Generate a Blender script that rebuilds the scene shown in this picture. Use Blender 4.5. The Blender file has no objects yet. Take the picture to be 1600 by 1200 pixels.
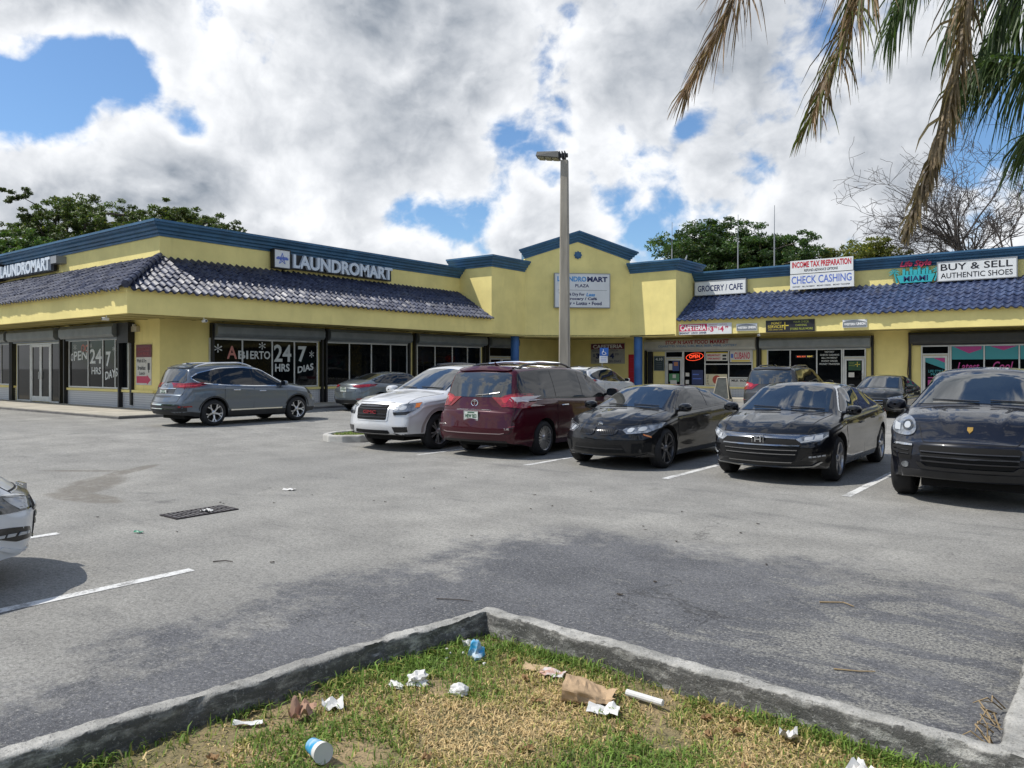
import bpy, bmesh, math, random
import numpy as np
from mathutils import Vector, Matrix, noise as mnoise
from mathutils.bvhtree import BVHTree

random.seed(7)
np.random.seed(7)
SC = bpy.context.scene
COL = SC.collection
R_ = math.radians

# ------------------------------------------------------------------ camera
# world: +Y runs along the left wing of the plaza, +X along the right wing; camera stands at the origin
EYE, FOC, YAW = 1.68, 1180.0, R_(37.3)
cam_d = bpy.data.cameras.new('camera')
cam_d.sensor_fit = 'HORIZONTAL'
cam_d.sensor_width = 36.0
cam_d.lens = 36.0 * FOC / 1600.0
cam_d.shift_y = -25.5 / 1600.0
cam_d.clip_start = 0.05
cam_d.clip_end = 3000
cam = bpy.data.objects.new('camera', cam_d)
COL.objects.link(cam)
cam.location = (0, 0, EYE)
cam.rotation_euler = (R_(90), 0, YAW)
SC.camera = cam

# ------------------------------------------------------------------ sun, exposure
SUN_EL = R_(56)
SUN_DIR = Vector((-0.75, -0.66, 0)).normalized() * math.cos(SUN_EL) + Vector((0, 0, math.sin(SUN_EL)))
sd = bpy.data.lights.new('sun', 'SUN')
sd.energy = 3.5
sd.angle = R_(0.5)
sd.color = (1.0, 0.955, 0.88)
so = bpy.data.objects.new('sun', sd)
COL.objects.link(so)
so.rotation_euler = SUN_DIR.to_track_quat('Z', 'Y').to_euler()
so.location = (-30, -10, 60)
SC.view_settings.view_transform = 'Standard'
SC.view_settings.look = 'None'
SC.view_settings.gamma = 1.0
SC.view_settings.exposure = 0.33

# ------------------------------------------------------------------ node helpers
class N:
    """small wrapper to write node trees briefly"""
    def __init__(self, tree):
        self.t = tree
    def node(self, typ, **kw):
        n = self.t.nodes.new(typ)
        for k, v in kw.items():
            setattr(n, k, v)
        return n
    def put(self, sock, v):
        if hasattr(v, 'is_output') or hasattr(v, 'links'):
            self.t.links.new(v, sock)
        else:
            sock.default_value = v
    def math(self, op, a, b=0.0, c=0.0, clamp=False):
        n = self.node('ShaderNodeMath', operation=op, use_clamp=clamp)
        self.put(n.inputs[0], a); self.put(n.inputs[1], b)
        if op in ('MULTIPLY_ADD', 'COMPARE'):
            self.put(n.inputs[2], c)
        return n.outputs[0]
    def vmath(self, op, a, b=(0, 0, 0)):
        n = self.node('ShaderNodeVectorMath', operation=op)
        self.put(n.inputs[0], a)
        if op == 'SCALE':
            self.put(n.inputs['Scale'], b)
        else:
            self.put(n.inputs[1], b)
        return n.outputs['Value'] if op in ('DOT_PRODUCT', 'LENGTH', 'DISTANCE') else n.outputs[0]
    def noise(self, vec, scale, detail=4, rough=0.55, dist=0.0):
        n = self.node('ShaderNodeTexNoise')
        if vec is not None:
            self.put(n.inputs['Vector'], vec)
        n.inputs['Scale'].default_value = scale
        n.inputs['Detail'].default_value = detail
        n.inputs['Roughness'].default_value = rough
        n.inputs['Distortion'].default_value = dist
        return n.outputs['Fac']
    def ramp(self, v, a, b, lo=0.0, hi=1.0, smooth=True):
        n = self.node('ShaderNodeMapRange', interpolation_type='SMOOTHSTEP' if smooth else 'LINEAR')
        self.put(n.inputs['Value'], v)
        n.inputs['From Min'].default_value = a
        n.inputs['From Max'].default_value = b
        n.inputs['To Min'].default_value = lo
        n.inputs['To Max'].default_value = hi
        return n.outputs['Result']
    def mix(self, f, a, b, mode='MIX'):
        n = self.node('ShaderNodeMix', data_type='RGBA', blend_type=mode)
        self.put(n.inputs['Factor'], f)
        for s, v in ((n.inputs[6], a), (n.inputs[7], b)):
            if isinstance(v, (tuple, list)):
                v = tuple(v) if len(v) == 4 else (v[0], v[1], v[2], 1)
            self.put(s, v)
        return n.outputs[2]
    def coord(self, which='Object'):
        return self.node('ShaderNodeTexCoord').outputs[which]
    def pos(self):
        return self.node('ShaderNodeNewGeometry').outputs['Position']
    def sep(self, v):
        n = self.node('ShaderNodeSeparateXYZ'); self.put(n.inputs[0], v)
        return n.outputs
    def comb(self, x, y, z):
        n = self.node('ShaderNodeCombineXYZ')
        for i, v in enumerate((x, y, z)):
            self.put(n.inputs[i], v)
        return n.outputs[0]

# ------------------------------------------------------------------ sky
CLOUD_LIT, CLOUD_DARK = (8.0, 8.15, 8.4, 1), (2.3, 2.65, 3.15, 1)
W = bpy.data.worlds.new('World')
SC.world = W
W.use_nodes = True
wt = W.node_tree
wt.nodes.clear()
n = N(wt)

def view_dir(px, py):
    """direction in the sky for a point of the photograph"""
    F = Vector((-math.sin(YAW), math.cos(YAW), 0)); Rt = Vector((math.cos(YAW), math.sin(YAW), 0))
    return (F + Rt * ((px - 800) / FOC) + Vector((0, 0, (574.5 - py) / FOC))).normalized()

sky = n.node('ShaderNodeTexSky', sky_type='NISHITA')
sky.sun_disc = False
sky.sun_elevation = SUN_EL
sky.sun_rotation = math.atan2(SUN_DIR.x, SUN_DIR.y)
sky.air_density = 1.0
sky.dust_density = 0.6
sky.ozone_density = 2.2
d = n.vmath('NORMALIZE', n.coord('Generated'))
sx, sy, sz = n.sep(d)
zz = n.math('ADD', n.math('MAXIMUM', sz, 0.0), 0.55)
flat = n.vmath('MULTIPLY', d, (1.75, 1.75, 2.1))
warp = n.node('ShaderNodeTexNoise'); n.put(warp.inputs['Vector'], flat); warp.inputs['Scale'].default_value = 3.0; warp.inputs['Detail'].default_value = 4
flat = n.vmath('ADD', flat, n.vmath('SCALE', n.vmath('SUBTRACT', warp.outputs['Color'], (0.5, 0.5, 0.5)), 0.12))
toward = Vector((SUN_DIR.x, SUN_DIR.y, 1.6)).normalized() * 0.045
def billow(off):
    v = n.vmath('ADD', flat, tuple(off))
    a_ = n.noise(v, 3.0, 10, 0.55)
    b_ = n.math('ABSOLUTE', n.math('SUBTRACT', n.noise(v, 8.0, 5, 0.5), 0.5))       # rounded cauliflower heads
    return n.math('ADD', a_, n.math('MULTIPLY', n.math('SUBTRACT', 0.14, b_), 0.45))
c0 = billow((0, 0, 0)); c1 = billow(toward)
fine = n.noise(flat, 15.0, 6, 0.62)
def bumps(lst):
    tot = None
    for px, py, rad, amp in lst:
        v = view_dir(px, py)
        c = n.vmath('DOT_PRODUCT', d, tuple(v))
        k = 1.0 / (rad / FOC) ** 2
        e = n.math('POWER', 2.71828, n.math('MULTIPLY', n.math('SUBTRACT', c, 1.0), k))
        e = n.math('MULTIPLY', e, amp)
        tot = e if tot is None else n.math('ADD', tot, e)
    return tot
#               x     y    radius amp   (holes of blue are negative, cloud masses positive)
shape = bumps([(70, 130, 62, -0.75), (180, 92, 44, -0.75), (-30, 160, 60, -0.5), (120, 70, 40, -0.3), (296, 208, 20, -0.36),
               (800, 215, 32, -0.42), (760, 205, 22, -0.3), (845, 250, 26, -0.25), (690, 335, 42, -0.5), (765, 345, 36, -0.42), (640, 320, 24, -0.2), (985, 372, 26, -0.45), (1015, 352, 16, -0.2),
               (1085, 188, 20, -0.4), (1060, 205, 14, -0.3), (1570, 195, 46, -0.5), (1610, 150, 40, -0.3), (1490, 265, 34, -0.22), (866, 285, 18, -0.3), (580, 255, 22, -0.12), (480, 350, 24, -0.14),
               (25, 80, 16, 0.25), (300, 320, 50, 0.5), (400, 390, 50, 0.35), (250, 300, 40, 0.35), (150, 330, 50, 0.4), (90, 0, 50, 0.75), (0, 10, 50, 0.5), (200, 15, 45, 0.5), (285, 105, 32, 0.35), (165, 178, 34, 0.45), (60, 225, 30, 0.3), (800, 365, 22, 0.2), (730, 300, 20, 0.15)])
cov = n.math('ADD', n.math('ADD', n.math('MULTIPLY_ADD', n.math('SUBTRACT', c0, 0.52), 1.9, 0.53), n.math('MULTIPLY', shape, 0.80)), n.math('MULTIPLY', n.math('SUBTRACT', fine, 0.5), 0.22))
away = n.math('ADD', n.ramp(sz, 0.46, 0.66, 0, -0.26), n.math('MULTIPLY', n.math('SUBTRACT', n.noise(d, 9.0, 6, 0.55), 0.5), n.ramp(sz, 0.46, 0.6, 0, 2.6)))      # overhead the cloud breaks up
cov = n.math('ADD', cov, away)
fwd = n.vmath('DOT_PRODUCT', d, (-math.sin(YAW), math.cos(YAW), 0.0))
cov = n.math('ADD', cov, n.ramp(fwd, 0.55, 0.15, 0, -0.20))        # more broken cloud away from the view
mask = n.ramp(cov, 0.19, 0.43)
thick = n.ramp(cov, 0.36, 0.80)
greys = bumps([(560, 60, 120, 0.18), (700, 30, 110, 0.12), (560, 200, 60, 0.26), (1330, 165, 150, 0.22), (1130, 60, 100, 0.30), (950, 70, 80, 0.2), (600, 255, 36, 0.2), (1420, 60, 120, 0.08),
               (100, 275, 60, 0.16), (300, 290, 60, 0.22), (1150, 250, 50, 0.12), (1350, 260, 90, 0.1), (160, 190, 46, -0.22), (625, 115, 34, -0.2), (1010, 240, 50, -0.24), (290, 95, 50, -0.16), (400, 190, 60, -0.14),
               (450, 285, 60, -0.2), (60, 245, 40, -0.1), (330, 60, 40, -0.12), (900, 60, 30, -0.1), (720, 290, 30, -0.2), (860, 380, 40, -0.2), (560, 380, 60, -0.16), (1230, 330, 60, -0.1), (1160, 380, 60, -0.14)])
relief = n.math('MULTIPLY', n.math('SUBTRACT', c1, c0), 3.4)
g = n.math('ADD', n.math('ADD', n.math('MULTIPLY', thick, 0.52), greys), n.math('ADD', relief, n.math('MULTIPLY', n.math('SUBTRACT', 0.5, fine), 0.16)))
g = n.ramp(g, -0.08, 1.12, 0, 1, False)
ccol = n.mix(g, CLOUD_LIT, CLOUD_DARK)
skyc = n.mix(1.0, sky.outputs[0], (0.86, 1.06, 1.22, 1), 'MULTIPLY')
colr = n.mix(mask, skyc, ccol)
bg = n.node('ShaderNodeBackground')
n.put(bg.inputs['Color'], colr)
bg.inputs['Strength'].default_value = 0.1
wo = n.node('ShaderNodeOutputWorld')
wt.links.new(bg.outputs[0], wo.inputs['Surface'])

# ------------------------------------------------------------------ materials
MATS = {}
def mat(name, col, rough=0.6, metal=0.0, coat=0.0, var=0.0, vscale=3.0, bump=0.0, bscale=40.0, ior=1.45, stretch=None, col2=None, emit=0.0, coords='Object', spec=0.5):
    if name in MATS:
        return MATS[name]
    m = bpy.data.materials.new(name)
    m.use_nodes = True
    t = N(m.node_tree)
    b = m.node_tree.nodes['Principled BSDF']
    b.inputs['Roughness'].default_value = rough
    b.inputs['Metallic'].default_value = metal
    b.inputs['IOR'].default_value = ior
    b.inputs['Specular IOR Level'].default_value = spec
    if coat:
        b.inputs['Coat Weight'].default_value = coat
        b.inputs['Coat Roughness'].default_value = 0.03
    base = (col[0], col[1], col[2], 1)
    if var or col2:
        vec = t.pos() if coords == 'World' else t.coord('Object')
        if stretch:
            vec = t.vmath('MULTIPLY', vec, stretch)
        f = t.noise(vec, vscale, 6, 0.6)
        if col2:
            c = t.mix(t.ramp(f, 0.38, 0.66), base, col2)
        else:
            c = t.mix(t.ramp(f, 0.25, 0.75), tuple(v * (1 - var) for v in col), tuple(min(1, v * (1 + var)) for v in col))
        t.put(b.inputs['Base Color'], c)
    else:
        b.inputs['Base Color'].default_value = base
    if bump:
        bn = t.node('ShaderNodeBump')
        bn.inputs['Strength'].default_value = bump
        bn.inputs['Distance'].default_value = 0.01
        t.put(bn.inputs['Height'], t.noise(t.pos() if coords == 'World' else t.coord('Object'), bscale, 5, 0.6))
        t.put(b.inputs['Normal'], bn.outputs[0])
    if emit:
        b.inputs['Emission Color'].default_value = base
        b.inputs['Emission Strength'].default_value = emit
    MATS[name] = m
    return m

# ------------------------------------------------------------------ mesh builder
class MB:
    def __init__(self):
        self.v, self.f, self.mi = [], [], []
        self.cur = 0
    def add(self, verts, faces):
        o = len(self.v)
        self.v.extend([tuple(p) for p in verts])
        for f in faces:
            self.f.append(tuple(i + o for i in f)); self.mi.append(self.cur)
        return o
    def box(self, x0, x1, y0, y1, z0, z1, M=None):
        vs = [(x, y, z) for z in (z0, z1) for y in (y0, y1) for x in (x0, x1)]
        if M is not None:
            vs = [tuple(M @ Vector(p)) for p in vs]
        self.add(vs, [(0, 2, 3, 1), (4, 5, 7, 6), (0, 1, 5, 4), (2, 6, 7, 3), (0, 4, 6, 2), (1, 3, 7, 5)])
        return self
    def prism(self, poly, a, b):
        """poly: list of 3D points (planar loop); a->b translation vectors bound the extrusion"""
        k = len(poly)
        vs = [tuple(Vector(p) + Vector(a)) for p in poly] + [tuple(Vector(p) + Vector(b)) for p in poly]
        fs = [tuple(reversed(range(k))), tuple(range(k, 2 * k))]
        for i in range(k):
            j = (i + 1) % k
            fs.append((i, j, j + k, i + k))
        self.add(vs, fs)
        return self
    def tube(self, pts, rad, seg=8, cap=True):
        pts = [Vector(p) for p in pts]
        rs = rad if isinstance(rad, (list, tuple)) else [rad] * len(pts)
        vs, fs = [], []
        prev = None
        for i, p in enumerate(pts):
            t = (pts[min(i + 1, len(pts) - 1)] - pts[max(i - 1, 0)])
            t = t.normalized() if t.length > 1e-9 else Vector((0, 0, 1))
            if prev is None:
                up = Vector((0, 0, 1)) if abs(t.z) < 0.9 else Vector((1, 0, 0))
                s = t.cross(up).normalized()
            else:
                s = prev - t * prev.dot(t)
                s = s.normalized() if s.length > 1e-6 else t.orthogonal().normalized()
            prev = s
            q = t.cross(s)
            for k in range(seg):
                a = 2 * math.pi * k / seg
                vs.append(p + (s * math.cos(a) + q * math.sin(a)) * rs[i])
        for i in range(len(pts) - 1):
            for k in range(seg):
                j = (k + 1) % seg
                fs.append((i * seg + k, i * seg + j, (i + 1) * seg + j, (i + 1) * seg + k))
        if cap:
            fs.append(tuple(reversed(range(seg))))
            fs.append(tuple(range((len(pts) - 1) * seg, len(pts) * seg)))
        self.add(vs, fs)
        return self
    def lathe(self, prof, axis='y', c=(0, 0, 0), seg=32):
        """prof: list of (offset along axis, radius)"""
        vs, fs = [], []
        for (o, r) in prof:
            for k in range(seg):
                a = 2 * math.pi * k / seg
                u, w = r * math.cos(a), r * math.sin(a)
                p = {'y': (u, o, w), 'z': (u, w, o), 'x': (o, u, w)}[axis]
                vs.append((p[0] + c[0], p[1] + c[1], p[2] + c[2]))
        for i in range(len(prof) - 1):
            for k in range(seg):
                j = (k + 1) % seg
                fs.append((i * seg + k, i * seg + j, (i + 1) * seg + j, (i + 1) * seg + k))
        self.add(vs, fs)
        return self
    def grid(self, rows):
        """rows of equal length of 3D points"""
        m, k = len(rows), len(rows[0])
        vs = [p for r in rows for p in r]
        fs = [(i * k + j, i * k + j + 1, (i + 1) * k + j + 1, (i + 1) * k + j) for i in range(m - 1) for j in range(k - 1)]
        self.add(vs, fs)
        return self
    # plane-coordinates (see Plane)
    def pbox(self, P, s0, s1, z0, z1, d0, d1):
        vs = [P.at(s, z, dd) for z in (z0, z1) for dd in (d1, d0) for s in (s0, s1)]
        self.add(vs, [(0, 2, 3, 1), (4, 5, 7, 6), (0, 1, 5, 4), (2, 6, 7, 3), (0, 4, 6, 2), (1, 3, 7, 5)])
        return self
    def build(self, name, mats, parent=None, smooth=False, world=False, normals=True, sharp=35):
        me = bpy.data.meshes.new(name)
        vv = self.v
        if world and parent is not None:
            L = world_loc(parent)
            vv = [(p[0] - L[0], p[1] - L[1], p[2] - L[2]) for p in vv]
        me.from_pydata(vv, [], self.f)
        mats = mats if isinstance(mats, (list, tuple)) else [mats]
        for m in mats:
            me.materials.append(m)
        if len(mats) > 1:
            me.polygons.foreach_set('material_index', self.mi)
        if normals:
            bm = bmesh.new(); bm.from_mesh(me)
            bmesh.ops.recalc_face_normals(bm, faces=bm.faces)
            bm.to_mesh(me); bm.free()
        if smooth:
            me.polygons.foreach_set('use_smooth', [True] * len(me.polygons))
            if sharp:
                me.set_sharp_from_angle(angle=R_(sharp))
        me.update()
        o = bpy.data.objects.new(name, me)
        COL.objects.link(o)
        if parent is not None:
            o.parent = parent
        return o

def world_loc(o):
    p = Vector((0, 0, 0))
    while o is not None:
        p = p + Vector(o.location); o = o.parent
    return p

class Plane:
    def __init__(self, o, u, nrm):
        self.o, self.u, self.n = Vector((o[0], o[1], 0)), Vector((u[0], u[1], 0)), Vector((nrm[0], nrm[1], 0))
    def at(self, s, z, dd=0.0):
        p = self.o + self.u * s + self.n * dd
        return (p.x, p.y, z)

def tag(o, label=None, cat=None, group=None, kind=None):
    if label: o['label'] = label
    if cat: o['category'] = cat
    if group: o['group'] = group
    if kind: o['kind'] = kind
    return o
def thing(name, label, cat, loc=(0, 0, 0), rz=0.0, group=None):
    o = bpy.data.objects.new(name, None)
    o.empty_display_size = 0.2
    COL.objects.link(o)
    o.location = loc
    o.rotation_euler = (0, 0, rz)
    return tag(o, label, cat, group)
def struct(o):
    o['kind'] = 'structure'
    return o

# ------------------------------------------------------------------ lettering
def text_mesh(s, bold=0.0, shear=0.0, space=1.0):
    cu = bpy.data.curves.new('t', 'FONT')
    cu.body = s; cu.size = 1.0; cu.offset = bold; cu.shear = shear; cu.space_character = space
    cu.resolution_u = 3
    ob = bpy.data.objects.new('t', cu)
    me = bpy.data.meshes.new_from_object(ob)
    vs = np.array([v.co[:] for v in me.vertices]) if len(me.vertices) else np.zeros((0, 3))
    fs = [tuple(p.vertices) for p in me.polygons]
    bpy.data.objects.remove(ob); bpy.data.curves.remove(cu); bpy.data.meshes.remove(me)
    return vs, fs
def put_text(mb, P, s, s0, s1, z0, z1, dd, bold=0.0, shear=0.0, thick=0.0, slope=0.0, space=1.0, align='fit'):
    """letters of a string fitted into s0..s1 x z0..z1 on the plane P, dd in front of it"""
    vs, fs = text_mesh(s, bold, shear, space)
    if not len(vs):
        return
    mn, mx = vs.min(0), vs.max(0)
    w, h = max(mx[0] - mn[0], 1e-6), max(mx[1] - mn[1], 1e-6)
    out = []
    for v in vs:
        a = (v[0] - mn[0]) / w; b = (v[1] - mn[1]) / h
        out.append(P.at(s0 + a * (s1 - s0), z0 + b * (z1 - z0) + slope * a, dd))
    mb.add(out, fs)
    if thick:
        back = [P.at(s0 + (v[0] - mn[0]) / w * (s1 - s0), z0 + (v[1] - mn[1]) / h * (z1 - z0) + slope * (v[0] - mn[0]) / w, dd - thick) for v in vs]
        o = mb.add(out + back, [])
        k = len(out)
        cnt = {}
        for f in fs:
            for i in range(len(f)):
                e = (f[i], f[(i + 1) % len(f)])
                cnt[e] = 1
        for (a, b) in cnt:
            if (b, a) not in cnt:
                mb.f.append((o + a, o + b, o + b + k, o + a + k)); mb.mi.append(mb.cur)

# ground height: the lot rises a hand's breadth towards the left wing
def gz(x, y):
    t = min(1.0, max(0.0, (-13.0 - x) / 6.0))
    return 0.1 * t * t * (3 - 2 * t)
# ------------------------------------------------------------------ ground: the parking lot
def asphalt():
    m = bpy.data.materials.new('worn_asphalt'); m.use_nodes = True
    t = N(m.node_tree); b = m.node_tree.nodes['Principled BSDF']
    p = t.pos()
    x, y, z = t.sep(p)
    big = t.noise(p, 0.22, 5, 0.6)
    mid = t.noise(p, 1.1, 7, 0.65)
    fine = t.noise(p, 55, 3, 0.7)
    grit = t.noise(p, 170, 2, 0.6)
    streak = t.noise(t.vmath('MULTIPLY', p, (0.5, 2.2, 1)), 1.6, 6, 0.65)
    # old pale surface
    pale = t.mix(t.ramp(mid, 0.3, 0.72), (0.25, 0.243, 0.222), (0.375, 0.364, 0.33))
    pale = t.mix(t.ramp(big, 0.35, 0.7, 0, 0.5), pale, (0.215, 0.212, 0.20))
    # newer dark seal coat in the front bay, worn through in places
    edge = t.math('MULTIPLY', t.math('SUBTRACT', t.noise(p, 0.9, 10, 0.8), 0.5), 4.6)
    zone = t.math('MULTIPLY', t.ramp(t.math('ADD', y, edge), 7.2, 6.1), t.ramp(t.math('ADD', x, edge), -4.9, -4.1))
    bandx = t.math('MULTIPLY', t.ramp(t.math('ADD', x, edge), -0.6, 1.0), t.ramp(t.math('ADD', y, edge), 11.0, 9.0))
    zone = t.math('MAXIMUM', zone, t.math('MULTIPLY', bandx, 0.75))
    dark = t.mix(t.ramp(mid, 0.35, 0.7), (0.092, 0.095, 0.104), (0.150, 0.152, 0.160))
    scuff = t.noise(t.vmath('MULTIPLY', p, (0.8, 1.7, 1)), 1.5, 10, 0.74, 0.6)
    bias = t.ramp(x, -2.9, -1.1, -0.03, 0.11)
    wear = t.ramp(t.math('ADD', scuff, bias), 0.57, 0.66)
    nick = t.ramp(t.noise(t.vmath('MULTIPLY', p, (1, 2.0, 1)), 13, 7, 0.75, 1.4), 0.57, 0.66, 0, 0.85)
    wear = t.math('MAXIMUM', t.math('MULTIPLY', wear, t.ramp(fine, 0.35, 0.58)), nick)
    dark = t.mix(wear, dark, (0.25, 0.245, 0.22))
    c = t.mix(zone, pale, dark)
    # darker drive-lane smears and oil drips
    sm = t.ramp(streak, 0.56, 0.74, 0, 0.5)
    c = t.mix(sm, c, (0.15, 0.148, 0.142))
    oil = t.ramp(t.noise(p, 0.9, 3, 0.5), 0.70, 0.78, 0, 0.45)
    c = t.mix(oil, c, (0.06, 0.06, 0.06))
    tr_ = t.math('ABSOLUTE', t.math('SUBTRACT', t.math('ADD', t.math('MULTIPLY', t.math('MULTIPLY', x, x), 0.035), y), 8.6))
    tr2 = t.math('ABSOLUTE', t.math('SUBTRACT', t.math('ADD', t.math('MULTIPLY', x, 0.12), y), 9.3))
    tm = t.math('MULTIPLY', t.ramp(t.math('MINIMUM', tr_, tr2), 0.16, 0.04), t.ramp(t.noise(t.vmath('MULTIPLY', p, (.6, 2, 1)), 1.1, 6, 0.7), 0.48, 0.62, 0, 0.35))
    c = t.mix(tm, c, (0.10, 0.10, 0.10))
    # aggregate: pits and pale stones at several sizes
    med = t.noise(p, 21, 5, 0.75)
    c = t.mix(t.ramp(med, 0.55, 0.40, 0, 0.42), c, t.mix(1.0, c, (0.42, 0.42, 0.43), 'MULTIPLY'))
    c = t.mix(t.ramp(fine, 0.52, 0.34, 0, 0.65), c, t.mix(1.0, c, (0.38, 0.38, 0.39), 'MULTIPLY'))
    c = t.mix(t.ramp(fine, 0.56, 0.70, 0, 0.55), c, (0.47, 0.46, 0.43))
    c = t.mix(t.ramp(med, 0.60, 0.72, 0, 0.38), c, (0.44, 0.43, 0.40))
    c = t.mix(t.ramp(grit, 0.58, 0.74, 0, 0.6), c, (0.46, 0.45, 0.42))
    c = t.mix(t.ramp(grit, 0.42, 0.30, 0, 0.5), c, (0.06, 0.06, 0.062))
    # long cracks
    vo = t.node('ShaderNodeTexVoronoi', feature='DISTANCE_TO_EDGE')
    wv = t.vmath('ADD', p, t.vmath('SCALE', t.node('ShaderNodeTexNoise').outputs['Color'], 0.0))
    jig = t.comb(t.math('MULTIPLY', t.noise(p, 1.4, 5, 0.7), 1.6), t.math('MULTIPLY', t.noise(t.vmath('ADD', p, (9, 4, 0)), 1.4, 5, 0.7), 1.6), 0.0)
    t.put(vo.inputs['Vector'], t.vmath('ADD', wv, jig)); vo.inputs['Scale'].default_value = 0.27
    crack = t.ramp(vo.outputs['Distance'], 0.0045, 0.001)
    crack = t.math('MULTIPLY', crack, t.ramp(t.noise(p, 0.5, 2), 0.52, 0.62, 0, 0.45))
    c = t.mix(crack, c, (0.035, 0.034, 0.033))
    # the dried puddle left of the drain: a bent tongue with a straight tail
    def ell(cx, cy, rx, ry, ang):
        ca, sa = math.cos(ang), math.sin(ang)
        dx, dy = t.math('SUBTRACT', x, cx), t.math('SUBTRACT', y, cy)
        u = t.math('ADD', t.math('MULTIPLY', dx, ca), t.math('MULTIPLY', dy, sa))
        v = t.math('SUBTRACT', t.math('MULTIPLY', dy, ca), t.math('MULTIPLY', dx, sa))
        u = t.math('DIVIDE', u, rx); v = t.math('DIVIDE', v, ry)
        return t.math('ADD', t.math('MULTIPLY', u, u), t.math('MULTIPLY', v, v))
    e = t.math('MINIMUM', ell(-10.35, 4.42, 0.75, 0.26, R_(8)), ell(-11.35, 4.98, 1.05, 0.36, R_(141)))
    e = t.math('MINIMUM', e, ell(-12.4, 6.0, 0.8, 0.17, R_(123)))
    e = t.math('MINIMUM', e, ell(-13.0, 5.55, 0.8, 0.09, R_(37)))
    e = t.math('ADD', e, t.math('MULTIPLY', t.math('SUBTRACT', t.noise(p, 3.0, 6, 0.7), 0.5), 2.2))
    stain = t.math('MULTIPLY', t.ramp(e, 1.3, 0.6, 0, 0.62), t.ramp(t.noise(p, 6, 6, 0.7), 0.36, 0.55, 0.45, 1.0))
    c = t.mix(stain, c, (0.125, 0.108, 0.085))
    t.put(b.inputs['Base Color'], c)
    b.inputs['Roughness'].default_value = 0.85
    b.inputs['Specular IOR Level'].default_value = 0.3
    bn = t.node('ShaderNodeBump'); bn.inputs['Strength'].default_value = 0.8; bn.inputs['Distance'].default_value = 0.012
    hh = t.math('ADD', t.math('MULTIPLY', fine, 0.6), t.math('MULTIPLY', grit, 0.5))
    hh = t.math('SUBTRACT', hh, t.math('MULTIPLY', crack, 1.0))
    t.put(bn.inputs['Height'], hh)
    t.put(b.inputs['Normal'], bn.outputs[0])
    return m
M_ASPH = asphalt()
xs = [-900, -300, -120, -60, -40, -30] + [-26 + 1 * i for i in range(15)] + [-8, 0, 10, 40, 120, 300, 900]
ys = [-900, -300, -100, -30, 0, 15, 30, 50, 100, 300, 900]
mb = MB(); mb.grid([[(x, y, gz(x, y)) for x in xs] for y in ys])
struct(mb.build('parking_lot', M_ASPH, smooth=True))

def paint_mat():
    m = bpy.data.materials.new('worn_road_paint'); m.use_nodes = True
    t = N(m.node_tree); b = m.node_tree.nodes['Principled BSDF']
    p = t.pos()
    w = t.ramp(t.math('ADD', t.math('MULTIPLY', t.noise(p, 5, 8, 0.75), 0.7), t.math('MULTIPLY', t.noise(p, 60, 3, 0.7), 0.3)), 0.47, 0.58, 0, 0.9)
    t.put(b.inputs['Base Color'], t.mix(w, (0.62, 0.62, 0.60), (0.24, 0.235, 0.225)))
    b.inputs['Roughness'].default_value = 0.8
    return m
M_LINE = paint_mat()
def painted_line(x0, y0, x1, y1, w=0.11):
    d_ = Vector((x1 - x0, y1 - y0, 0)).normalized(); q = Vector((-d_.y, d_.x, 0)) * w / 2
    k = 14
    rows = []
    for i in range(k + 1):
        c = Vector((x0 + (x1 - x0) * i / k, y0 + (y1 - y0) * i / k, 0))
        a = c + q * random.uniform(0.9, 1.08); b = c - q * random.uniform(0.9, 1.08)
        rows.append([(a.x, a.y, gz(a.x, a.y) + 0.004), (b.x, b.y, gz(b.x, b.y) + 0.004)])
    m_ = MB(); m_.grid(rows)
    return struct(m_.build('painted_line', M_LINE))
painted_line(-6.08, -1.6, -5.92, 3.38)
painted_line(-8.55, -1.6, -8.29, 3.3)
for lx in (-2.5, -5.08, -7.69, -10.25, -12.85, 0.1, 2.7):
    painted_line(lx, 10.46 if lx > -12 else 12.2, lx + 0.06, 15.6)
for lx in (-3.2, -5.9, -8.6, -11.3):
    painted_line(lx, 31.2, lx, 36.0)
painted_line(-15.8, 26.0, -15.8, 31.5)

# ------------------------------------------------------------------ pavements under the canopies
M_PAVE = mat('pale_concrete', (0.40, 0.37, 0.31), 0.85, var=0.22, vscale=1.3, bump=0.25, bscale=30)
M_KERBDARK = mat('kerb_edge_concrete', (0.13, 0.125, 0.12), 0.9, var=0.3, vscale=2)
XA, XAW = -24.0, -26.2            # fascia and shop wall of the left wing
YS, YSW = 11.55, 13.75            # fascia and wall of its near end
YB, YBW = 37.0, 39.2              # fascia and wall of the right wing
mb = MB()
mb.box(-70, -23.6, 11.1, 13.6, -0.2, 0.20); mb.box(-26.05, -23.6, 13.6, 32.3, -0.2, 0.20)
mb.prism([(-26.05, 32.3, 0), (-23.6, 32.3, 0), (-19.3, 36.6, 0), (-19.3, 39.05, 0), (-26.05, 39.05, 0)], (0, 0, -0.2), (0, 0, 0.199))
mb.box(-19.3, 40, 36.6, 39.05, -0.2, 0.13)
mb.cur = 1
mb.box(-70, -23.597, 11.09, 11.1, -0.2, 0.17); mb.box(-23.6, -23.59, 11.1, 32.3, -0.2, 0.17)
struct(mb.build('pavement', [M_PAVE, M_KERBDARK]))

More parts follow.
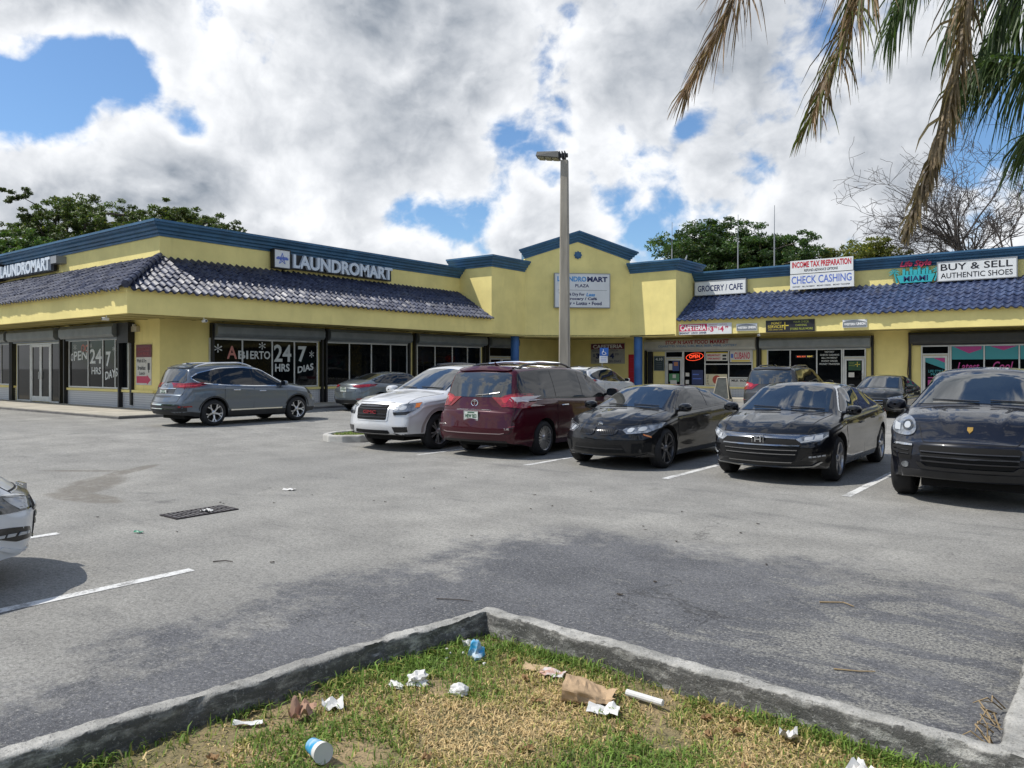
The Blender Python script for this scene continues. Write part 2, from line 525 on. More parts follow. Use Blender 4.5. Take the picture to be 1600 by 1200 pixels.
# small kerbed islands: the planter at the camera, the one by the stalls
def kerb_mat():
    m = bpy.data.materials.new('weathered_kerb_concrete'); m.use_nodes = True
    t = N(m.node_tree); b = m.node_tree.nodes['Principled BSDF']
    p = t.pos(); x, y, z = t.sep(p)
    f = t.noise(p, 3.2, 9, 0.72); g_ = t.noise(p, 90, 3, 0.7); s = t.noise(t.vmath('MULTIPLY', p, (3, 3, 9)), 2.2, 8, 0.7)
    c = t.mix(t.ramp(f, 0.35, 0.66), (0.25, 0.245, 0.225), (0.50, 0.485, 0.445))
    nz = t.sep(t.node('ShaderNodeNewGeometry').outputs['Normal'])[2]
    grime_shade = t.math('MULTIPLY', t.ramp(s, 0.33, 0.55), t.ramp(nz, 0.75, 0.35))     # blotchy dirt, deepened to paint shade into the upright faces
    c = t.mix(t.math('MULTIPLY', grime_shade, 0.80), c, (0.028, 0.027, 0.025))
    c = t.mix(t.ramp(t.noise(p, 11, 9, 0.8), 0.54, 0.64, 0, 0.75), c, (0.07, 0.068, 0.062))
    c = t.mix(t.ramp(g_, 0.54, 0.68, 0, 0.65), c, (0.09, 0.088, 0.08))
    c = t.mix(t.ramp(t.noise(p, 60, 4, 0.75), 0.56, 0.68, 0, 0.5), c, (0.55, 0.54, 0.50))
    c = t.mix(t.ramp(t.noise(p, 1.3, 4, 0.6), 0.5, 0.7, 0, 0.35), c, (0.12, 0.118, 0.11))
    t.put(b.inputs['Base Color'], c); b.inputs['Roughness'].default_value = 0.9
    bn = t.node('ShaderNodeBump'); bn.inputs['Strength'].default_value = 0.8; bn.inputs['Distance'].default_value = 0.012
    t.put(bn.inputs['Height'], t.math('ADD', t.math('MULTIPLY', g_, 0.7), t.math('MULTIPLY', t.noise(p, 24, 6, 0.75), 1.3)))
    t.put(b.inputs['Normal'], bn.outputs[0])
    return m
M_KERB = kerb_mat()
def kerb_run(path, widths, h=0.17, base=-0.08, rough=0.012, seed=1, close=False):
    """rough kerb with rounded, chipped arrises swept along a ground path; widths = half width"""
    pts = []
    for i in range(len(path) - 1):
        a, b = Vector(path[i]), Vector(path[i + 1])
        k = max(2, int((b - a).length / 0.02))
        for j in range(k):
            pts.append(a.lerp(b, j / k))
    pts.append(Vector(path[-1]))
    prof = [(-1, base), (-1, h * 0.25), (-1, h * 0.6), (-1, h - 0.035), (-0.93, h - 0.012), (-0.8, h), (-0.55, h + .002), (-0.3, h + 0.003), (0, h + 0.004), (0.3, h + 0.003), (0.55, h + .002), (0.8, h), (0.93, h - 0.012), (1, h - 0.035), (1, h * 0.6), (1, h * 0.25), (1, base)]
    rows = []
    for i, c in enumerate(pts):
        d0 = (pts[min(i + 1, len(pts) - 1)] - pts[max(i - 1, 0)]); d0 = d0.normalized()
        a_ = pts[i] - pts[max(i - 1, 0)]; b_ = pts[min(i + 1, len(pts) - 1)] - pts[i]
        mit = 1.0
        if a_.length > 1e-6 and b_.length > 1e-6:
            cs = max(-1, min(1, a_.normalized().dot(b_.normalized())))
            mit = 1.0 / max(0.5, math.cos(math.acos(cs) / 2))
        q = Vector((-d0.y, d0.x, 0))
        row = []
        for (u, zv) in prof:
            p = Vector((c.x, c.y, 0)) + q * u * widths * mit + Vector((0, 0, zv))
            nn = mnoise.noise_vector(p * 9 + Vector((seed, 0, 0))) * rough * .8 + mnoise.noise_vector(p * 2.2 + Vector((0, seed, 0))) * rough * 1.2 + mnoise.noise_vector(p * 34) * rough * .45
            chip = mnoise.noise(p * 5 + Vector((0, 0, seed)))
            if abs(u) > .75 and zv > h * .7 and chip > .28: nn += Vector((0, 0, -1)) * (chip - .28) * .06 - q * u * (chip - .28) * .05
            if zv > base + 0.01:
                p = p + nn
            row.append(tuple(p))
        rows.append(row)
    m_ = MB(); m_.grid(rows)
    k = len(prof)
    m_.f.append(tuple(range(k))); m_.mi.append(0)
    o = (len(rows) - 1) * k
    m_.f.append(tuple(reversed(range(o, o + k)))); m_.mi.append(0)
    return m_
kb = kerb_run([(-3.835, -1.8), (-3.003, 3.663), (0.05, 3.533)], 0.053, h=0.17, seed=3)
struct(kb.build('kerb', M_KERB, smooth=True, sharp=55))
kb = kerb_run([(-0.21, 3.55), (-0.18, 4.4), (-0.15, 6.2), (-0.1, 9.0)], 0.085, h=0.17, seed=9)
struct(kb.build('kerb', M_KERB, smooth=True, sharp=55))
kb = kerb_run([(-12.95, 16.5), (-12.95, 11.9), (-13.05, 11.45), (-13.3, 11.2), (-13.6, 11.1), (-13.95, 11.25), (-14.2, 11.6), (-14.25, 12.0), (-14.25, 16.5)], 0.07, h=0.16, seed=5, rough=0.004)
struct(kb.build('kerb', mat('pale_kerb_concrete', (0.42, 0.41, 0.38), 0.9, var=0.25, vscale=4), smooth=True, sharp=55))

# ------------------------------------------------------------------ grass in the planters
def soil_mat():
    m = bpy.data.materials.new('dry_soil_and_thatch'); m.use_nodes = True
    t = N(m.node_tree); b = m.node_tree.nodes['Principled BSDF']
    p = t.pos()
    c = t.mix(t.ramp(t.noise(p, 1.6, 6, 0.65), 0.36, 0.62), (0.15, 0.14, 0.06), (0.38, 0.28, 0.15))
    c = t.mix(t.ramp(t.noise(p, 60, 4, 0.7), 0.45, 0.7, 0, 0.7), c, (0.05, 0.042, 0.025))
    t.put(b.inputs['Base Color'], c); b.inputs['Roughness'].default_value = 0.95
    bn = t.node('ShaderNodeBump'); bn.inputs['Strength'].default_value = 0.9; bn.inputs['Distance'].default_value = 0.02
    t.put(bn.inputs['Height'], t.noise(p, 45, 5, 0.7)); t.put(b.inputs['Normal'], bn.outputs[0])
    return m
M_SOIL = soil_mat()
def soil_z(x, y):
    return 0.035 + 0.022 * mnoise.noise(Vector((x * 1.7, y * 1.7, 0))) + 0.012 * mnoise.noise(Vector((x * 6, y * 6, 3)))
def left_edge(y):
    return -3.835 + (y + 1.8) / 5.463 * 0.832 + 0.035
mb = MB()
rows = []
for j in range(80):
    y = -1.7 + 5.31 * j / 79
    x0 = left_edge(y) - 0.03
    rows.append([(x0 + (0.6 - x0) * i / 60, y, soil_z(x0 + (0.6 - x0) * i / 60, y)) for i in range(61)])
mb.grid(rows)
rows = [[(-0.15 + 0.2 * i, 3.55 + 0.2 * j, 0.07) for i in range(30)] for j in range(28)]
mb.grid(rows)
rows = [[(-14.2 + 0.16 * i, 11.95 + 0.3 * j, 0.12) for i in range(8)] for j in range(16)]
mb.grid(rows)
mb.grid([[(-14.1, 11.4, 0.11), (-13.1, 11.4, 0.11)], [(-14.2, 11.95, 0.119), (-13.0, 11.95, 0.119)]])
struct(mb.build('soil', M_SOIL, smooth=True))

def grass_mat():
    m = bpy.data.materials.new('grass_blades'); m.use_nodes = True
    t = N(m.node_tree); b = m.node_tree.nodes['Principled BSDF']
    a = t.node('ShaderNodeAttribute', attribute_name='tint')
    t.put(b.inputs['Base Color'], a.outputs['Color'])
    b.inputs['Roughness'].default_value = 0.6
    b.inputs['Specular IOR Level'].default_value = 0.25
    tr = t.node('ShaderNodeBsdfTranslucent'); t.put(tr.inputs['Color'], a.outputs['Color'])
    mx = t.node('ShaderNodeMixShader'); mx.inputs[0].default_value = 0.3
    m.node_tree.links.new(b.outputs[0], mx.inputs[1]); m.node_tree.links.new(tr.outputs[0], mx.inputs[2])
    m.node_tree.links.new(mx.outputs[0], m.node_tree.nodes['Material Output'].inputs['Surface'])
    return m
M_GRASS = grass_mat()
def blade_mesh(name, pos, ang, lean, hgt, wid, tint, matl):
    """many bent blades as one mesh, built with arrays"""
    k = len(pos)
    d = np.stack([np.cos(ang), np.sin(ang), 0 * ang], 1); s = np.stack([-np.sin(ang), np.cos(ang), 0 * ang], 1)
    up = np.array([[0, 0, 1.0]])
    h = hgt[:, None]; w = wid[:, None]; l = lean[:, None]
    b0 = pos - s * w; b1 = pos + s * w
    m = pos + up * h * 0.6 + d * h * l * 0.35
    m0 = m - s * w * 0.75; m1 = m + s * w * 0.75
    tip = pos + up * h * (1 - 0.35 * l) + d * h * l
    V = np.stack([b0, b1, m1, m0, tip], 1).reshape(-1, 3)
    base = (np.arange(k) * 5)[:, None]
    L = np.concatenate([base + np.array([[0, 1, 2, 3]]), base + np.array([[3, 2, 4]])], 1).reshape(-1)
    me = bpy.data.meshes.new(name)
    me.vertices.add(len(V)); me.vertices.foreach_set('co', V.astype(np.float32).ravel())
    me.loops.add(len(L)); me.loops.foreach_set('vertex_index', L.astype(np.int32))
    st = np.stack([np.arange(k) * 7, np.arange(k) * 7 + 4], 1).ravel(); tot = np.tile([4, 3], k)
    me.polygons.add(2 * k); me.polygons.foreach_set('loop_start', st.astype(np.int32))
    me.polygons.foreach_set('loop_total', tot.astype(np.int32))
    me.update(calc_edges=True)
    ca = me.color_attributes.new('tint', 'FLOAT_COLOR', 'POINT')
    cc = np.concatenate([np.repeat(tint, 5, 0), np.ones((5 * k, 1))], 1)
    ca.data.foreach_set('color', cc.astype(np.float32).ravel())
    me.materials.append(matl)
    o = bpy.data.objects.new(name, me); COL.objects.link(o)
    return o
def grow(name, region, count, hscale=1.0, zf=soil_z, dry_bias=0.0, seed=1):
    rng = np.random.default_rng(seed)
    P, T, Hh = [], [], []
    tries = 0
    while len(P) < count and tries < count * 6:
        tries += 1
        x, y = region(rng)
        if x is None:
            continue
        dry = -.07 + mnoise.noise(Vector((x * 1.15 + 4.3, y * 1.15 + 1.7, 0))) + 0.35 * mnoise.noise(Vector((x * 4, y * 4, 7))) + dry_bias
        if seed == 11:      # two straw-coloured mats in the front planter, lush green along the walls of the kerb
            dry += 0.9 * math.exp(-(((x + 2.28) / 0.36) ** 2 + ((y - 2.55) / 0.33) ** 2)) + 0.5 * math.exp(-(((x + 1.9) / 0.25) ** 2 + ((y - 2.75) / 0.25) ** 2))
            dry -= 0.55 * math.exp(-((x - left_edge(y)) / 0.22) ** 2) + 0.5 * math.exp(-((y - 3.57) / 0.12) ** 2)
        bare = mnoise.noise(Vector((x * 2.1 + 20, y * 2.1, 5)))
        if bare > 0.30 and rng.random() < 0.82:
            continue
        P.append((x, y, zf(x, y) - 0.004))
        r = rng.random()
        if dry + rng.normal() * 0.26 > 0.16:
            c = np.array([0.66, 0.50, 0.25]) * (0.55 + 0.75 * r); hh = 0.6
        elif dry + rng.normal() * 0.28 > -0.05:
            c = np.array([0.38, 0.36, 0.11]) * (0.55 + 0.7 * r); hh = 0.8
        else:
            c = np.array([0.17, 0.265, 0.05]) * (0.5 + 0.9 * r); hh = 1.0
        T.append(c); Hh.append(hh)
    P = np.array(P); T = np.array(T); Hh = np.array(Hh); k = len(P)
    ang = rng.uniform(0, 2 * np.pi, k)
    hgt = (0.014 + 0.030 * rng.random(k) ** 1.8) * Hh * hscale
    lean = np.clip(rng.normal(0.75, 0.35, k) + (Hh < 0.7) * 0.5, 0.1, 1.6)
    wid = rng.uniform(0.0016, 0.0038, k) * hscale ** 0.5
    o = blade_mesh(name, P, ang, lean, hgt, wid, T, M_GRASS)
    return tag(o, kind='stuff')
def front_region(rng):
    y = 3.60 - 3.4 * rng.random() ** 1.25
    x = rng.uniform(-3.6, 0.4)
    if x < left_edge(y) + 0.02 or y > 3.60 - (x + 3.0) * .043:
        return None, None
    return x, y
tag(grow('grass', front_region, 95000, 1.5, seed=11), 'patchy green and straw coloured grass inside the front kerb', 'grass')
def weed_region(rng):
    y = rng.uniform(0.2, 3.45)
    if rng.random() < 0.55:
        return left_edge(y) + 0.03 + abs(rng.normal()) * 0.07, y
    x = rng.uniform(-2.9, 0.2)
    return x, 3.585 - (x + 3.0) * .043 - abs(rng.normal()) * 0.035
tag(grow('grass', weed_region, 2600, 2.3, seed=4, dry_bias=-0.3), 'longer weeds growing along the inner foot of the front kerb', 'grass')
def isl_region(rng):
    return rng.uniform(-14.1, -13.1), rng.uniform(11.45, 15)
tag(grow('grass', isl_region, 6000, 2.0, zf=lambda x, y: 0.12, seed=5), 'strip of short grass in the small kerbed island by the silver car', 'grass')
def pl_region(rng):
    return rng.uniform(-0.02, 1.2), rng.uniform(3.7, 8)
tag(grow('grass', pl_region, 5000, 1.6, zf=lambda x, y: 0.07, seed=6), 'grass in the planter at the foot of the palm', 'grass')
# ------------------------------------------------------------------ the plaza building
def stucco(name, col):
    m = bpy.data.materials.new(name); m.use_nodes = True
    t = N(m.node_tree); b = m.node_tree.nodes['Principled BSDF']
    p = t.pos()
    f = t.noise(p, 0.7, 6, 0.6); s = t.noise(t.vmath('MULTIPLY', p, (2.6, 2.6, 0.35)), 1.1, 6, 0.65)
    c = t.mix(t.ramp(f, 0.3, 0.7), tuple(v * 0.9 for v in col), tuple(v * 1.06 for v in col))
    c = t.mix(t.ramp(s, 0.54, 0.80, 0, 0.24), c, tuple(v * 0.62 for v in col))
    s2 = t.noise(t.vmath('MULTIPLY', p, (7, 7, 0.5)), 1.0, 6, 0.7)
    c = t.mix(t.ramp(s2, 0.60, 0.74, 0, 0.20), c, (0.40, 0.35, 0.19))
    c = t.mix(t.ramp(t.noise(p, 2.2, 7, 0.7), 0.62, 0.70, 0, 0.22), c, tuple(min(1, v * 1.12 + .03) for v in col))
    t.put(b.inputs['Base Color'], c); b.inputs['Roughness'].default_value = 0.85
    b.inputs['Specular IOR Level'].default_value = 0.25
    bn = t.node('ShaderNodeBump'); bn.inputs['Strength'].default_value = 0.35; bn.inputs['Distance'].default_value = 0.01
    t.put(bn.inputs['Height'], t.noise(p, 14, 6, 0.7)); t.put(b.inputs['Normal'], bn.outputs[0])
    return m
M_YEL = stucco('yellow_stucco', (0.86, 0.73, 0.29))
M_YEL2 = stucco('deep_yellow_stucco', (0.76, 0.65, 0.25))
M_BLUE = mat('blue_painted_moulding', (0.040, 0.120, 0.220), 0.55, var=0.22, vscale=1.5, bump=0.1)
M_COLB = mat('blue_column_paint', (0.035, 0.115, 0.30), 0.5, var=0.2, vscale=1.5)
def tile_mat(name, a, b_, rough):
    m = bpy.data.materials.new(name); m.use_nodes = True
    t = N(m.node_tree); b = m.node_tree.nodes['Principled BSDF']
    p = t.pos()
    c = t.mix(t.ramp(t.noise(p, 5, 5, 0.65), 0.3, 0.7), a, b_)
    vo = t.node('ShaderNodeTexVoronoi'); t.put(vo.inputs['Vector'], p); vo.inputs['Scale'].default_value = 3.4
    each = t.sep(vo.outputs['Color'])[0]                       # tone of the single tile
    c = t.mix(1.0, c, t.comb(t.ramp(each, 0, 1, .62, 1.4), t.ramp(each, 0, 1, .62, 1.36), t.ramp(each, 0, 1, .68, 1.25)), 'MULTIPLY')
    c = t.mix(t.ramp(t.noise(p, 1.1, 7, 0.75), 0.52, 0.72, 0, 0.5), c, (0.13, 0.13, 0.14))
    c = t.mix(t.ramp(t.noise(p, 13, 5, 0.7), 0.60, 0.72, 0, 0.5), c, (0.03, 0.03, 0.032))
    t.put(b.inputs['Base Color'], c)
    t.put(b.inputs['Roughness'], t.ramp(t.noise(p, 9, 4), 0.3, 0.7, rough, rough + 0.16))
    b.inputs['Coat Weight'].default_value = 0.08; b.inputs['Coat Roughness'].default_value = 0.3
    return m
M_TILEA = tile_mat('dark_navy_glazed_tile', (0.020, 0.026, 0.055), (0.046, 0.055, 0.098), 0.47)
M_TILEB = tile_mat('blue_glazed_tile', (0.028, 0.046, 0.108), (0.052, 0.075, 0.155), 0.48)
M_GLASS = mat('dark_shop_glass', (0.004, 0.005, 0.006), 0.03, ior=1.33, spec=0.25, var=0.5, vscale=1.2)
M_ALU = mat('grey_aluminium', (0.60, 0.60, 0.57), 0.45, metal=0.2, var=0.1)
M_SHUT = mat('grey_shutter_metal', (0.22, 0.24, 0.25), 0.5, metal=0.3, var=0.15, vscale=2)
M_SHUTD = mat('dark_shutter_metal', (0.045, 0.048, 0.05), 0.55, var=0.15)
M_BLACKM = mat('black_metal', (0.012, 0.012, 0.013), 0.5)
M_WHITE = mat('white_letter_face', (0.78, 0.78, 0.76), 0.5)
M_BTXT = mat('navy_letter', (0.012, 0.022, 0.10), 0.5)
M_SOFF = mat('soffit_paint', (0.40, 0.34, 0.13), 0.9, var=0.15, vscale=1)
M_ROOF = mat('flat_roof_felt', (0.30, 0.30, 0.29), 0.9, var=0.2)

PA = Plane((XAW, 0), (0, 1), (1, 0))          # left wing, long side
PS = Plane((0, YSW), (1, 0), (0, -1))         # left wing, near end
PB = Plane((0, YBW), (1, 0), (0, -1))         # right wing
PFA = Plane((XA, 0), (0, 1), (1, 0))
PFS = Plane((0, YS), (1, 0), (0, -1))
PFB = Plane((0, YB), (1, 0), (0, -1))
q2 = math.sqrt(0.5)
D0, D1 = (-24.05, 32.70), (-19.93, 36.82)      # the diagonal tower face
PD = Plane(D0, (q2, q2), (q2, -q2))
DL = math.hypot(D1[0] - D0[0], D1[1] - D0[1])
XT, YT = -24.05, 36.82                        # pylon fronts
YP0, XP1 = 29.86, -17.21                       # pylon outer ends

plaza = thing('shopping_plaza', 'yellow L-shaped strip of shops with blue cornice and blue tiled canopies', 'building', (-24, 14, 0))
def part(name, mb_, mats, parent=None, **kw):
    return mb_.build(name, mats, parent if parent is not None else plaza, world=True, **kw)

FB, FT, TT, CB, CT = 3.40, 4.16, 5.58, 6.36, 6.88   # fascia bottom/top, tile top, cornice bottom/top
# walls
m1 = MB(); m1.box(-75, XAW, YSW, 52, -0.4, 6.6); part('wall', m1, M_YEL)
m1 = MB(); m1.box(XAW, 45, YBW, 52, -0.4, 6.6); part('wall', m1, M_YEL)
m1 = MB(); m1.box(-74.8, XAW - 0.25, YSW + 0.25, 51.8, 6.6, 6.62); m1.box(XAW - 0.25, 44.8, YBW + 0.25, 51.8, 6.6, 6.615); part('roof', m1, M_ROOF)

def cornice(path, z0, z1, out, name='cornice', parent=None):
    """stepped moulding swept along a plan path; outward side is on the right of the travel direction"""
    h = z1 - z0
    prof = [(-0.25, z0), (0.0, z0), (0.10, z0 + 0.0), (0.10, z0 + h * .16), (0.28, z0 + h * .20), (0.30, z0 + h * .36), (0.52, z0 + h * .42), (0.56, z0 + h * .58),
            (0.80, z0 + h * .68), (0.86, z0 + h * .82), (1.0, z0 + h * .84), (1.0, z1), (-0.25, z1 + 0.0)]
    rows = []
    n_ = len(path)
    for i, p in enumerate(path):
        p = Vector((p[0], p[1], 0))
        d0 = (p - Vector((*path[i - 1], 0))).normalized() if i > 0 else None
        d1 = (Vector((*path[i + 1], 0)) - p).normalized() if i < n_ - 1 else None
        n0 = Vector((d0.y, -d0.x, 0)) if d0 else None
        n1_ = Vector((d1.y, -d1.x, 0)) if d1 else None
        if n0 and n1_:
            b = (n0 + n1_); b = b / max(0.2, b.dot(n0))
        else:
            b = n0 or n1_
        rows.append([(p.x + b.x * o * out, p.y + b.y * o * out, z) for (o, z) in prof])
    m_ = MB(); m_.grid(rows)
    for r in (0, n_ - 1):
        k = len(prof)
        m_.f.append(tuple(range(r * k, r * k + k))); m_.mi.append(0)
    return part(name, m_, M_BLUE, parent)
cornice([(-75, YSW), (XAW, YSW), (XAW, YP0 + 0.3)], CB, CT, 0.42)
cornice([(XP1 - 0.3, YBW), (45, YBW)], CB, CT, 0.42)

# canopies: fascia, soffit, sloping tiles
m1 = MB()
m1.box(-75, XA, YS, YS + 0.15, FB, FT); m1.box(XA - 0.15, XA, YS + 0.15, YP0, FB, FT)
m1.box(-75, XA + 0.05, YS - 0.05, YS + 0.1, FT, FT + 0.07); m1.box(XA - 0.1, XA + 0.05, YS + 0.1, YP0, FT, FT + 0.07)
m1.box(-75, XA + 0.025, YS - 0.025, YS - 0.001, FT - 0.09, FT - 0.001); m1.box(XA + 0.001, XA + 0.025, YS - 0.001, YP0, FT - 0.09, FT - 0.001)
part('fascia', m1, M_YEL)
m1 = MB()
m1.box(XP1, 45, YB, YB + 0.15, FB, FT); m1.box(XP1, 45, YB - 0.05, YB + 0.1, FT, FT + 0.07); m1.box(XP1 + .002, 45, YB - 0.025, YB - 0.001, FT - 0.09, FT - 0.001)
part('fascia', m1, M_YEL)
m1 = MB()
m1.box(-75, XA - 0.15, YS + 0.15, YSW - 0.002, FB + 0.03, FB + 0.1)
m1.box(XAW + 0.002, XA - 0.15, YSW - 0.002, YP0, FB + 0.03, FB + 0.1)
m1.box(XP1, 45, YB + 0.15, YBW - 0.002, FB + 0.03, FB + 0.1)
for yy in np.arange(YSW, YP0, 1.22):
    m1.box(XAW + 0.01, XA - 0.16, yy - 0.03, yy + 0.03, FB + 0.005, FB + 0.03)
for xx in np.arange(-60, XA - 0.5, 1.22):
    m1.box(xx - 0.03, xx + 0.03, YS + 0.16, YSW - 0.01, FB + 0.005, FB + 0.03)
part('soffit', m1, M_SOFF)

def tile_roof(eave, along, inward, L0, L1, run, rise, z0, pitch, rows_, matl, hip=None, name='tiled_roof'):
    """barrel tiles: columns along the eave, overlapping rows up the slope; hip = function(t) lower limit of s"""
    eave, along, inward = Vector(eave), Vector(along), Vector(inward)
    sl = math.hypot(run, rise); cosA, sinA = run / sl, rise / sl
    per = 8
    ncol = int((L1 - L0) / pitch)
    ss = [L0 + (i / per) * pitch for i in range(ncol * per + 1)]
    m_ = MB()
    over = 0.22
    for r in range(rows_):
        ta = -over + (sl + over) * r / rows_; tb = -over + (sl + over) * (r + 1) / rows_ + 0.05
        rng = random.Random(r * 7 + int(L1))
        jit = [rng.uniform(-0.02, 0.02) if rng.random() < .94 else rng.uniform(-.08, .08) for _ in range(ncol + 2)]
        lev = [rng.uniform(-0.012, 0.012) for _ in range(ncol + 2)]
        rws = []
        for (t, lift, lip) in ((ta, 0.012, True), (ta, 0.045, False), (ta + 0.12, 0.040, False), (tb, 0.006, False)):
            row = []
            for i, s in enumerate(ss):
                ph = (s - L0) / pitch
                col = int(ph)
                c = math.cos(2 * math.pi * ph)
                hgt = 0.055 * (c if c > 0 else c * 0.55) + 0.03
                tt = t + jit[col] * (1 if not lip else 1)
                u = tt * cosA
                s_ = s if hip is None else (max(s, L0 + 0.0 + max(0.0, u) - 0.0) if hip == 'low' else min(s, L1 - max(0.0, u)))
                nz = hgt + lift + lev[col] - (0.03 if lip else 0)
                p = eave + along * s_ + inward * (tt * cosA - nz * sinA) + Vector((0, 0, z0 + tt * sinA + nz * cosA))
                row.append(tuple(p))
            rws.append(row)
        m_.grid(rws)
    return part(name, m_, matl, smooth=True, sharp=50, normals=False)
RUN, RISE = 2.2, TT - FT - 0.07
# left wing long side: s measured from the near corner
tile_roof((XA, YS, 0), (0, 1, 0), (-1, 0, 0), 0, YP0 - YS - 0.05, RUN, RISE, FT + 0.07, 0.262, 8, M_TILEA, 'low')
tile_roof((XA, YS, 0), (-1, 0, 0), (0, 1, 0), 0, 48, RUN, RISE, FT + 0.07, 0.262, 8, M_TILEA, 'low')
tile_roof((XP1 + 0.05, YB, 0), (1, 0, 0), (0, 1, 0), 0, 60, RUN, RISE, FT + 0.07, 0.30, 8, M_TILEB)
# hip ridge tiles
m1 = MB()
a = Vector((XA + 0.1, YS - 0.1, FT + 0.14)); b = Vector((XAW, YSW, TT + 0.09))
for i in range(9):
    p0, p1 = a.lerp(b, i / 9), a.lerp(b, (i + 1.12) / 9)
    m1.tube([p0, p1], [0.13, 0.095], 10)
part('ridge_tile', m1, M_TILEA, smooth=True)
# sealing boards behind the tiles so nothing shows under the canopy
m1 = MB()
m1.prism([(XA - 0.02, YS + .02, FT), (XAW, YSW, TT - 0.03), (XAW, YP0, TT - 0.03), (XA - 0.02, YP0, FT)], (0, 0, -0.04), (0, 0, 0))
m1.prism([(XA - 0.02, YS + .02, FT), (XAW, YSW, TT - 0.03), (-75, YSW, TT - 0.03), (-75, YS + .02, FT)], (0, 0, -0.041), (0, 0, -0.001))
m1.prism([(XP1, YB + .02, FT), (XP1, YBW, TT - 0.03), (45, YBW, TT - 0.03), (45, YB + .02, FT)], (0, 0, -0.04), (0, 0, 0))
part('roof_deck', m1, M_BLACKM)

# ---- corner tower: two pylons and a gabled diagonal front, carried on columns
PT, GE, GA = 6.82, 7.55, 8.52                  # pylon cornice bottom, gable wall eave, gable wall apex
m1 = MB()
m1.prism([(XT, YP0, 0), D0 + (0,), (XAW - 0.6, 34.85, 0), (XAW - 0.6, YP0, 0)], (0, 0, 3.37), (0, 0, PT + 0.3))
part('pylon', m1, M_YEL)
m1 = MB()
m1.prism([D1 + (0,), (XP1, YT, 0), (XP1, YBW + 0.6, 0), (-22.1, YBW + 0.6, 0)], (0, 0, 3.37), (0, 0, PT + 0.3))
part('pylon', m1, M_YEL)
m1 = MB()
gp = [PD.at(0, 3.36), PD.at(DL, 3.36), PD.at(DL, GE), PD.at(DL / 2, GA), PD.at(0, GE)]
bk = -PD.n * 1.6
m1.prism(gp, (PD.n * 0.0), bk)
part('gable_wall', m1, M_YEL)
cornice([(XAW - 0.6, YP0), (XT, YP0), (XT, D0[1] + 0.0)], PT, PT + 0.54, 0.42)
cornice([(D1[0] - 0.0, YT), (XP1, YT), (XP1, YBW + 0.6)], PT, PT + 0.54, 0.42)
# gable moulding: stepped profile swept up and down the rake
def rake():
    h = 0.56
    prof = [(-1.2, 0), (0.0, 0), (0.10, 0), (0.10, h * .16), (0.28, h * .20), (0.30, h * .36), (0.52, h * .42), (0.56, h * .58), (0.80, h * .68), (0.86, h * .82), (1.0, h * .84), (1.0, h), (-1.2, h)]
    ov = 0.42
    sl = (GA - GE) / (DL / 2)
    rows = []
    for s in (-ov * 0.78, DL / 2, DL + ov * 0.78):
        zb = GA - 0.02 - abs(s - DL / 2) * sl
        row = []
        for (o, z) in prof:
            ss = s
            if s < 0: ss = -max(0.0, o) * ov * 0.9
            if s > DL: ss = DL + max(0.0, o) * ov * 0.9
            zb2 = GA - 0.02 - abs(ss - DL / 2) * sl
            row.append(PD.at(ss, zb2 + z, max(o, -1.2) * ov if o > 0 else o))
        rows.append(row)
    m_ = MB(); m_.grid(rows)
    k = len(prof)
    m_.f.append(tuple(range(k))); m_.mi.append(0); m_.f.append(tuple(range(2 * k, 3 * k))); m_.mi.append(0)
    part('gable_cornice', m_, M_BLUE)
rake()
m1 = MB()
c = (DL / 2, 7.78)
for rot in (0, math.pi / 4):
    poly = [PD.at(c[0] + 0.23 * math.cos(rot + k * math.pi / 2 + math.pi / 4), c[1] + 0.23 * math.sin(rot + k * math.pi / 2 + math.pi / 4), 0) for k in range(4)]
    m1.prism(poly, PD.n * 0.001, PD.n * (0.06 + rot * 0.006))
m1.prism([PD.at(c[0] + 0.12 * math.cos(k * math.pi / 8), c[1] + 0.12 * math.sin(k * math.pi / 8), 0) for k in range(16)], PD.n * 0.06, PD.n * 0.10)
part('star_ornament', m1, M_BLUE)
# underside of the tower and its columns
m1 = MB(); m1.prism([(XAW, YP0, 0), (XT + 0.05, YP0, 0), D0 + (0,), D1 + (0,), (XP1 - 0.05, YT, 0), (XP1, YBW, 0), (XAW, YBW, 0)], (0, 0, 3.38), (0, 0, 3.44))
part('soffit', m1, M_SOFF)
for (cx, cy) in ((-24.6, 32.55), (-19.6, 37.15)):
    m1 = MB(); m1.lathe([(-0.1, 0), (-0.1, 0.23), (3.4, 0.23), (3.4, 0)], 'z', (cx, cy, 0), 24)
    part('column', m1, M_COLB, smooth=True)

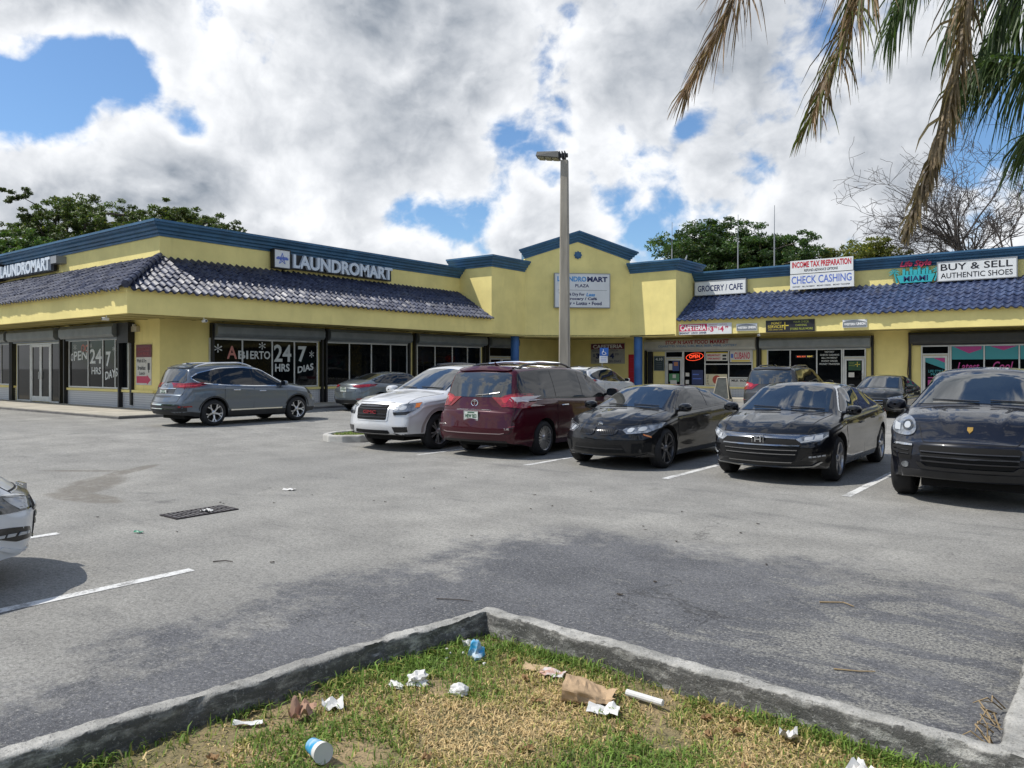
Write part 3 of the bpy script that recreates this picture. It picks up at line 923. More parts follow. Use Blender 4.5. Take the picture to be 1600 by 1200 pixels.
# ---- shop fronts
def window(P, s0, s1, z0, z1, cuts, name='window', frame_mat=None, d_=0.0, sill=True, bar=None):
    """aluminium frame (the part) with one pane per bay as sub-parts; cuts = positions of the mullions"""
    w = 0.055
    f_ = MB()
    f_.pbox(P, s0, s1, z0, z0 + w, d_ + 0.012, d_ + 0.09); f_.pbox(P, s0, s1, z1 - w, z1, d_ + 0.012, d_ + 0.09)
    es = [s0] + list(cuts) + [s1]
    for i, s in enumerate(es):
        a_, b_ = (s, s + w) if i == 0 else ((s - w, s) if i == len(es) - 1 else (s - w / 2, s + w / 2))
        f_.pbox(P, a_, b_, z0 + w, z1 - w, d_ + 0.012, d_ + 0.085)
    if bar:
        for (a_, b_, zz_) in bar:
            f_.pbox(P, a_ + w / 2, b_ - w / 2, zz_ - w / 2, zz_ + w / 2, d_ + 0.012, d_ + 0.08)
    fr = part(name, f_, frame_mat or M_ALU)
    for a_, b_ in zip(es[:-1], es[1:]):
        g_ = MB(); g_.pbox(P, a_ + w / 2 + .001, b_ - w / 2 - .001, z0 + w * .9, z1 - w * .9, d_ + 0.013, d_ + 0.05)
        part('pane', g_, M_GLASS, fr)
    return fr
def door(P, s0, s1, z0, z1, leaves=1, name='door', transom=None):
    w = 0.10
    fr = None
    f_ = MB()
    zt = transom or z1
    f_.pbox(P, s0, s0 + 0.06, z0, z1, 0.012, 0.09); f_.pbox(P, s1 - 0.06, s1, z0, z1, 0.012, 0.09); f_.pbox(P, s0 + .06, s1 - .06, z1 - 0.06, z1, 0.012, 0.09)
    if transom: f_.pbox(P, s0 + .06, s1 - .06, zt - 0.03, zt + 0.03, 0.012, 0.088)
    for k in range(leaves):
        a_ = s0 + 0.07 + (s1 - s0 - 0.14) * k / leaves; b_ = s0 + 0.07 + (s1 - s0 - 0.14) * (k + 1) / leaves - 0.012
        f_.pbox(P, a_, a_ + w, z0 + 0.02, zt - 0.065, 0.02, 0.075); f_.pbox(P, b_ - w, b_, z0 + 0.02, zt - 0.065, 0.02, 0.075)
        f_.pbox(P, a_ + w, b_ - w, z0 + 0.02, z0 + 0.24, 0.02, 0.075); f_.pbox(P, a_ + w, b_ - w, zt - 0.17, zt - 0.065, 0.02, 0.075)
    fr = part(name, f_, M_ALU)
    for k in range(leaves):
        a_ = s0 + 0.07 + (s1 - s0 - 0.14) * k / leaves; b_ = s0 + 0.07 + (s1 - s0 - 0.14) * (k + 1) / leaves - 0.012
        g_ = MB(); g_.pbox(P, a_ + w * .9, b_ - w * .9, z0 + 0.2, zt - 0.15, 0.022, 0.045); part('pane', g_, M_GLASS, fr)
        h_ = MB(); hs = b_ - 0.05 if k == 0 else a_ + 0.05
        h_.tube([P.at(hs, 1.0 + z0, 0.075), P.at(hs, 1.0 + z0, 0.13), P.at(hs, 1.3 + z0, 0.13), P.at(hs, 1.3 + z0, 0.075)], 0.012, 6); part('handle', h_, M_ALU, fr)
    if transom:
        g_ = MB(); g_.pbox(P, s0 + 0.062, s1 - 0.062, zt + 0.031, z1 - 0.061, 0.013, 0.05); part('pane', g_, M_GLASS, fr)
    return fr
def shutter(P, s0, s1, z0, z1, dp=0.42, matl=None, rail=True):
    """rolled-up shutter: a boxed drum with rounded front, end plates and the lower lip"""
    m_ = MB()
    prof = [(0.0, z0), (dp * 0.8, z0 + 0.0), (dp, z0 + 0.10), (dp, z1 - 0.12), (dp * 0.8, z1), (0.0, z1)]
    for (a_, b_) in ((s0, s1),):
        rows = [[P.at(s, z, dd) for (dd, z) in prof] for s in (a_, b_)]
        m_.grid(rows)
        m_.add([P.at(a_, z, dd) for (dd, z) in prof], [tuple(range(6))]); m_.add([P.at(b_, z, dd) for (dd, z) in prof], [tuple(reversed(range(6)))])
    m_.pbox(P, s0 + 0.05, s1 - 0.05, z0 - 0.07, z0 - .002, 0.10, 0.16)
    m_.cur = 1
    if rail:
        m_.pbox(P, s0 - 0.09, s0 - 0.002, 0.1, z1 + 0.02, 0.0, 0.2); m_.pbox(P, s1 + 0.002, s1 + 0.09, 0.1, z1 + 0.02, 0.0, 0.2)
    return part('shutter_box', m_, [matl or M_SHUT, M_BLACKM])
def lettering(parent, P, items, matl, name='lettering'):
    m_ = MB()
    for it in items:
        put_text(m_, P, *it[:6], **(it[6] if len(it) > 6 else {}))
    return part(name, m_, matl, parent, normals=False)

M_LWHITE = mat('white_window_paint', (0.62, 0.64, 0.62), 0.7)
M_LPINK = mat('pink_window_paint', (0.55, 0.22, 0.18), 0.7)
# left wing, long side
M_BASE = None
def lattice_mat():
    m = bpy.data.materials.new('white_pierced_block'); m.use_nodes = True
    t = N(m.node_tree); b = m.node_tree.nodes['Principled BSDF']
    p = t.pos(); x, y, z = t.sep(p)
    h = t.math('ADD', x, y)
    a_ = t.math('SINE', t.math('MULTIPLY', t.math('ADD', h, z), 2 * math.pi / 0.17)); b_ = t.math('SINE', t.math('MULTIPLY', t.math('SUBTRACT', h, z), 2 * math.pi / 0.17))
    v = t.math('MULTIPLY', a_, b_)
    t.put(b.inputs['Base Color'], t.mix(t.ramp(v, 0.25, 0.55), (0.58, 0.58, 0.57), (0.33, 0.33, 0.34)))
    b.inputs['Roughness'].default_value = 0.7
    return m
M_BASE = lattice_mat()
def base(P, s0, s1, z1=0.86, z0=0.0):
    m_ = MB(); m_.pbox(P, s0, s1, z0, z1 - 0.09, 0.002, 0.05); m_.cur = 1; m_.pbox(P, s0 - 0.01, s1 + 0.01, z1 - 0.09, z1, 0.0, 0.11)
    return part('wall_base', m_, [M_BASE, M_YEL])
ZS, ZH = 0.88, 2.80
w1 = window(PA, 15.62, 20.62, ZS, ZH, [17.0, 18.35, 19.42])
lettering(w1, PA, [('A', 16.35, 16.78, 2.02, 2.52, 0.056, dict(bold=0.02))], M_LPINK)
lettering(w1, PA, [('BI', 16.83, 17.27, 2.02, 2.34, 0.056, dict(bold=0.02)), ('ERTO', 17.36, 18.27, 2.02, 2.34, 0.056, dict(bold=0.02)), ('24', 18.45, 19.28, 1.92, 2.62, 0.056, dict(bold=0.02)),
                     ('HRS', 18.5, 19.2, 1.52, 1.84, 0.056, dict(bold=0.03)), ('7', 19.62, 20.05, 1.92, 2.58, 0.056, dict(bold=0.03)), ('DIAS', 19.6, 20.4, 1.44, 1.72, 0.056, dict(bold=0.03, slope=0.16)),
                     ('*', 15.8, 16.15, 2.25, 2.58, 0.056, {}), ('*', 17.75, 18.05, 2.4, 2.7, 0.056, {}), ('*', 20.2, 20.42, 2.1, 2.4, 0.056, {})], M_LWHITE)
window(PA, 21.05, 25.95, ZS, ZH, [22.35, 23.65, 24.85])
window(PA, 26.6, 31.5, ZS, ZH, [27.9, 29.2, 30.4])
door(PA, 32.2, 34.5, 0.2, 2.85, 2, transom=2.3)
for (a_, b_) in ((15.75, 20.75), (21.05, 25.98), (26.45, 31.7), (32.1, 34.6)):
    shutter(PA, a_, b_, 2.87, 3.34)
base(PA, YSW + 0.06, 31.9)
# left wing, near end
w2 = window(PS, -33.35, -28.3, ZS, ZH, [-31.6, -30.35, -29.35])
lettering(w2, PS, [('O', -33.2, -32.98, 1.92, 2.24, 0.056, dict(bold=0.02, slope=0.06)), ('PEN', -32.93, -31.75, 1.96, 2.33, 0.056, dict(bold=0.02, slope=0.06)), ('24', -31.5, -30.5, 1.84, 2.42, 0.056, dict(bold=0.02)), ('HRS', -31.35, -30.55, 1.42, 1.7, 0.056, dict(bold=0.02)),
                     ('7', -30.15, -29.75, 1.72, 2.3, 0.056, dict(bold=0.03)), ('DAYS', -30.2, -29.2, 1.2, 1.52, 0.056, dict(bold=0.03, slope=0.16)), ('*', -32.95, -32.7, 2.4, 2.64, 0.056, {}), ('*', -31.5, -31.3, 2.45, 2.64, 0.056, {}), ('*', -29.6, -29.4, 2.3, 2.5, 0.056, {})], M_LWHITE)
lettering(w2, PS, [('O', -32.25, -31.95, 2.3, 2.62, 0.056, dict(bold=0.02)), ('C', -31.92, -31.66, 2.28, 2.6, 0.056, dict(bold=0.02))], M_LPINK)
window(PS, -38.7, -37.2, 0.2, 2.75, [])
door(PS, -37.2, -35.1, 0.2, 2.75, 2)
window(PS, -35.1, -33.95, 0.2, 2.75, [])
window(PS, -43.6, -39.15, ZS, ZH, [-42.2, -40.6])
shutter(PS, -33.5, -28.9, 2.84, 3.34); shutter(PS, -39.0, -34.0, 2.84, 3.34); shutter(PS, -44.0, -39.3, 2.84, 3.34)
base(PS, -33.6, XAW - 0.3); base(PS, -44, -39.0)
m1 = MB(); m1.pbox(PS, -28.86, -28.0, 2.6, 3.35, 0.003, 0.25); m1.pbox(PS, -28.15, -28.02, 0.3, 2.6, 0.003, 0.12); part('shutter_motor', m1, M_BLACKM)
# right wing: food market
dm = door(PB, -18.95, -17.85, 0.13, 2.62, 1, transom=2.25)
wm = window(PB, -17.85, -13.95, 0.66, 2.62, [-16.58, -15.25], bar=[(-16.58, -15.25, 1.87), (-15.25, -13.95, 1.87), (-15.25, -13.95, 1.15)])
sh = shutter(PB, -20.1, -13.72, 2.66, 3.26, 0.45, mat('pale_shutter_metal', (0.40, 0.40, 0.37), 0.5, var=0.12))
M_LRED = mat('dark_red_letter', (0.22, 0.012, 0.02), 0.6); M_LBLUE = mat('steel_blue_letter', (0.04, 0.14, 0.30), 0.6)
lettering(sh, PB, [("STOP N SAVE FOOD MARKET", -18.75, -15.1, 2.97, 3.18, 0.456, dict(bold=0.035))], M_LRED)
lettering(sh, PB, [("CIGARETTES, SODAS, SUBS, MILK, BEER, WINE, LOTTERY", -19.2, -14.65, 2.79, 2.93, 0.456, dict(bold=0.02))], M_LBLUE)
base(PB, -17.8, -13.4, 0.66)
# money services
wn = window(PB, -13.2, -9.52, 0.55, 2.62, [-12.02, -10.72])
lettering(wn, PB, [(tx, -10.62 + ins, -9.62 - ins, z, z + 0.085, 0.056, dict(bold=0.012)) for tx, ins, z in (('NOTARY', 0.28, 2.42), ('CHECK CASHING', 0.05, 2.27), ('BILL PAYMENT', 0.13, 2.12), ('MONEY ORDER', 0.12, 1.97), ('MONEY TRANSFER', 0.02, 1.82))], M_LWHITE)
dn = door(PB, -9.5, -8.45, 0.13, 2.62, 1, transom=2.2)
shutter(PB, -13.5, -8.2, 2.68, 3.2, 0.42, M_SHUT)
base(PB, -13.3, -9.55, 0.55)
# fashion shop
M_PINK = mat('pink_vinyl', (0.42, 0.05, 0.22), 0.4); M_TEAL = mat('teal_vinyl', (0.05, 0.28, 0.31), 0.4)
df = door(PB, -6.1, -4.95, 0.13, 2.7, 1, transom=2.3)
wf = window(PB, -4.93, 3.6, 0.5, 2.7, [-3.62, -2.33, -1.0, 0.4, 2.0])
def vinyl(parent, polys, matl, dd, name='vinyl'):
    m_ = MB()
    for po in polys:
        m_.prism([PB.at(s, z, 0) for (s, z) in po], PB.n * 0.0505, PB.n * dd)
    return part(name, m_, matl, parent)
vinyl(wf, [[(a_ + .04, 2.05), (b_ - .04, 2.05), (b_ - .04, 2.64), (a_ + .04, 2.64)] for a_, b_ in ((-4.9, -3.62), (-3.62, -2.33), (-2.33, -1.0), (-1.0, 0.4))], M_TEAL, 0.052)
vinyl(wf, [[(-4.8, 2.63), (-3.72, 2.63), (-3.72, 2.5), (-4.2, 2.32)], [(-3.4, 2.63), (-2.4, 2.63), (-2.9, 2.44)], [(-2.2, 2.63), (-1.1, 2.63), (-1.6, 2.4)]], M_PINK, 0.0545)
lettering(wf, PB, [('Latest', -4.65, -3.8, 1.55, 1.92, 0.056, dict(shear=0.3, bold=0.012)), ('Cool', -3.3, -2.55, 1.55, 1.95, 0.056, dict(shear=0.3, bold=0.012)), ('Style', -2.0, -1.3, 1.55, 1.95, 0.056, dict(shear=0.3, bold=0.012))], M_PINK)
lettering(wf, PB, [('FASHION', -4.7, -3.75, 1.2, 1.45, 0.056, {}), ('SHOES', -3.3, -2.6, 1.2, 1.45, 0.056, {})], mat('grey_vinyl', (0.12, 0.13, 0.15), 0.5))
vinyl(df, [[(-5.95, 1.95), (-5.1, 1.6), (-5.1, 2.12), (-5.95, 2.12)]], M_TEAL, 0.049)
vinyl(df, [[(-5.6, 2.12), (-5.12, 2.12), (-5.12, 1.9)], [(-5.82, 0.75), (-5.15, 0.75), (-5.15, 1.12), (-5.82, 1.12)], [(-5.82, 1.2), (-5.15, 1.2), (-5.15, 1.24), (-5.82, 1.24)]], M_PINK, 0.0515)
lettering(df, PB, [('LIFE STYLE', -5.8, -5.2, 1.46, 1.58, 0.054, dict(bold=0.02)), ('MIAMI', -5.7, -5.25, 1.33, 1.43, 0.054, dict(bold=0.02))], M_TEAL)
shutter(PB, -6.5, 8, 2.78, 3.3, 0.5, M_SHUTD)
base(PB, -4.9, 3.6, 0.5)
m1 = MB(); m1.tube([PB.at(-6.62, 3.3, 0.06), PB.at(-6.6, 2.4, 0.06), PB.at(-6.66, 1.4, 0.07), PB.at(-6.45, 0.5, 0.06), PB.at(-6.45, 0.14, 0.06)], 0.025, 6); part('drain_pipe', m1, mat('brown_pipe', (0.16, 0.10, 0.05), 0.6))
# lighter cement patch and the meter strip beside the market door
m1 = MB(); m1.pbox(PB, -20.0, -19.72, 0.14, 2.6, 0.004, 0.16); part('door_post', m1, M_BLACKM)
# ------------------------------------------------------------------ signs, each a thing of its own
M_SIGNW = mat('white_sign_face', (0.70, 0.71, 0.70), 0.45, var=0.06, vscale=1.5)
M_SIGNE = mat('sign_edge_metal', (0.30, 0.31, 0.32), 0.5, metal=0.4)
M_RED = mat('red_print', (0.50, 0.015, 0.03), 0.5)
M_CRIM = mat('crimson_print', (0.52, 0.03, 0.09), 0.5)
M_BLK = mat('black_print', (0.014, 0.014, 0.018), 0.5)
M_CORN = mat('cornflower_print', (0.10, 0.17, 0.52), 0.5)
M_TEALP = mat('teal_sign_paint', (0.03, 0.38, 0.42), 0.45)
M_YELP = mat('yellow_print', (0.66, 0.52, 0.06), 0.5)
M_LIME = mat('yellow_green_print', (0.36, 0.40, 0.06), 0.5)
M_GREYP = mat('grey_print', (0.17, 0.19, 0.21), 0.5)
M_CHAN = mat('pale_channel_letter', (0.60, 0.66, 0.72), 0.4)
M_LBL = mat('light_blue_print', (0.10, 0.32, 0.62), 0.5)
def at_thing(name, label, cat, P, s, z, group=None):
    p = P.at(s, z, 0)
    return thing(name, label, cat, p, 0, group)
def panel(t, P, s0, s1, z0, z1, d0, d1, matl, name='panel', edge=None):
    m_ = MB(); m_.pbox(P, s0, s1, z0, z1, d0, d1)
    if edge:
        m_.cur = 1
        w = 0.04
        for (a_, b_, c_, e_) in ((s0 - w, s1 + w, z0 - w, z0), (s0 - w, s1 + w, z1, z1 + w), (s0 - w, s0, z0, z1), (s1, s1 + w, z0, z1)):
            m_.pbox(P, a_, b_, c_, e_, d0, d1 + 0.015)
        return m_.build(name, [matl, edge], t, world=True)
    return m_.build(name, matl, t, world=True)
def letters(t, P, items, matl, name='lettering'):
    m_ = MB()
    for it in items:
        put_text(m_, P, *it[:6], **(it[6] if len(it) > 6 else {}))
    return m_.build(name, matl, t, world=True, normals=False)
def bars(t, P, rects, d0, d1, matl, name='print'):
    m_ = MB()
    for (a_, b_, c_, e_) in rects:
        m_.pbox(P, a_, b_, c_, e_, d0, d1)
    return m_.build(name, matl, t, world=True)

# channel-letter signs of the laundry
def laundry_sign(P, s0, s1, z0, z1, box, label):
    t = at_thing('shop_sign', label, 'sign', P, (s0 + s1) / 2, z0)
    panel(t, P, s0, s1, z0 + 0.02, z1 - 0.03, 0.10, 0.22, M_BLACKM, 'raceway')
    a_, b_ = box
    panel(t, P, a_, b_, z0 + 0.02, z1 + 0.06, 0.10, 0.34, M_SIGNW, 'logo_panel', M_BLACKM)
    m_ = MB(); cx, cz = (a_ + b_) / 2, (z0 + z1) / 2 + 0.04; r = (z1 - z0) * 0.36
    for k in range(5):
        p0 = (cx + r * math.cos(math.pi / 2 + k * 1.2566), cz + r * math.sin(math.pi / 2 + k * 1.2566)); k2 = k + 2
        p1 = (cx + r * math.cos(math.pi / 2 + k2 * 1.2566), cz + r * math.sin(math.pi / 2 + k2 * 1.2566))
        m_.tube([P.at(p0[0], p0[1], 0.345), P.at(p1[0], p1[1], 0.345)], 0.014, 5)
    m_.pbox(P, a_ + 0.08, b_ - 0.08, cz - 0.03, cz + 0.05, 0.341, 0.352)
    m_.build('emblem', M_CORN, t, world=True)
    letters(t, P, [('LAUNDROMART', s0 + 0.05, s1 - 0.05, z0 + 0.06, z1 - 0.03, 0.36, dict(bold=0.035, thick=0.13))], M_CHAN)
    return t
laundry_sign(PA, 19.12, 24.75, 5.70, 6.36, (18.28, 19.0), 'pale channel letters with a square star emblem on the long wall above the dark tiles')
t = laundry_sign(PS, -39.9, -34.45, 5.72, 6.36, (-41.2, -40.0), 'pale channel letters and emblem on the end wall, cut by the left edge')
m1 = MB(); m1.pbox(PS, -34.3, -33.75, 6.0, 6.3, 0.0, 0.4); part('wall_lamp', m1, M_SIGNE)

# plaza sign on the tower
sg = at_thing('plaza_sign', 'large white plaza name board on the gabled tower behind the light pole', 'sign', PD, DL / 2, 4.9)
pxa, pxb = 1.62, 4.62
panel(sg, PD, pxa, pxb, 4.95, 6.74, 0.03, 0.22, M_SIGNW, 'panel', M_SIGNE)
letters(sg, PD, [('LAUNDRO', pxa + .12, pxa + 1.72, 6.32, 6.60, 0.226, dict(bold=0.045))], M_LBL)
letters(sg, PD, [('MART', pxa + 1.76, pxb - .12, 6.32, 6.60, 0.226, dict(bold=0.045)), ('PLAZA', pxa + 1.1, pxa + 1.86, 6.02, 6.19, 0.226, dict(bold=0.02)), ('Wash & Dry For', pxa + .2, pxa + 1.62, 5.52, 5.72, 0.226, dict(bold=0.035)),
                 ('Grocery / Caf\u00e9', pxa + .62, pxa + 2.3, 5.29, 5.48, 0.226, dict(bold=0.035)), ('Beer \u2022 Lotto \u2022 Food', pxa + .4, pxa + 2.56, 5.06, 5.25, 0.226, dict(bold=0.035))], M_BTXT)
bars(sg, PD, [(pxa + .15, pxb - .15, 5.855, 5.872)], 0.22, 0.226, M_GREYP)
letters(sg, PD, [('Less', pxa + 1.7, pxa + 2.2, 5.53, 5.72, 0.226, dict(bold=0.05, shear=0.2))], M_LBL)

# right wing, above the tiles
t = at_thing('shop_sign', 'white box sign GROCERY / CAFE next to the tower', 'sign', PB, -15.7, 5.6)
panel(t, PB, -17.05, -14.26, 5.62, 6.33, 0.08, 0.30, M_SIGNW, 'panel', M_SIGNE)
letters(t, PB, [('GROCERY / CAFE', -16.9, -14.4, 5.80, 6.13, 0.306, dict(bold=0.02))], M_BTXT)
t = at_thing('shop_sign', 'white board INCOME TAX PREPARATION in red, upper half of the stacked pair', 'sign', PB, -10.4, 6.33)
panel(t, PB, -11.87, -8.92, 6.37, 7.02, 0.46, 0.55, M_SIGNW, 'panel')
letters(t, PB, [('INCOME TAX PREPARATION', -11.78, -9.0, 6.66, 6.96, 0.556, dict(bold=0.03))], M_RED)
letters(t, PB, [('REFUND ADVANCE OPTIONS', -11.2, -9.6, 6.45, 6.58, 0.556, dict(bold=0.01, shear=0.2))], M_BLK)
t = at_thing('shop_sign', 'white board CHECK CASHING in blue, lower half of the stacked pair', 'sign', PB, -10.4, 5.6)
panel(t, PB, -11.87, -8.88, 5.58, 6.33, 0.46, 0.57, M_SIGNW, 'panel')
letters(t, PB, [('CHECK CASHING', -11.8, -8.98, 5.86, 6.24, 0.576, dict(bold=0.012))], M_CORN)
letters(t, PB, [('NOTARY    BILL PAYMENT    MONEY ORDER    MONEY TRANSFER', -11.75, -9.05, 5.68, 5.75, 0.576, dict(bold=0.01))], M_BLK)
t = at_thing('shop_sign', 'teal and pink cut-out sign with palm trees and a skyline', 'sign', PB, -6.3, 5.6)
m_ = MB()
def pris(poly, d0, d1):
    m_.prism([PB.at(s, z, 0) for s, z in poly], PB.n * d0, PB.n * d1)
pris([(-6.95, 5.62), (-5.65, 5.62), (-5.5, 5.98), (-7.1, 5.98)], 0.1, 0.2)
for (a_, w_, h_) in ((-6.85, .12, .3), (-6.7, .1, .18), (-6.55, .12, .36), (-6.4, .16, .22), (-6.22, .12, .42), (-6.05, .14, .26), (-5.88, .1, .33), (-5.75, .09, .16)):
    pris([(a_, 5.985), (a_ + w_, 5.985), (a_ + w_, 5.985 + h_), (a_, 5.985 + h_)], 0.105, 0.195)
for cx in (-7.2, -5.4):
    sgn = -1 if cx < -6 else 1
    m_.tube([PB.at(cx + sgn * -0.12, 5.64, .15), PB.at(cx, 6.12, .15)], [0.045, 0.03], 6)
    for k in range(7):
        an = R_(-30 + k * 40); L_ = 0.26
        tip = (cx + L_ * math.cos(an), 6.14 + L_ * 0.75 * math.sin(an) - 0.05)
        mid = (cx + L_ * .55 * math.cos(an), 6.16 + L_ * 0.6 * math.sin(an))
        m_.prism([PB.at(cx, 6.12, 0), PB.at(mid[0] - .03 * math.sin(an), mid[1] + .03 * math.cos(an), 0), PB.at(tip[0], tip[1], 0), PB.at(mid[0] + .03 * math.sin(an), mid[1] - .03 * math.cos(an), 0)], PB.n * (0.12 + 0.003 * k), PB.n * (0.16 + .004 * k))
m_.build('cut_out', M_TEALP, t, world=True)
letters(t, PB, [('Life Style', -6.95, -5.65, 6.30, 6.62, 0.25, dict(shear=0.3, bold=0.03, thick=0.05))], M_CRIM)
letters(t, PB, [('MIAMI', -6.8, -5.8, 5.68, 5.93, 0.206, dict(bold=0.02))], M_BTXT)
t = at_thing('shop_sign', 'long white box sign BUY & SELL AUTHENTIC SHOES at the right edge', 'sign', PB, -3.9, 5.6)
panel(t, PB, -5.38, -2.42, 5.60, 6.42, 0.08, 0.32, M_SIGNW, 'panel', M_SIGNE)
letters(t, PB, [('BUY & SELL', -5.27, -2.55, 6.05, 6.35, 0.326, dict(bold=0.012)), ('AUTHENTIC SHOES', -5.27, -2.55, 5.70, 5.94, 0.326, dict(bold=0.008))], M_BLK)
# on the fascia of the right wing
t = at_thing('banner', 'red and white CAFETERIA menu banner on the canopy beside the tower', 'banner', PFB, -15.8, 3.4)
panel(t, PFB, -17.1, -14.25, 3.40, 3.96, 0.027, 0.045, M_SIGNW, 'cloth')
bars(t, PFB, [(-17.08, -15.55, 3.58, 3.94)], 0.045, 0.049, M_CRIM)
letters(t, PFB, [('CAFETERIA', -17.02, -15.6, 3.62, 3.90, 0.053, dict(bold=0.03))], M_WHITE)
letters(t, PFB, [('BREAKFAST \u00b7 LUNCH \u00b7 DINNER', -17.05, -15.58, 3.43, 3.54, 0.049, dict(bold=0.025))], M_BTXT)
letters(t, PFB, [('$', -15.5, -15.4, 3.58, 3.74, 0.049, {}), ('3', -15.38, -15.2, 3.52, 3.80, 0.049, dict(bold=0.04)), ('99', -15.17, -15.0, 3.68, 3.80, 0.049, dict(bold=0.02)), ('$', -14.96, -14.88, 3.58, 3.74, 0.049, {}), ('4', -14.86, -14.66, 3.52, 3.80, 0.049, dict(bold=0.04)),
                  ('99', -14.6, -14.42, 3.68, 3.80, 0.049, dict(bold=0.02)), ('BREAKFAST', -15.46, -14.98, 3.86, 3.92, 0.049, {}), ('LUNCH', -14.85, -14.5, 3.86, 3.92, 0.049, {})], M_CRIM)
for (a_, lab) in ((-14.0, 'small grey arched money transfer sign left of the black panel'), (-8.98, 'small grey arched money transfer sign right of the black panel')):
    t = at_thing('shop_sign', lab, 'sign', PFB, a_ + .5, 3.5, 'grey money transfer signs on the canopy')
    panel(t, PFB, a_, a_ + 1.05, 3.52, 3.88, 0.027, 0.055, M_SIGNW, 'panel')
    m_ = MB(); m_.prism([PFB.at(a_ + .02, 3.54, 0), PFB.at(a_ + 1.03, 3.54, 0), PFB.at(a_ + 1.03, 3.76, 0), PFB.at(a_ + .8, 3.82, 0), PFB.at(a_ + .5, 3.855, 0), PFB.at(a_ + .2, 3.83, 0), PFB.at(a_ + .02, 3.77, 0)], PFB.n * .0551, PFB.n * .059)
    m_.build('print', M_GREYP, t, world=True)
    letters(t, PFB, [('WESTERN', a_ + .07, a_ + .55, 3.62, 3.73, 0.063, dict(bold=0.04)), ('UNION', a_ + .6, a_ + .98, 3.62, 3.75, 0.063, dict(bold=0.05))], M_WHITE)
t = at_thing('shop_sign', 'black panel with yellow and green lettering on the canopy', 'sign', PFB, -11.5, 3.4)
panel(t, PFB, -12.52, -10.22, 3.40, 3.98, 0.027, 0.06, M_BLK, 'panel')
letters(t, PFB, [('MONEY', -12.25, -11.75, 3.78, 3.90, 0.064, {}), ('SERVICES', -12.42, -11.68, 3.60, 3.74, 0.064, {}), ('CHECK  CASHING  STORE', -12.4, -11.7, 3.50, 3.55, 0.064, {})], M_YELP)
bars(t, PFB, [(-11.62, -11.58, 3.52, 3.88), (-11.74, -11.42, 3.69, 3.73)], 0.06, 0.065, M_YELP)
letters(t, PFB, [('YOUR CHECK', -11.2, -10.48, 3.83, 3.92, 0.064, {}), ('CASHING', -11.1, -10.58, 3.67, 3.76, 0.064, {}), ('STORE PLUS MORE', -11.35, -10.3, 3.49, 3.59, 0.064, dict(bold=0.01))], M_LIME)

# under the tower
t = at_thing('banner', 'faded CAFETERIA price board on the shaded wall under the tower', 'sign', PB, -22.2, 1.9)
M_FADE = mat('faded_banner', (0.34, 0.33, 0.30), 0.8, var=0.12)
panel(t, PB, -23.85, -21.55, 1.92, 3.12, 0.003, 0.03, M_FADE, 'cloth')
bars(t, PB, [(-23.83, -21.57, 2.78, 3.10)], 0.03, 0.033, mat('faded_maroon', (0.16, 0.03, 0.05), 0.8))
letters(t, PB, [('CAFETERIA', -23.7, -21.7, 2.83, 3.05, 0.037, dict(bold=0.03))], M_WHITE)
letters(t, PB, [('BREAKFAST', -23.75, -22.9, 2.64, 2.74, 0.034, {}), ('LUNCH', -22.6, -22.0, 2.64, 2.74, 0.034, {}), ('$', -23.7, -23.55, 2.3, 2.5, 0.034, {}), ('3', -23.5, -23.25, 2.22, 2.54, 0.034, dict(bold=0.05)), ('99', -23.2, -22.95, 2.4, 2.54, 0.034, {}), ('$', -22.75, -22.6, 2.3, 2.5, 0.034, {}), ('4', -22.55, -22.25, 2.22, 2.54, 0.034, dict(bold=0.05)), ('99', -22.2, -21.95, 2.4, 2.54, 0.034, {}), ('TODOS LOS DIAS', -23.6, -21.8, 2.0, 2.12, 0.034, dict(bold=0.01))], M_BTXT)
t = at_thing('poster', 'tall red poster on the shaded wall left of the right blue column', 'poster', PB, -21.0, 1.0)
panel(t, PB, -21.3, -20.55, 0.75, 2.45, 0.003, 0.03, M_RED, 'sheet')
bars(t, PB, [(-21.2, -20.65, z, z + 0.03) for z in (2.2, 2.05, 1.6, 1.45, 1.1)], 0.03, 0.033, M_CRIM)
t = at_thing('pay_phone', 'small grey payphone panel on the shaded wall right of the light pole', 'payphone', PB, -25.7, 1.4)
panel(t, PB, -25.95, -25.4, 1.55, 2.35, 0.003, 0.12, M_GREYP, 'back_plate')
panel(t, PB, -25.88, -25.48, 1.62, 2.2, 0.12, 0.2, M_SIGNE, 'phone_box')
m1 = MB(); m1.tube([PB.at(-25.8, 2.1, .23), PB.at(-25.8, 1.85, .25), PB.at(-25.8, 1.75, .23)], 0.03, 6); m1.build('handset', M_BLACKM, t, world=True)
t = at_thing('menu_board', 'dark notice board reading 4.10 left of the market door', 'sign', PB, -19.3, 1.5)
panel(t, PB, -19.62, -19.05, 1.55, 2.3, 0.003, 0.05, mat('dark_board', (0.03, 0.05, 0.055), 0.5), 'panel', M_GREYP)
letters(t, PB, [('4.10', -19.55, -19.12, 2.08, 2.24, 0.055, dict(bold=0.03))], M_LWHITE)
bars(t, PB, [(-19.5, -19.15, z, z + 0.02) for z in (1.95, 1.85, 1.75, 1.65)], 0.05, 0.053, M_GREYP)

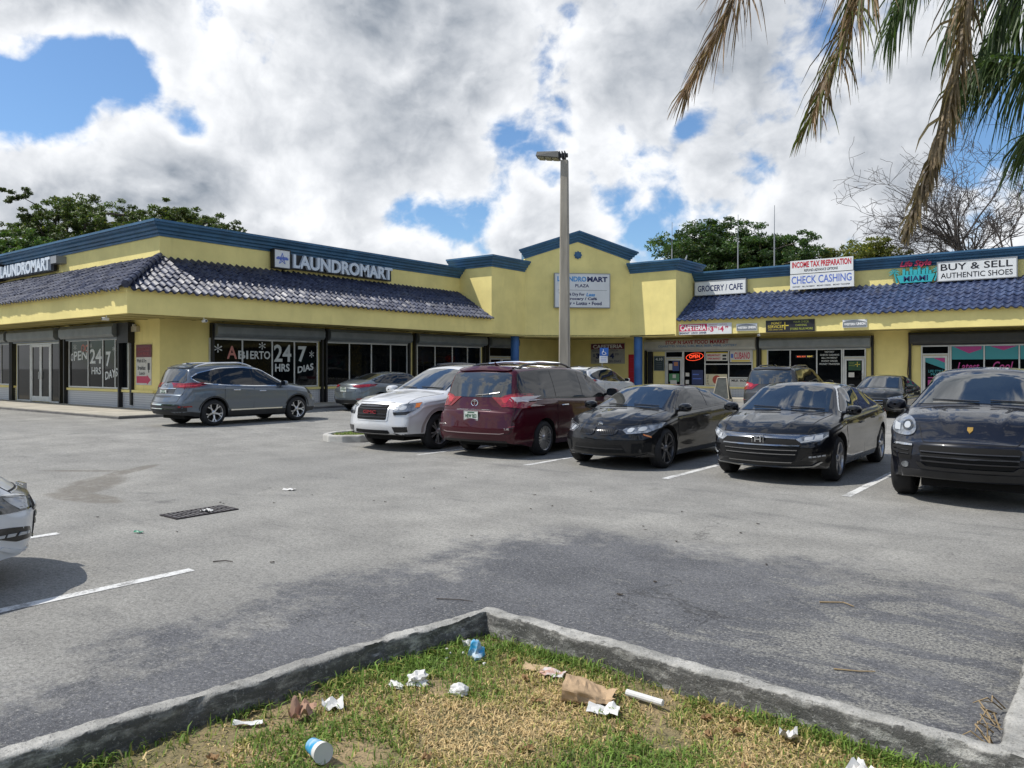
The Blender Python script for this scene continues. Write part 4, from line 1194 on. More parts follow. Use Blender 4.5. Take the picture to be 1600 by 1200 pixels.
# posters and the lit sign in the food market window
def poster(label, s0, s1, z0, z1, matl, P=PB, dd=0.052, items=(), tm=None, blocks=()):
    t = at_thing('poster', label, 'poster', P, (s0 + s1) / 2, z0, 'posters in the food market front')
    panel(t, P, s0, s1, z0, z1, dd, dd + 0.004, matl, 'sheet')
    if items: letters(t, P, [tuple(i[:5]) + (dd + 0.007,) + tuple(i[5:]) for i in items], tm or M_BLK)
    for (r, m_) in blocks:
        bars(t, P, [r], dd + 0.004, dd + 0.006, m_)
    return t
M_PAPER = mat('paper', (0.60, 0.58, 0.52), 0.7, var=0.08)
M_CREAM = mat('cream_paper', (0.62, 0.56, 0.38), 0.7)
poster('white breakfast poster with red lines at the top of the second market pane', -16.52, -15.31, 2.05, 2.5, M_PAPER, items=[('BREAKFAST', -16.45, -15.7, 2.30, 2.41, dict(bold=0.03)), ('OPEN MARKET', -16.45, -15.7, 2.12, 2.22, dict(bold=0.03))], tm=M_RED, blocks=[((-16.52, -15.31, 2.45, 2.5), M_YELP), ((-15.6, -15.38, 2.28, 2.38), M_BLK), ((-15.6, -15.38, 2.1, 2.2), M_BLK)])
poster('white poster CUBANO with red letters at the top of the third market pane', -15.18, -14.02, 1.97, 2.56, M_PAPER, items=[('CUBANO', -14.95, -14.1, 2.14, 2.5, dict(bold=0.02))], tm=M_CRIM, blocks=[((-15.1, -14.1, 2.0, 2.08), M_YELP), ((-15.14, -15.0, 2.2, 2.42), M_CORN)])
poster('cream OPEN poster with a round red seal at the foot of the market window', -16.54, -15.34, 0.73, 1.33, M_CREAM, items=[('O', -16.48, -16.36, 1.18, 1.29, {}), ('P', -16.48, -16.37, 1.04, 1.15, {}), ('E', -16.48, -16.37, 0.90, 1.01, {}), ('N', -16.48, -16.36, 0.76, 0.87, {})])
m1 = MB(); m1.prism([PB.at(-15.92 + 0.24 * math.cos(k * math.pi / 10), 1.03 + 0.24 * math.sin(k * math.pi / 10), 0) for k in range(20)], PB.n * 0.0561, PB.n * 0.060)
seal = tag(m1.build('poster', mat('brick_red_print', (0.42, 0.08, 0.05), 0.6)), 'round brick red seal stuck on the cream OPEN poster', 'sticker')
poster('cream price poster behind the sandwich board at the market window', -15.2, -14.05, 0.72, 1.10, M_PAPER, items=[('MILK  ROLL', -15.1, -14.2, 0.93, 1.06, dict(bold=0.04))])
poster('green and white stickers sheet low on the market door', -18.72, -18.1, 0.9, 1.35, mat('green_print', (0.10, 0.26, 0.12), 0.6), dd=0.047, blocks=[((-18.65, -18.25, 0.7, 0.98), M_PAPER), ((-18.5, -18.3, 1.1, 1.3), M_PAPER)])
poster('portrait poster with orange and blue print on the market door', -18.5, -18.1, 1.5, 2.05, mat('blue_print', (0.05, 0.08, 0.22), 0.6), dd=0.047, blocks=[((-18.42, -18.18, 1.78, 2.0), mat('orange_print', (0.45, 0.2, 0.1), 0.6)), ((-18.74, -18.52, 1.55, 1.9), M_PAPER)])
poster('blue drinks poster low in the first market pane', -17.35, -16.7, 0.75, 1.55, mat('dim_blue_print', (0.035, 0.05, 0.13), 0.5), blocks=[((-17.3, -16.95, 1.28, 1.34), M_CORN), ((-17.3, -16.8, 1.05, 1.1), M_CORN), ((-17.72, -17.5, 1.2, 1.4), M_PAPER), ((-17.72, -17.52, 0.78, 1.0), M_PAPER)])
t = at_thing('neon_sign', 'oval red lit OPEN sign in the first market pane', 'lit sign', PB, -17.2, 2.1)
m1 = MB()
m1.tube([PB.at(-17.18 + 0.50 * math.cos(k * math.pi / 14), 2.28 + 0.2 * math.sin(k * math.pi / 14) + 0.05 * math.cos(k * math.pi / 14), 0.075) for k in range(29)], 0.012, 6, cap=False)
m1.build('ring', mat('red_neon', (1.0, 0.08, 0.03), emit=1.1), t, world=True)
letters(t, PB, [('OPEN', -17.5, -16.88, 2.19, 2.38, 0.075, dict(bold=0.01, slope=0.03))], MATS['red_neon'])
t = at_thing('led_display', 'dim red and yellow LED word strip in a dark shop window', 'lit sign', PB, -11.2, 2.2)
panel(t, PB, -11.75, -10.85, 2.17, 2.31, 0.052, 0.07, M_BLK, 'case')
letters(t, PB, [('MAIL BOX', -11.68, -11.25, 2.21, 2.28, 0.074, dict(bold=0.03))], mat('led_red', (0.9, 0.15, 0.05), emit=0.5))
letters(t, PB, [('RENT', -11.18, -10.92, 2.21, 2.28, 0.074, dict(bold=0.03))], mat('led_yellow', (0.7, 0.5, 0.1), emit=0.5))
t = at_thing('poster', 'dark green notice with yellow print on a shop glass door', 'poster', PB, -9.0, 1.5)
panel(t, PB, -9.25, -8.68, 1.55, 2.0, 0.047, 0.05, mat('dark_green_print', (0.02, 0.07, 0.03), 0.5), 'sheet')
letters(t, PB, [('MONEY', -9.2, -8.98, 1.88, 1.94, 0.053, {}), ('SERVICES', -9.22, -8.95, 1.76, 1.82, 0.053, {})], M_LIME)
bars(t, PB, [(-8.86, -8.83, 1.72, 1.96), (-8.95, -8.72, 1.82, 1.85)], 0.05, 0.053, M_YELP)
t = at_thing('poster', 'small white notice under the dark green one on a shop door', 'poster', PB, -9.1, 1.2)
panel(t, PB, -9.24, -8.98, 1.22, 1.45, 0.047, 0.05, M_PAPER, 'sheet')
# dryer poster on the left wing corner wall
t = at_thing('poster', 'white wall poster with red header and red arrow beside the laundry corner', 'poster', PS, -27.4, 1.2)
panel(t, PS, -27.85, -26.75, 1.05, 2.42, 0.003, 0.025, M_PAPER, 'sheet')
panel(t, PS, -27.83, -26.72, 2.06, 2.52, 0.025, 0.034, mat('dark_red_header', (0.13, 0.012, 0.018), 0.5), 'header')
letters(t, PS, [('NEW MACHINES', -27.75, -26.85, 2.3, 2.42, 0.038, {}), ('LOW PRICES', -27.7, -26.9, 2.13, 2.24, 0.038, {})], mat('dull_red_letter', (0.35, 0.05, 0.05), 0.5))
letters(t, PS, [('Wash & Dry', -27.78, -27.08, 1.83, 2.0, 0.029, dict(bold=0.02)), ('Breakfast', -27.72, -27.15, 1.6, 1.75, 0.029, dict(bold=0.02)), ('Lunch', -27.6, -27.2, 1.42, 1.54, 0.029, dict(bold=0.02))], M_BLK)
m_ = MB(); m_.prism([PS.at(s, z, 0) for s, z in ((-27.8, 1.12), (-27.05, 1.12), (-27.05, 1.06), (-26.77, 1.24), (-27.05, 1.42), (-27.05, 1.37), (-27.8, 1.37))], PS.n * .0251, PS.n * .03); m_.build('arrow', M_CRIM, t, world=True)
bars(t, PS, [(-27.0, -26.85, 1.6, 1.85), (-26.95, -26.9, 1.5, 1.6)], 0.025, 0.03, M_BLK)

# cameras and small fittings on the canopies
def cctv(P, s, z, dd, label):
    t = thing('security_camera', label, 'camera', P.at(s, z, dd), 0, 'security cameras under the canopies')
    m_ = MB(); m_.tube([(0, 0, 0.12), (0, 0, 0.02)], 0.02, 6); m_.build('bracket', M_SIGNW, t)
    m_ = MB(); d_ = P.n * 0.16; m_.tube([-d_ * 0.4, d_ * 0.9], 0.05, 10); m_.build('housing', M_SIGNW, t)
    m_ = MB(); m_.tube([d_ * 0.9, d_ * 0.96], 0.035, 10); m_.build('lens', M_BLACKM, t)
cctv(PFS, -25.6, 3.28, -0.1, 'white security camera under the near end canopy left of the corner')
cctv(PFA, 14.2, 3.28, -0.1, 'white security camera under the long canopy just past the corner')
cctv(PFB, -12.9, 3.28, -0.1, 'white security camera under the right canopy beside the market shutter')
t = at_thing('exit_light', 'small beige emergency light box under the canopy at the wall corner', 'light', PS, -27.7, 2.9)
panel(t, PS, -28.0, -27.6, 3.0, 3.2, 0.003, 0.14, mat('beige_plastic', (0.45, 0.4, 0.28), 0.6), 'case')
panel(t, PS, -27.95, -27.85, 3.2, 3.28, 0.02, 0.12, M_SIGNW, 'lamp_head')

# sandwich board on the pavement
t = thing('sandwich_board', 'black easel board with pale wooden frame standing before the market', 'sign board', (-14.2, 35.6, gz(-14.2, 35.6)), R_(8))
def leaf(sy):
    f_ = MB(); top = Vector((0, 0, 1.18)); b0 = Vector((-0.42, sy * 0.34, 0)); b1 = Vector((0.42, sy * 0.34, 0)); t0 = top + Vector((-0.22, sy * 0.02, 0)); t1 = top + Vector((0.22, sy * 0.02, 0))
    for a_, b_ in ((b0, t0), (b1, t1), (t0, t1), (b0.lerp(t0, .12), b1.lerp(t1, .12))):
        f_.tube([a_, b_], 0.025, 4)
    fr = f_.build('frame', mat('pale_wood', (0.40, 0.36, 0.28), 0.7), t)
    g_ = MB(); g_.prism([b0.lerp(t0, .13), b1.lerp(t1, .13), t1, t0], (0, sy * 0.003, 0), (0, sy * -0.012, 0)); g_.build('board', mat('chalkboard', (0.05, 0.055, 0.05), 0.7, var=0.3, vscale=6), fr)
leaf(-1); leaf(1)

# parking sign for disabled drivers
t = thing('parking_sign', 'leaning post with blue and white disabled parking sign under the tower', 'road sign', (-19.9, 33.6, gz(-19.9, 33.6)))
m1 = MB(); m1.tube([(0, 0, 0), (0.12, 0.08, 2.5)], 0.03, 8); m1.build('post', M_SIGNE, t)
PX = Plane((-19.9 + .1, 33.6 + .06), (0.83, 0.56), (0.56, -0.83))
panel(t, PX, -0.16, 0.26, 1.93, 2.28, 0.035, 0.045, M_SIGNW, 'lower_plate')
panel(t, PX, -0.14, 0.30, 2.28, 2.70, 0.035, 0.047, mat('sign_blue', (0.03, 0.12, 0.42), 0.4), 'upper_plate')
m_ = MB(); m_.tube([PX.at(0.07 + .09 * math.cos(k * .5), 2.43 + .09 * math.sin(k * .5), .05) for k in range(3, 13)], 0.014, 5); m_.tube([PX.at(.04, 2.62, .05), PX.at(.05, 2.48, .05), PX.at(.14, 2.47, .05), PX.at(.19, 2.37, .05)], 0.016, 5); m_.build('symbol', M_WHITE, t, world=True)
bars(t, PX, [(-.1, .2, 2.18, 2.2), (-.1, .2, 2.1, 2.12), (-.1, .2, 2.02, 2.04)], 0.045, 0.048, M_CORN)

# light pole
t = thing('light_pole', 'tall square concrete light pole with one flat lamp head', 'street lamp', (-11.13, 16.93, 0), YAW * 0 + R_(37.3 - 12))
def conc():
    return mat('streaked_concrete', (0.33, 0.30, 0.245), 0.85, var=0.28, vscale=1.6, stretch=(3, 3, 0.35), bump=0.3, bscale=40)
m1 = MB(); H_ = 7.22
for (z0, z1, a_, b_) in ((0, H_, 0.155, 0.098),):
    rows = []
    for z in np.linspace(z0, z1, 12):
        r = a_ + (b_ - a_) * (z - z0) / (z1 - z0); c_ = r * 0.22
        rows.append([(x_, y_, z) for x_, y_ in ((r - c_, r), (-(r - c_), r), (-r, r - c_), (-r, -(r - c_)), (-(r - c_), -r), (r - c_, -r), (r, -(r - c_)), (r, r - c_), (r - c_, r))])
    m1.grid(rows); m1.add(rows[-1][:-1], [tuple(range(8))])
m1.build('pole', conc(), t)
m1 = MB(); m1.tube([(0.0, 0, H_ - 0.02), (0.0, 0, H_ + 0.2)], 0.045, 8); m1.tube([(0.09, 0, H_ + 0.14), (-0.16, 0, H_ + 0.14)], 0.06, 8)
for k in range(3): m1.box(-0.14 + .07 * k, -0.115 + .07 * k, -0.1, 0.1, H_ + 0.05, H_ + 0.24)
m1.build('bracket', mat('dark_bronze', (0.06, 0.06, 0.058), 0.5, metal=0.3), t)
hd = Matrix.Translation((-0.42, 0, H_ + 0.15)) @ Matrix.Rotation(R_(6), 4, 'Y')
m1 = MB()
sec = [(-0.31, 0.17), (0.27, 0.20)]
top = [(-0.31, -0.16, 0.06), (0.27, -0.2, 0.09), (0.27, 0.2, 0.09), (-0.31, 0.16, 0.06)]; bot = [(-0.33, -0.18, -0.05), (0.29, -0.21, -0.07), (0.29, 0.21, -0.07), (-0.33, 0.18, -0.05)]
vs = [tuple(hd @ Vector(p)) for p in bot + top]
m1.add(vs, [(0, 1, 2, 3), (4, 5, 6, 7), (0, 1, 5, 4), (1, 2, 6, 5), (2, 3, 7, 6), (3, 0, 4, 7)])
m1.build('lamp_head', mat('bronze_grey', (0.16, 0.155, 0.14), 0.5, metal=0.3), t)
m1 = MB()
for k in range(3):
    m1.box(-0.27 + .19 * k, -0.11 + .19 * k, -0.15, 0.15, -0.092, -0.062, hd)
m1.build('lens', mat('led_lens', (0.28, 0.26, 0.16), 0.3), t)

# roof antennas and dish
for (x_, y_, z_, lab) in ((-20.6, 43.5, 10.75, 'thin whip antenna above the right tower shoulder, leftmost of the three'), (-16.2, 43.0, 10.6, 'thin whip antenna, middle of the three before the dense tree'), (-13.6, 41.5, 10.55, 'thin whip antenna, rightmost of the three on the roof')):
    t = thing('antenna', lab, 'antenna', (x_, y_, 6.6), 0, 'whip antennas on the roof')
    m1 = MB(); m1.tube([(0, 0, 0), (0, 0, (z_ - 6.6) * .6)], 0.035, 6); m1.build('mast', M_SIGNE, t)
    m1 = MB(); m1.tube([(0, 0, (z_ - 6.6) * .6), (0.01, 0, z_ - 6.6)], [0.022, 0.015], 5); m1.build('whip', M_GREYP, t)
t = thing('satellite_dish', 'pale satellite dish seen edge-on at the top of the tower shoulder', 'dish', (-17.6, 38.9, 7.3), R_(20))
m1 = MB(); m1.tube([(0, 0, -0.5), (0, 0, 0.15)], 0.025, 6); m1.build('mast', M_SIGNE, t)
m1 = MB(); ax = Matrix.Translation((0, 0, 0.3)) @ Matrix.Rotation(R_(-62), 4, 'Y') @ Matrix.Rotation(0.1, 4, 'X')
rows = [[tuple(ax @ Vector((r * math.cos(a_), r * 1.1 * math.sin(a_), r * r * 0.9))) for a_ in np.linspace(0, 2 * math.pi, 21)] for r in (0.001, 0.12, 0.22, 0.30)]
m1.grid(rows); rows = [[tuple(ax @ Vector((r * math.cos(a_), r * 1.1 * math.sin(a_), r * r * 0.9 - 0.02))) for a_ in np.linspace(0, 2 * math.pi, 21)] for r in (0.001, 0.12, 0.22, 0.30)]; m1.grid(rows)
m1.build('dish', M_SIGNW, t, smooth=True)
# ------------------------------------------------------------------ cars
def lerp_tab(tab, x):
    if x <= tab[0][0]: return tab[0][1]
    for (a, va), (b, vb) in zip(tab[:-1], tab[1:]):
        if x <= b:
            return va + (vb - va) * (x - a) / (b - a)
    return tab[-1][1]
def smooth_tab(tab, k=3, w=0.07):
    """sampled and slightly blurred copy of a piecewise-linear table"""
    x0, x1 = tab[0][0], tab[-1][0]
    xs_ = np.linspace(x0, x1, 240)
    ys_ = np.array([lerp_tab(tab, x) for x in xs_])
    def f(x):
        s = 0
        for o in (-1, -0.5, 0, 0.5, 1):
            s += np.interp(x + o * w, xs_, ys_)
        return float(s / 5)
    return f
def sstep(a, b, x):
    t = min(1, max(0, (x - a) / (b - a))); return t * t * (3 - 2 * t)

def paint(name, col, metal=0.0, rough=0.32, flake=0.0):
    if name in MATS: return MATS[name]
    m = bpy.data.materials.new(name); m.use_nodes = True
    t = N(m.node_tree); b = m.node_tree.nodes['Principled BSDF']
    p = t.coord('Object')
    dust = t.ramp(t.noise(p, 2.2, 6, 0.65), 0.45, 0.8, 0, 0.16)
    z = t.sep(p)[2]
    low = t.ramp(z, 0.75, 0.2, 0, 0.22)
    dust = t.math('ADD', dust, t.math('MULTIPLY', low, t.noise(p, 4, 4)))
    t.put(b.inputs['Base Color'], t.mix(t.math('MULTIPLY', dust, 0.05 if max(col) < 0.05 else 0.16), col, (0.20, 0.185, 0.16)))
    b.inputs['Metallic'].default_value = metal
    t.put(b.inputs['Roughness'], t.math('MULTIPLY_ADD', dust, 0.3, rough))
    b.inputs['Coat Weight'].default_value = 1.0
    if max(col) < 0.05: b.inputs['Specular IOR Level'].default_value = 0.12
    t.put(b.inputs['Coat Roughness'], t.math('MULTIPLY_ADD', dust, 0.10, 0.01))
    b.inputs['Coat IOR'].default_value = 1.40 if max(col) < 0.05 else 1.5
    MATS[name] = m
    return m
M_CGLASS = mat('tinted_car_glass', (0.004, 0.006, 0.009), 0.02, ior=1.5, coat=0.15)
M_WIND = mat('windscreen_glass', (0.010, 0.013, 0.014), 0.015, ior=1.8, coat=0.8, var=0.6, vscale=1.7)
M_TRIM = mat('gloss_black_trim', (0.010, 0.010, 0.011), 0.22, coat=0.3)
M_PLAS = mat('black_bumper_plastic', (0.020, 0.020, 0.021), 0.6, var=0.3, vscale=3)
M_WELL = mat('wheel_well_black', (0.006, 0.006, 0.006), 0.9)
M_SEAM = mat('panel_gap', (0.004, 0.004, 0.005), 0.8)
M_CHROME = mat('chrome', (0.72, 0.73, 0.74), 0.12, metal=1.0)
M_DCHROME = mat('dark_chrome', (0.34, 0.345, 0.35), 0.2, metal=1.0)
M_TYRE = mat('tyre_rubber', (0.014, 0.014, 0.015), 0.75, var=0.3, vscale=8)
M_ALLOY = mat('silver_alloy', (0.50, 0.50, 0.51), 0.28, metal=0.85)
M_DALLOY = mat('dark_alloy', (0.07, 0.07, 0.075), 0.35, metal=0.7)
M_HLAMP = mat('clear_headlamp', (0.34, 0.36, 0.385), 0.2, metal=0.5, coat=1.0, col2=(0.12, 0.13, 0.14), vscale=9)
M_LED = mat('white_lamp_element', (0.42, 0.44, 0.46), 0.2, coat=1.0)
M_DLAMP = mat('dark_lamp_housing', (0.035, 0.038, 0.04), 0.1, coat=1.0)
M_TAIL = mat('red_tail_lamp', (0.22, 0.005, 0.010), 0.12, coat=1.0, var=0.45, vscale=9)
M_TAILW = mat('clear_tail_lamp', (0.55, 0.50, 0.50), 0.15, coat=1.0)
M_AMBER = mat('amber_lamp', (0.55, 0.16, 0.02), 0.2, coat=1.0)
M_PLATE = mat('licence_plate', (0.60, 0.63, 0.58), 0.4)
M_PLATEG = mat('plate_characters', (0.03, 0.10, 0.05), 0.5)
M_BADGE = mat('red_badge', (0.22, 0.012, 0.02), 0.3, coat=0.5)
M_GOLD = mat('gold_badge', (0.55, 0.33, 0.08), 0.3, metal=0.8)

def chaikin(poly, it=2, keep=0.25):
    for _ in range(it):
        out = []
        for i in range(len(poly)):
            a, b = poly[i], poly[(i + 1) % len(poly)]
            out.append((a[0] + (b[0] - a[0]) * keep, a[1] + (b[1] - a[1]) * keep))
            out.append((a[0] + (b[0] - a[0]) * (1 - keep), a[1] + (b[1] - a[1]) * (1 - keep)))
        poly = out
    return poly
def clip_half(poly, a, b, c):
    """keep the part of the polygon where a*x + b*y <= c"""
    out = []
    for i in range(len(poly)):
        p, q = poly[i], poly[(i + 1) % len(poly)]
        dp, dq = a * p[0] + b * p[1] - c, a * q[0] + b * q[1] - c
        if dp <= 0: out.append(p)
        if (dp < 0 < dq) or (dq < 0 < dp):
            t = dp / (dp - dq); out.append((p[0] + (q[0] - p[0]) * t, p[1] + (q[1] - p[1]) * t))
    return out
def grow_poly(poly, r):
    cx = sum(p[0] for p in poly) / len(poly); cy = sum(p[1] for p in poly) / len(poly)
    n_ = len(poly); A = sum(poly[i][0] * poly[(i + 1) % n_][1] - poly[(i + 1) % n_][0] * poly[i][1] for i in range(n_))
    sg = 1 if A > 0 else -1
    out = []
    for i in range(n_):
        p0, p1, p2 = Vector(poly[i - 1]), Vector(poly[i]), Vector(poly[(i + 1) % n_])
        e0 = (p1 - p0); e1 = (p2 - p1)
        if e0.length < 1e-6 or e1.length < 1e-6:
            continue
        e0.normalize(); e1.normalize()
        n0 = Vector((e0.y, -e0.x)) * sg; n1_ = Vector((e1.y, -e1.x)) * sg
        b = n0 + n1_
        b = b / max(0.5, b.dot(n0)) if b.length > 1e-6 else n0
        out.append((p1.x + b.x * r, p1.y + b.y * r))
    return out

class Car:
    """body lofted from profile, belt, plan and roof tables; every fitted piece is draped on that body"""
    def __init__(self, S, name, label, cat, loc, rz, colour):
        self.S = S
        self.root = thing(name, label, cat, loc, rz)
        self.colour = colour
        self.make_body()
    def make_body(self):
        S = self.S
        xr, xf = S['top'][0][0], S['top'][-1][0]
        top, belt, plan, yE = (smooth_tab(S['top'], w=0.035), smooth_tab(S['belt'], w=0.1), smooth_tab(S['plan'], w=0.08), smooth_tab(S['roofw'], w=0.08))
        R = S['R']; ra = R + S.get('gap', 0.055); sill = S['sill']
        axs = (S['ax'], -S['ax'])
        xs_ = set(np.round(np.arange(xr, xf + 1e-6, 0.045), 4)) | {xf}
        for (a, b) in zip(S['top'][:-1], S['top'][1:]):
            if abs(a[1] - b[1]) > 0.12 and b[0] - a[0] < 0.5:
                xs_ |= set(np.linspace(a[0], b[0], 12))
        for a in axs:
            xs_ |= {a + s * ra * math.cos(R_(k)) for k in range(0, 91, 6) for s in (-1, 1)}
        xs_ = sorted(x for x in xs_ if xr <= x <= xf)
        xs2 = [xs_[0]]
        for x in xs_[1:]:
            if x - xs2[-1] > 0.004: xs2.append(x)
        xs_ = xs2
        nose, tail = S.get('nose', [(0, 0), (2, 0)]), S.get('tail', [(0, 0), (2, 0)])
        def section(x):
            hw = plan(x)
            for a in axs:       # gentle flare round the wheels
                hw += S.get('flare', 0.018) * math.exp(-((x - a) / 0.42) ** 2)
            zt = top(x); zb = min(belt(x), zt - 0.05)
            zs = sill + sstep(xf - 0.7, xf, x) * S.get('fup', 0.03) + (1 - sstep(xr, xr + 0.7, x)) * S.get('rup', 0.06)
            for a in axs:
                if abs(x - a) < ra:
                    zs = max(zs, R + math.sqrt(max(0, ra * ra - (x - a) ** 2)))
            zs = min(zs, zb - 0.06)
            pts = []
            def sw(z):
                k = 0.0
                lo = sill
                if z < lo + 0.22: k -= 0.055 * (1 - (z - lo) / 0.22) ** 1.5
                u = (z - lo - 0.22) / max(0.1, zb - lo - 0.22)
                if u > 0: k -= 0.035 * max(0, u) ** 2.5
                k += S.get('crease', 0.015) * math.exp(-((z - (zb - S.get('crz', 0.10))) / 0.03) ** 2)
                k -= S.get('scoop', 0.024) * math.exp(-((z - (sill + 0.30 * (zb - sill))) / 0.10) ** 2)
                return hw + k
            for fr in (1.0, 0.66, 0.33):        # underside
                pts.append(None)
            side = []
            for i in range(21):
                z = zs + (zb - 0.03 - zs) * (i / 20)
                side.append((sw(z), z))
            ys, zsb = side[-1]
            ye = min(yE(x), ys - 0.04)
            cr = min(S.get('crown', 0.05), 0.45 * (zt - zb))
            corner = (ye, zt - cr)
            sh = (ys - 0.035, zb)
            up = []
            dv = Vector(corner) - Vector(sh); Ld = dv.length
            r = min(0.075, 0.4 * Ld)
            up.append(sh)
            for k in range(1, 6):
                t = k / 5 * (1 - r / Ld)
                p = Vector(sh) + dv * t
                bul = 0.018 * math.sin(math.pi * min(1, t)) * min(1, Ld / 0.4)
                up.append((p.x + bul, p.y))
            a = up[-1]; c = (corner[0] - r * 1.0, corner[1] + cr * (1 - ((ye - r) / ye) ** 2) if ye > r else zt)
            for k in (1, 2, 3):
                t = k / 4
                up.append(((1 - t) ** 2 * a[0] + 2 * t * (1 - t) * corner[0] + t * t * c[0], (1 - t) ** 2 * a[1] + 2 * t * (1 - t) * corner[1] + t * t * c[1]))
            wr_ = sstep(S['cowl'] + .05, S['cowl'] + .35, x) * (1 - sstep(xf - .35, xf - .05, x)) * S.get('ridge', .018)
            yr_ = .30 + .16 * (xf - x) / max(.5, xf - S['cowl'])
            for k in range(17):
                y = c[0] * (1 - k / 16)
                up.append((y, zt - cr * (y / ye) ** 2 + wr_ * (math.exp(-((y - yr_) / .035) ** 2) - .5 * math.exp(-((y - yr_ + .10) / .06) ** 2))))
            und = [(0.0, zs + 0.01), (hw * .4, zs + 0.01), (hw * .8, zs + 0.008)]
            return und + side + up, hw
        rows, nrm = [], []
        bf, br = S.get('bf', 0.16), S.get('br', 0.12)
        def place(x, sec, hw):
            row = []
            wf = sstep(xf - 0.75, xf, x); wr = 1 - sstep(xr, xr + 0.75, x)
            wnf = sstep(xf - 0.5, xf - 0.02, x); wnr = 1 - sstep(xr + 0.02, xr + 0.5, x)
            for (y, z) in sec:
                nn = (y / hw) ** 2
                X = x - bf * wf * nn + br * wr * nn + wnf * lerp_tab(nose, z) + wnr * lerp_tab(tail, z)
                row.append((X, y, z))
            return row
        secs = [section(x) for x in xs_]
        rows = [place(x, s, h) for x, (s, h) in zip(xs_, secs)]
        k = len(rows[0])
        # flatten cap interior x towards each row's own profile by re-evaluating the plan curve
        fr, rr = rows[-1], rows[0]
        def capx(row_base, x_end, sgn, sec, hw):
            zc = 0.5 * (min(p[1] for p in sec) + max(p[1] for p in sec)); out = []
            for (s, dx) in ((0.985, 0.022), (0.955, 0.036), (0.90, 0.044), (0.8, 0.05), (0.62, 0.055), (0.42, 0.058), (0.2, 0.06), (0.0, 0.06)):
                ss = [(y * s, zc + (z - zc) * s) for (y, z) in sec]
                out.append([(p[0] + sgn * dx, p[1], p[2]) for p in place(x_end, ss, hw)])
            return out
        front = capx(fr, xf, 1, *secs[-1]); back = capx(rr, xr, -1, *secs[0])
        allrows = list(reversed(back)) + rows + front
        full = []
        for r in allrows:
            left = r; right = [(p[0], -p[1], p[2]) for p in r]
            full.append(list(reversed(left[1:-1])) + [left[0]] + right[1:-1] + [left[-1]])
        # order: closed loop; build quads round the loop
        m_ = MB(); nl = len(full[0])
        vs = [p for r in full for p in r]
        clad = S.get('clad', 0)
        fs, mi = [], []
        for i in range(len(full) - 1):
            for j in range(nl):
                j2 = (j + 1) % nl
                f = (i * nl + j, i * nl + j2, (i + 1) * nl + j2, (i + 1) * nl + j)
                fs.append(f)
                zc = sum(vs[q][2] for q in f) / 4; yc = sum(abs(vs[q][1]) for q in f) / 4
                xc = sum(vs[q][0] for q in f) / 4
                mi.append(0 if zc > clad else 1)
        m_.add(vs, fs); m_.mi = mi
        # mark the under-body strip: loop indices around the left[0] position
        c0 = k - 2
        for i in range(8, len(full) - 9):
            for j in range(nl):
                if c0 - 3 <= j <= c0 + 2:
                    m_.mi[i * nl + j] = 2
        self.body = m_.build('body', [self.colour, M_PLAS, M_WELL], self.root, smooth=True, sharp=42)
        me = self.body.data
        self.bvh = BVHTree.FromPolygons([v.co[:] for v in me.vertices], [tuple(p.vertices) for p in me.polygons])
        c_ = MB(); c_.box(xr + 0.35, xf - 0.35, -0.55, 0.55, 0.2, 0.62); c_.build('chassis_filler', M_WELL, self.root)  # black filler block, added to stop light crossing between the wheel wells
        self.xf, self.xr, self.plan, self.belt, self.topf = xf, xr, plan, belt, top
    # ---- pieces draped on the body
    def drape(self, poly, view, off, cell=0.05, both=False):
        """returns meshes (verts, faces): polygon in view coordinates cut in cells and laid on the body"""
        bm = bmesh.new()
        vs = [bm.verts.new((p[0], p[1], 0)) for p in poly]
        try:
            bm.faces.new(vs)
        except ValueError:
            bm.free(); return None
        for ax in (0, 1):
            lo = min(p[ax] for p in poly); hi = max(p[ax] for p in poly)
            k = int((hi - lo) / cell)
            for i in range(1, k + 1):
                co = [0, 0, 0]; co[ax] = lo + (hi - lo) * i / (k + 1); no = [0, 0, 0]; no[ax] = 1
                bmesh.ops.bisect_plane(bm, geom=bm.verts[:] + bm.edges[:] + bm.faces[:], plane_co=co, plane_no=no, dist=1e-6)
        bmesh.ops.remove_doubles(bm, verts=bm.verts, dist=1e-5)
        bmesh.ops.triangulate(bm, faces=[f for f in bm.faces if len(f.verts) > 4])
        bm.verts.index_update()
        out, base = [], []
        for v in bm.verts:
            a, b = v.co.x, v.co.y
            if view == 'side': o, d = Vector((a, 3, b)), Vector((0, -1, 0))
            elif view == 'front': o, d = Vector((6, a, b)), Vector((-1, 0, 0))
            elif view == 'rear': o, d = Vector((-6, a, b)), Vector((1, 0, 0))
            else: o, d = Vector((a, b, 5)), Vector((0, 0, -1))
            loc, nr, ix, ds = self.bvh.ray_cast(o, d)
            if loc is None:
                loc, nr, ix, ds = self.bvh.find_nearest(o + d * (2.0 if view == 'side' else 3.6))
            if nr.dot(d) > 0: nr = -nr
            out.append(loc + nr * off); base.append(loc - nr * 0.002)
        fs = [tuple(v.index for v in f.verts) for f in bm.faces]
        k = len(out)
        for e in bm.edges:
            if len(e.link_faces) == 1:
                i, j = e.verts[0].index, e.verts[1].index
                fs.append((i, j, j + k, i + k))
        bm.free()
        return [tuple(p) for p in out + base], fs
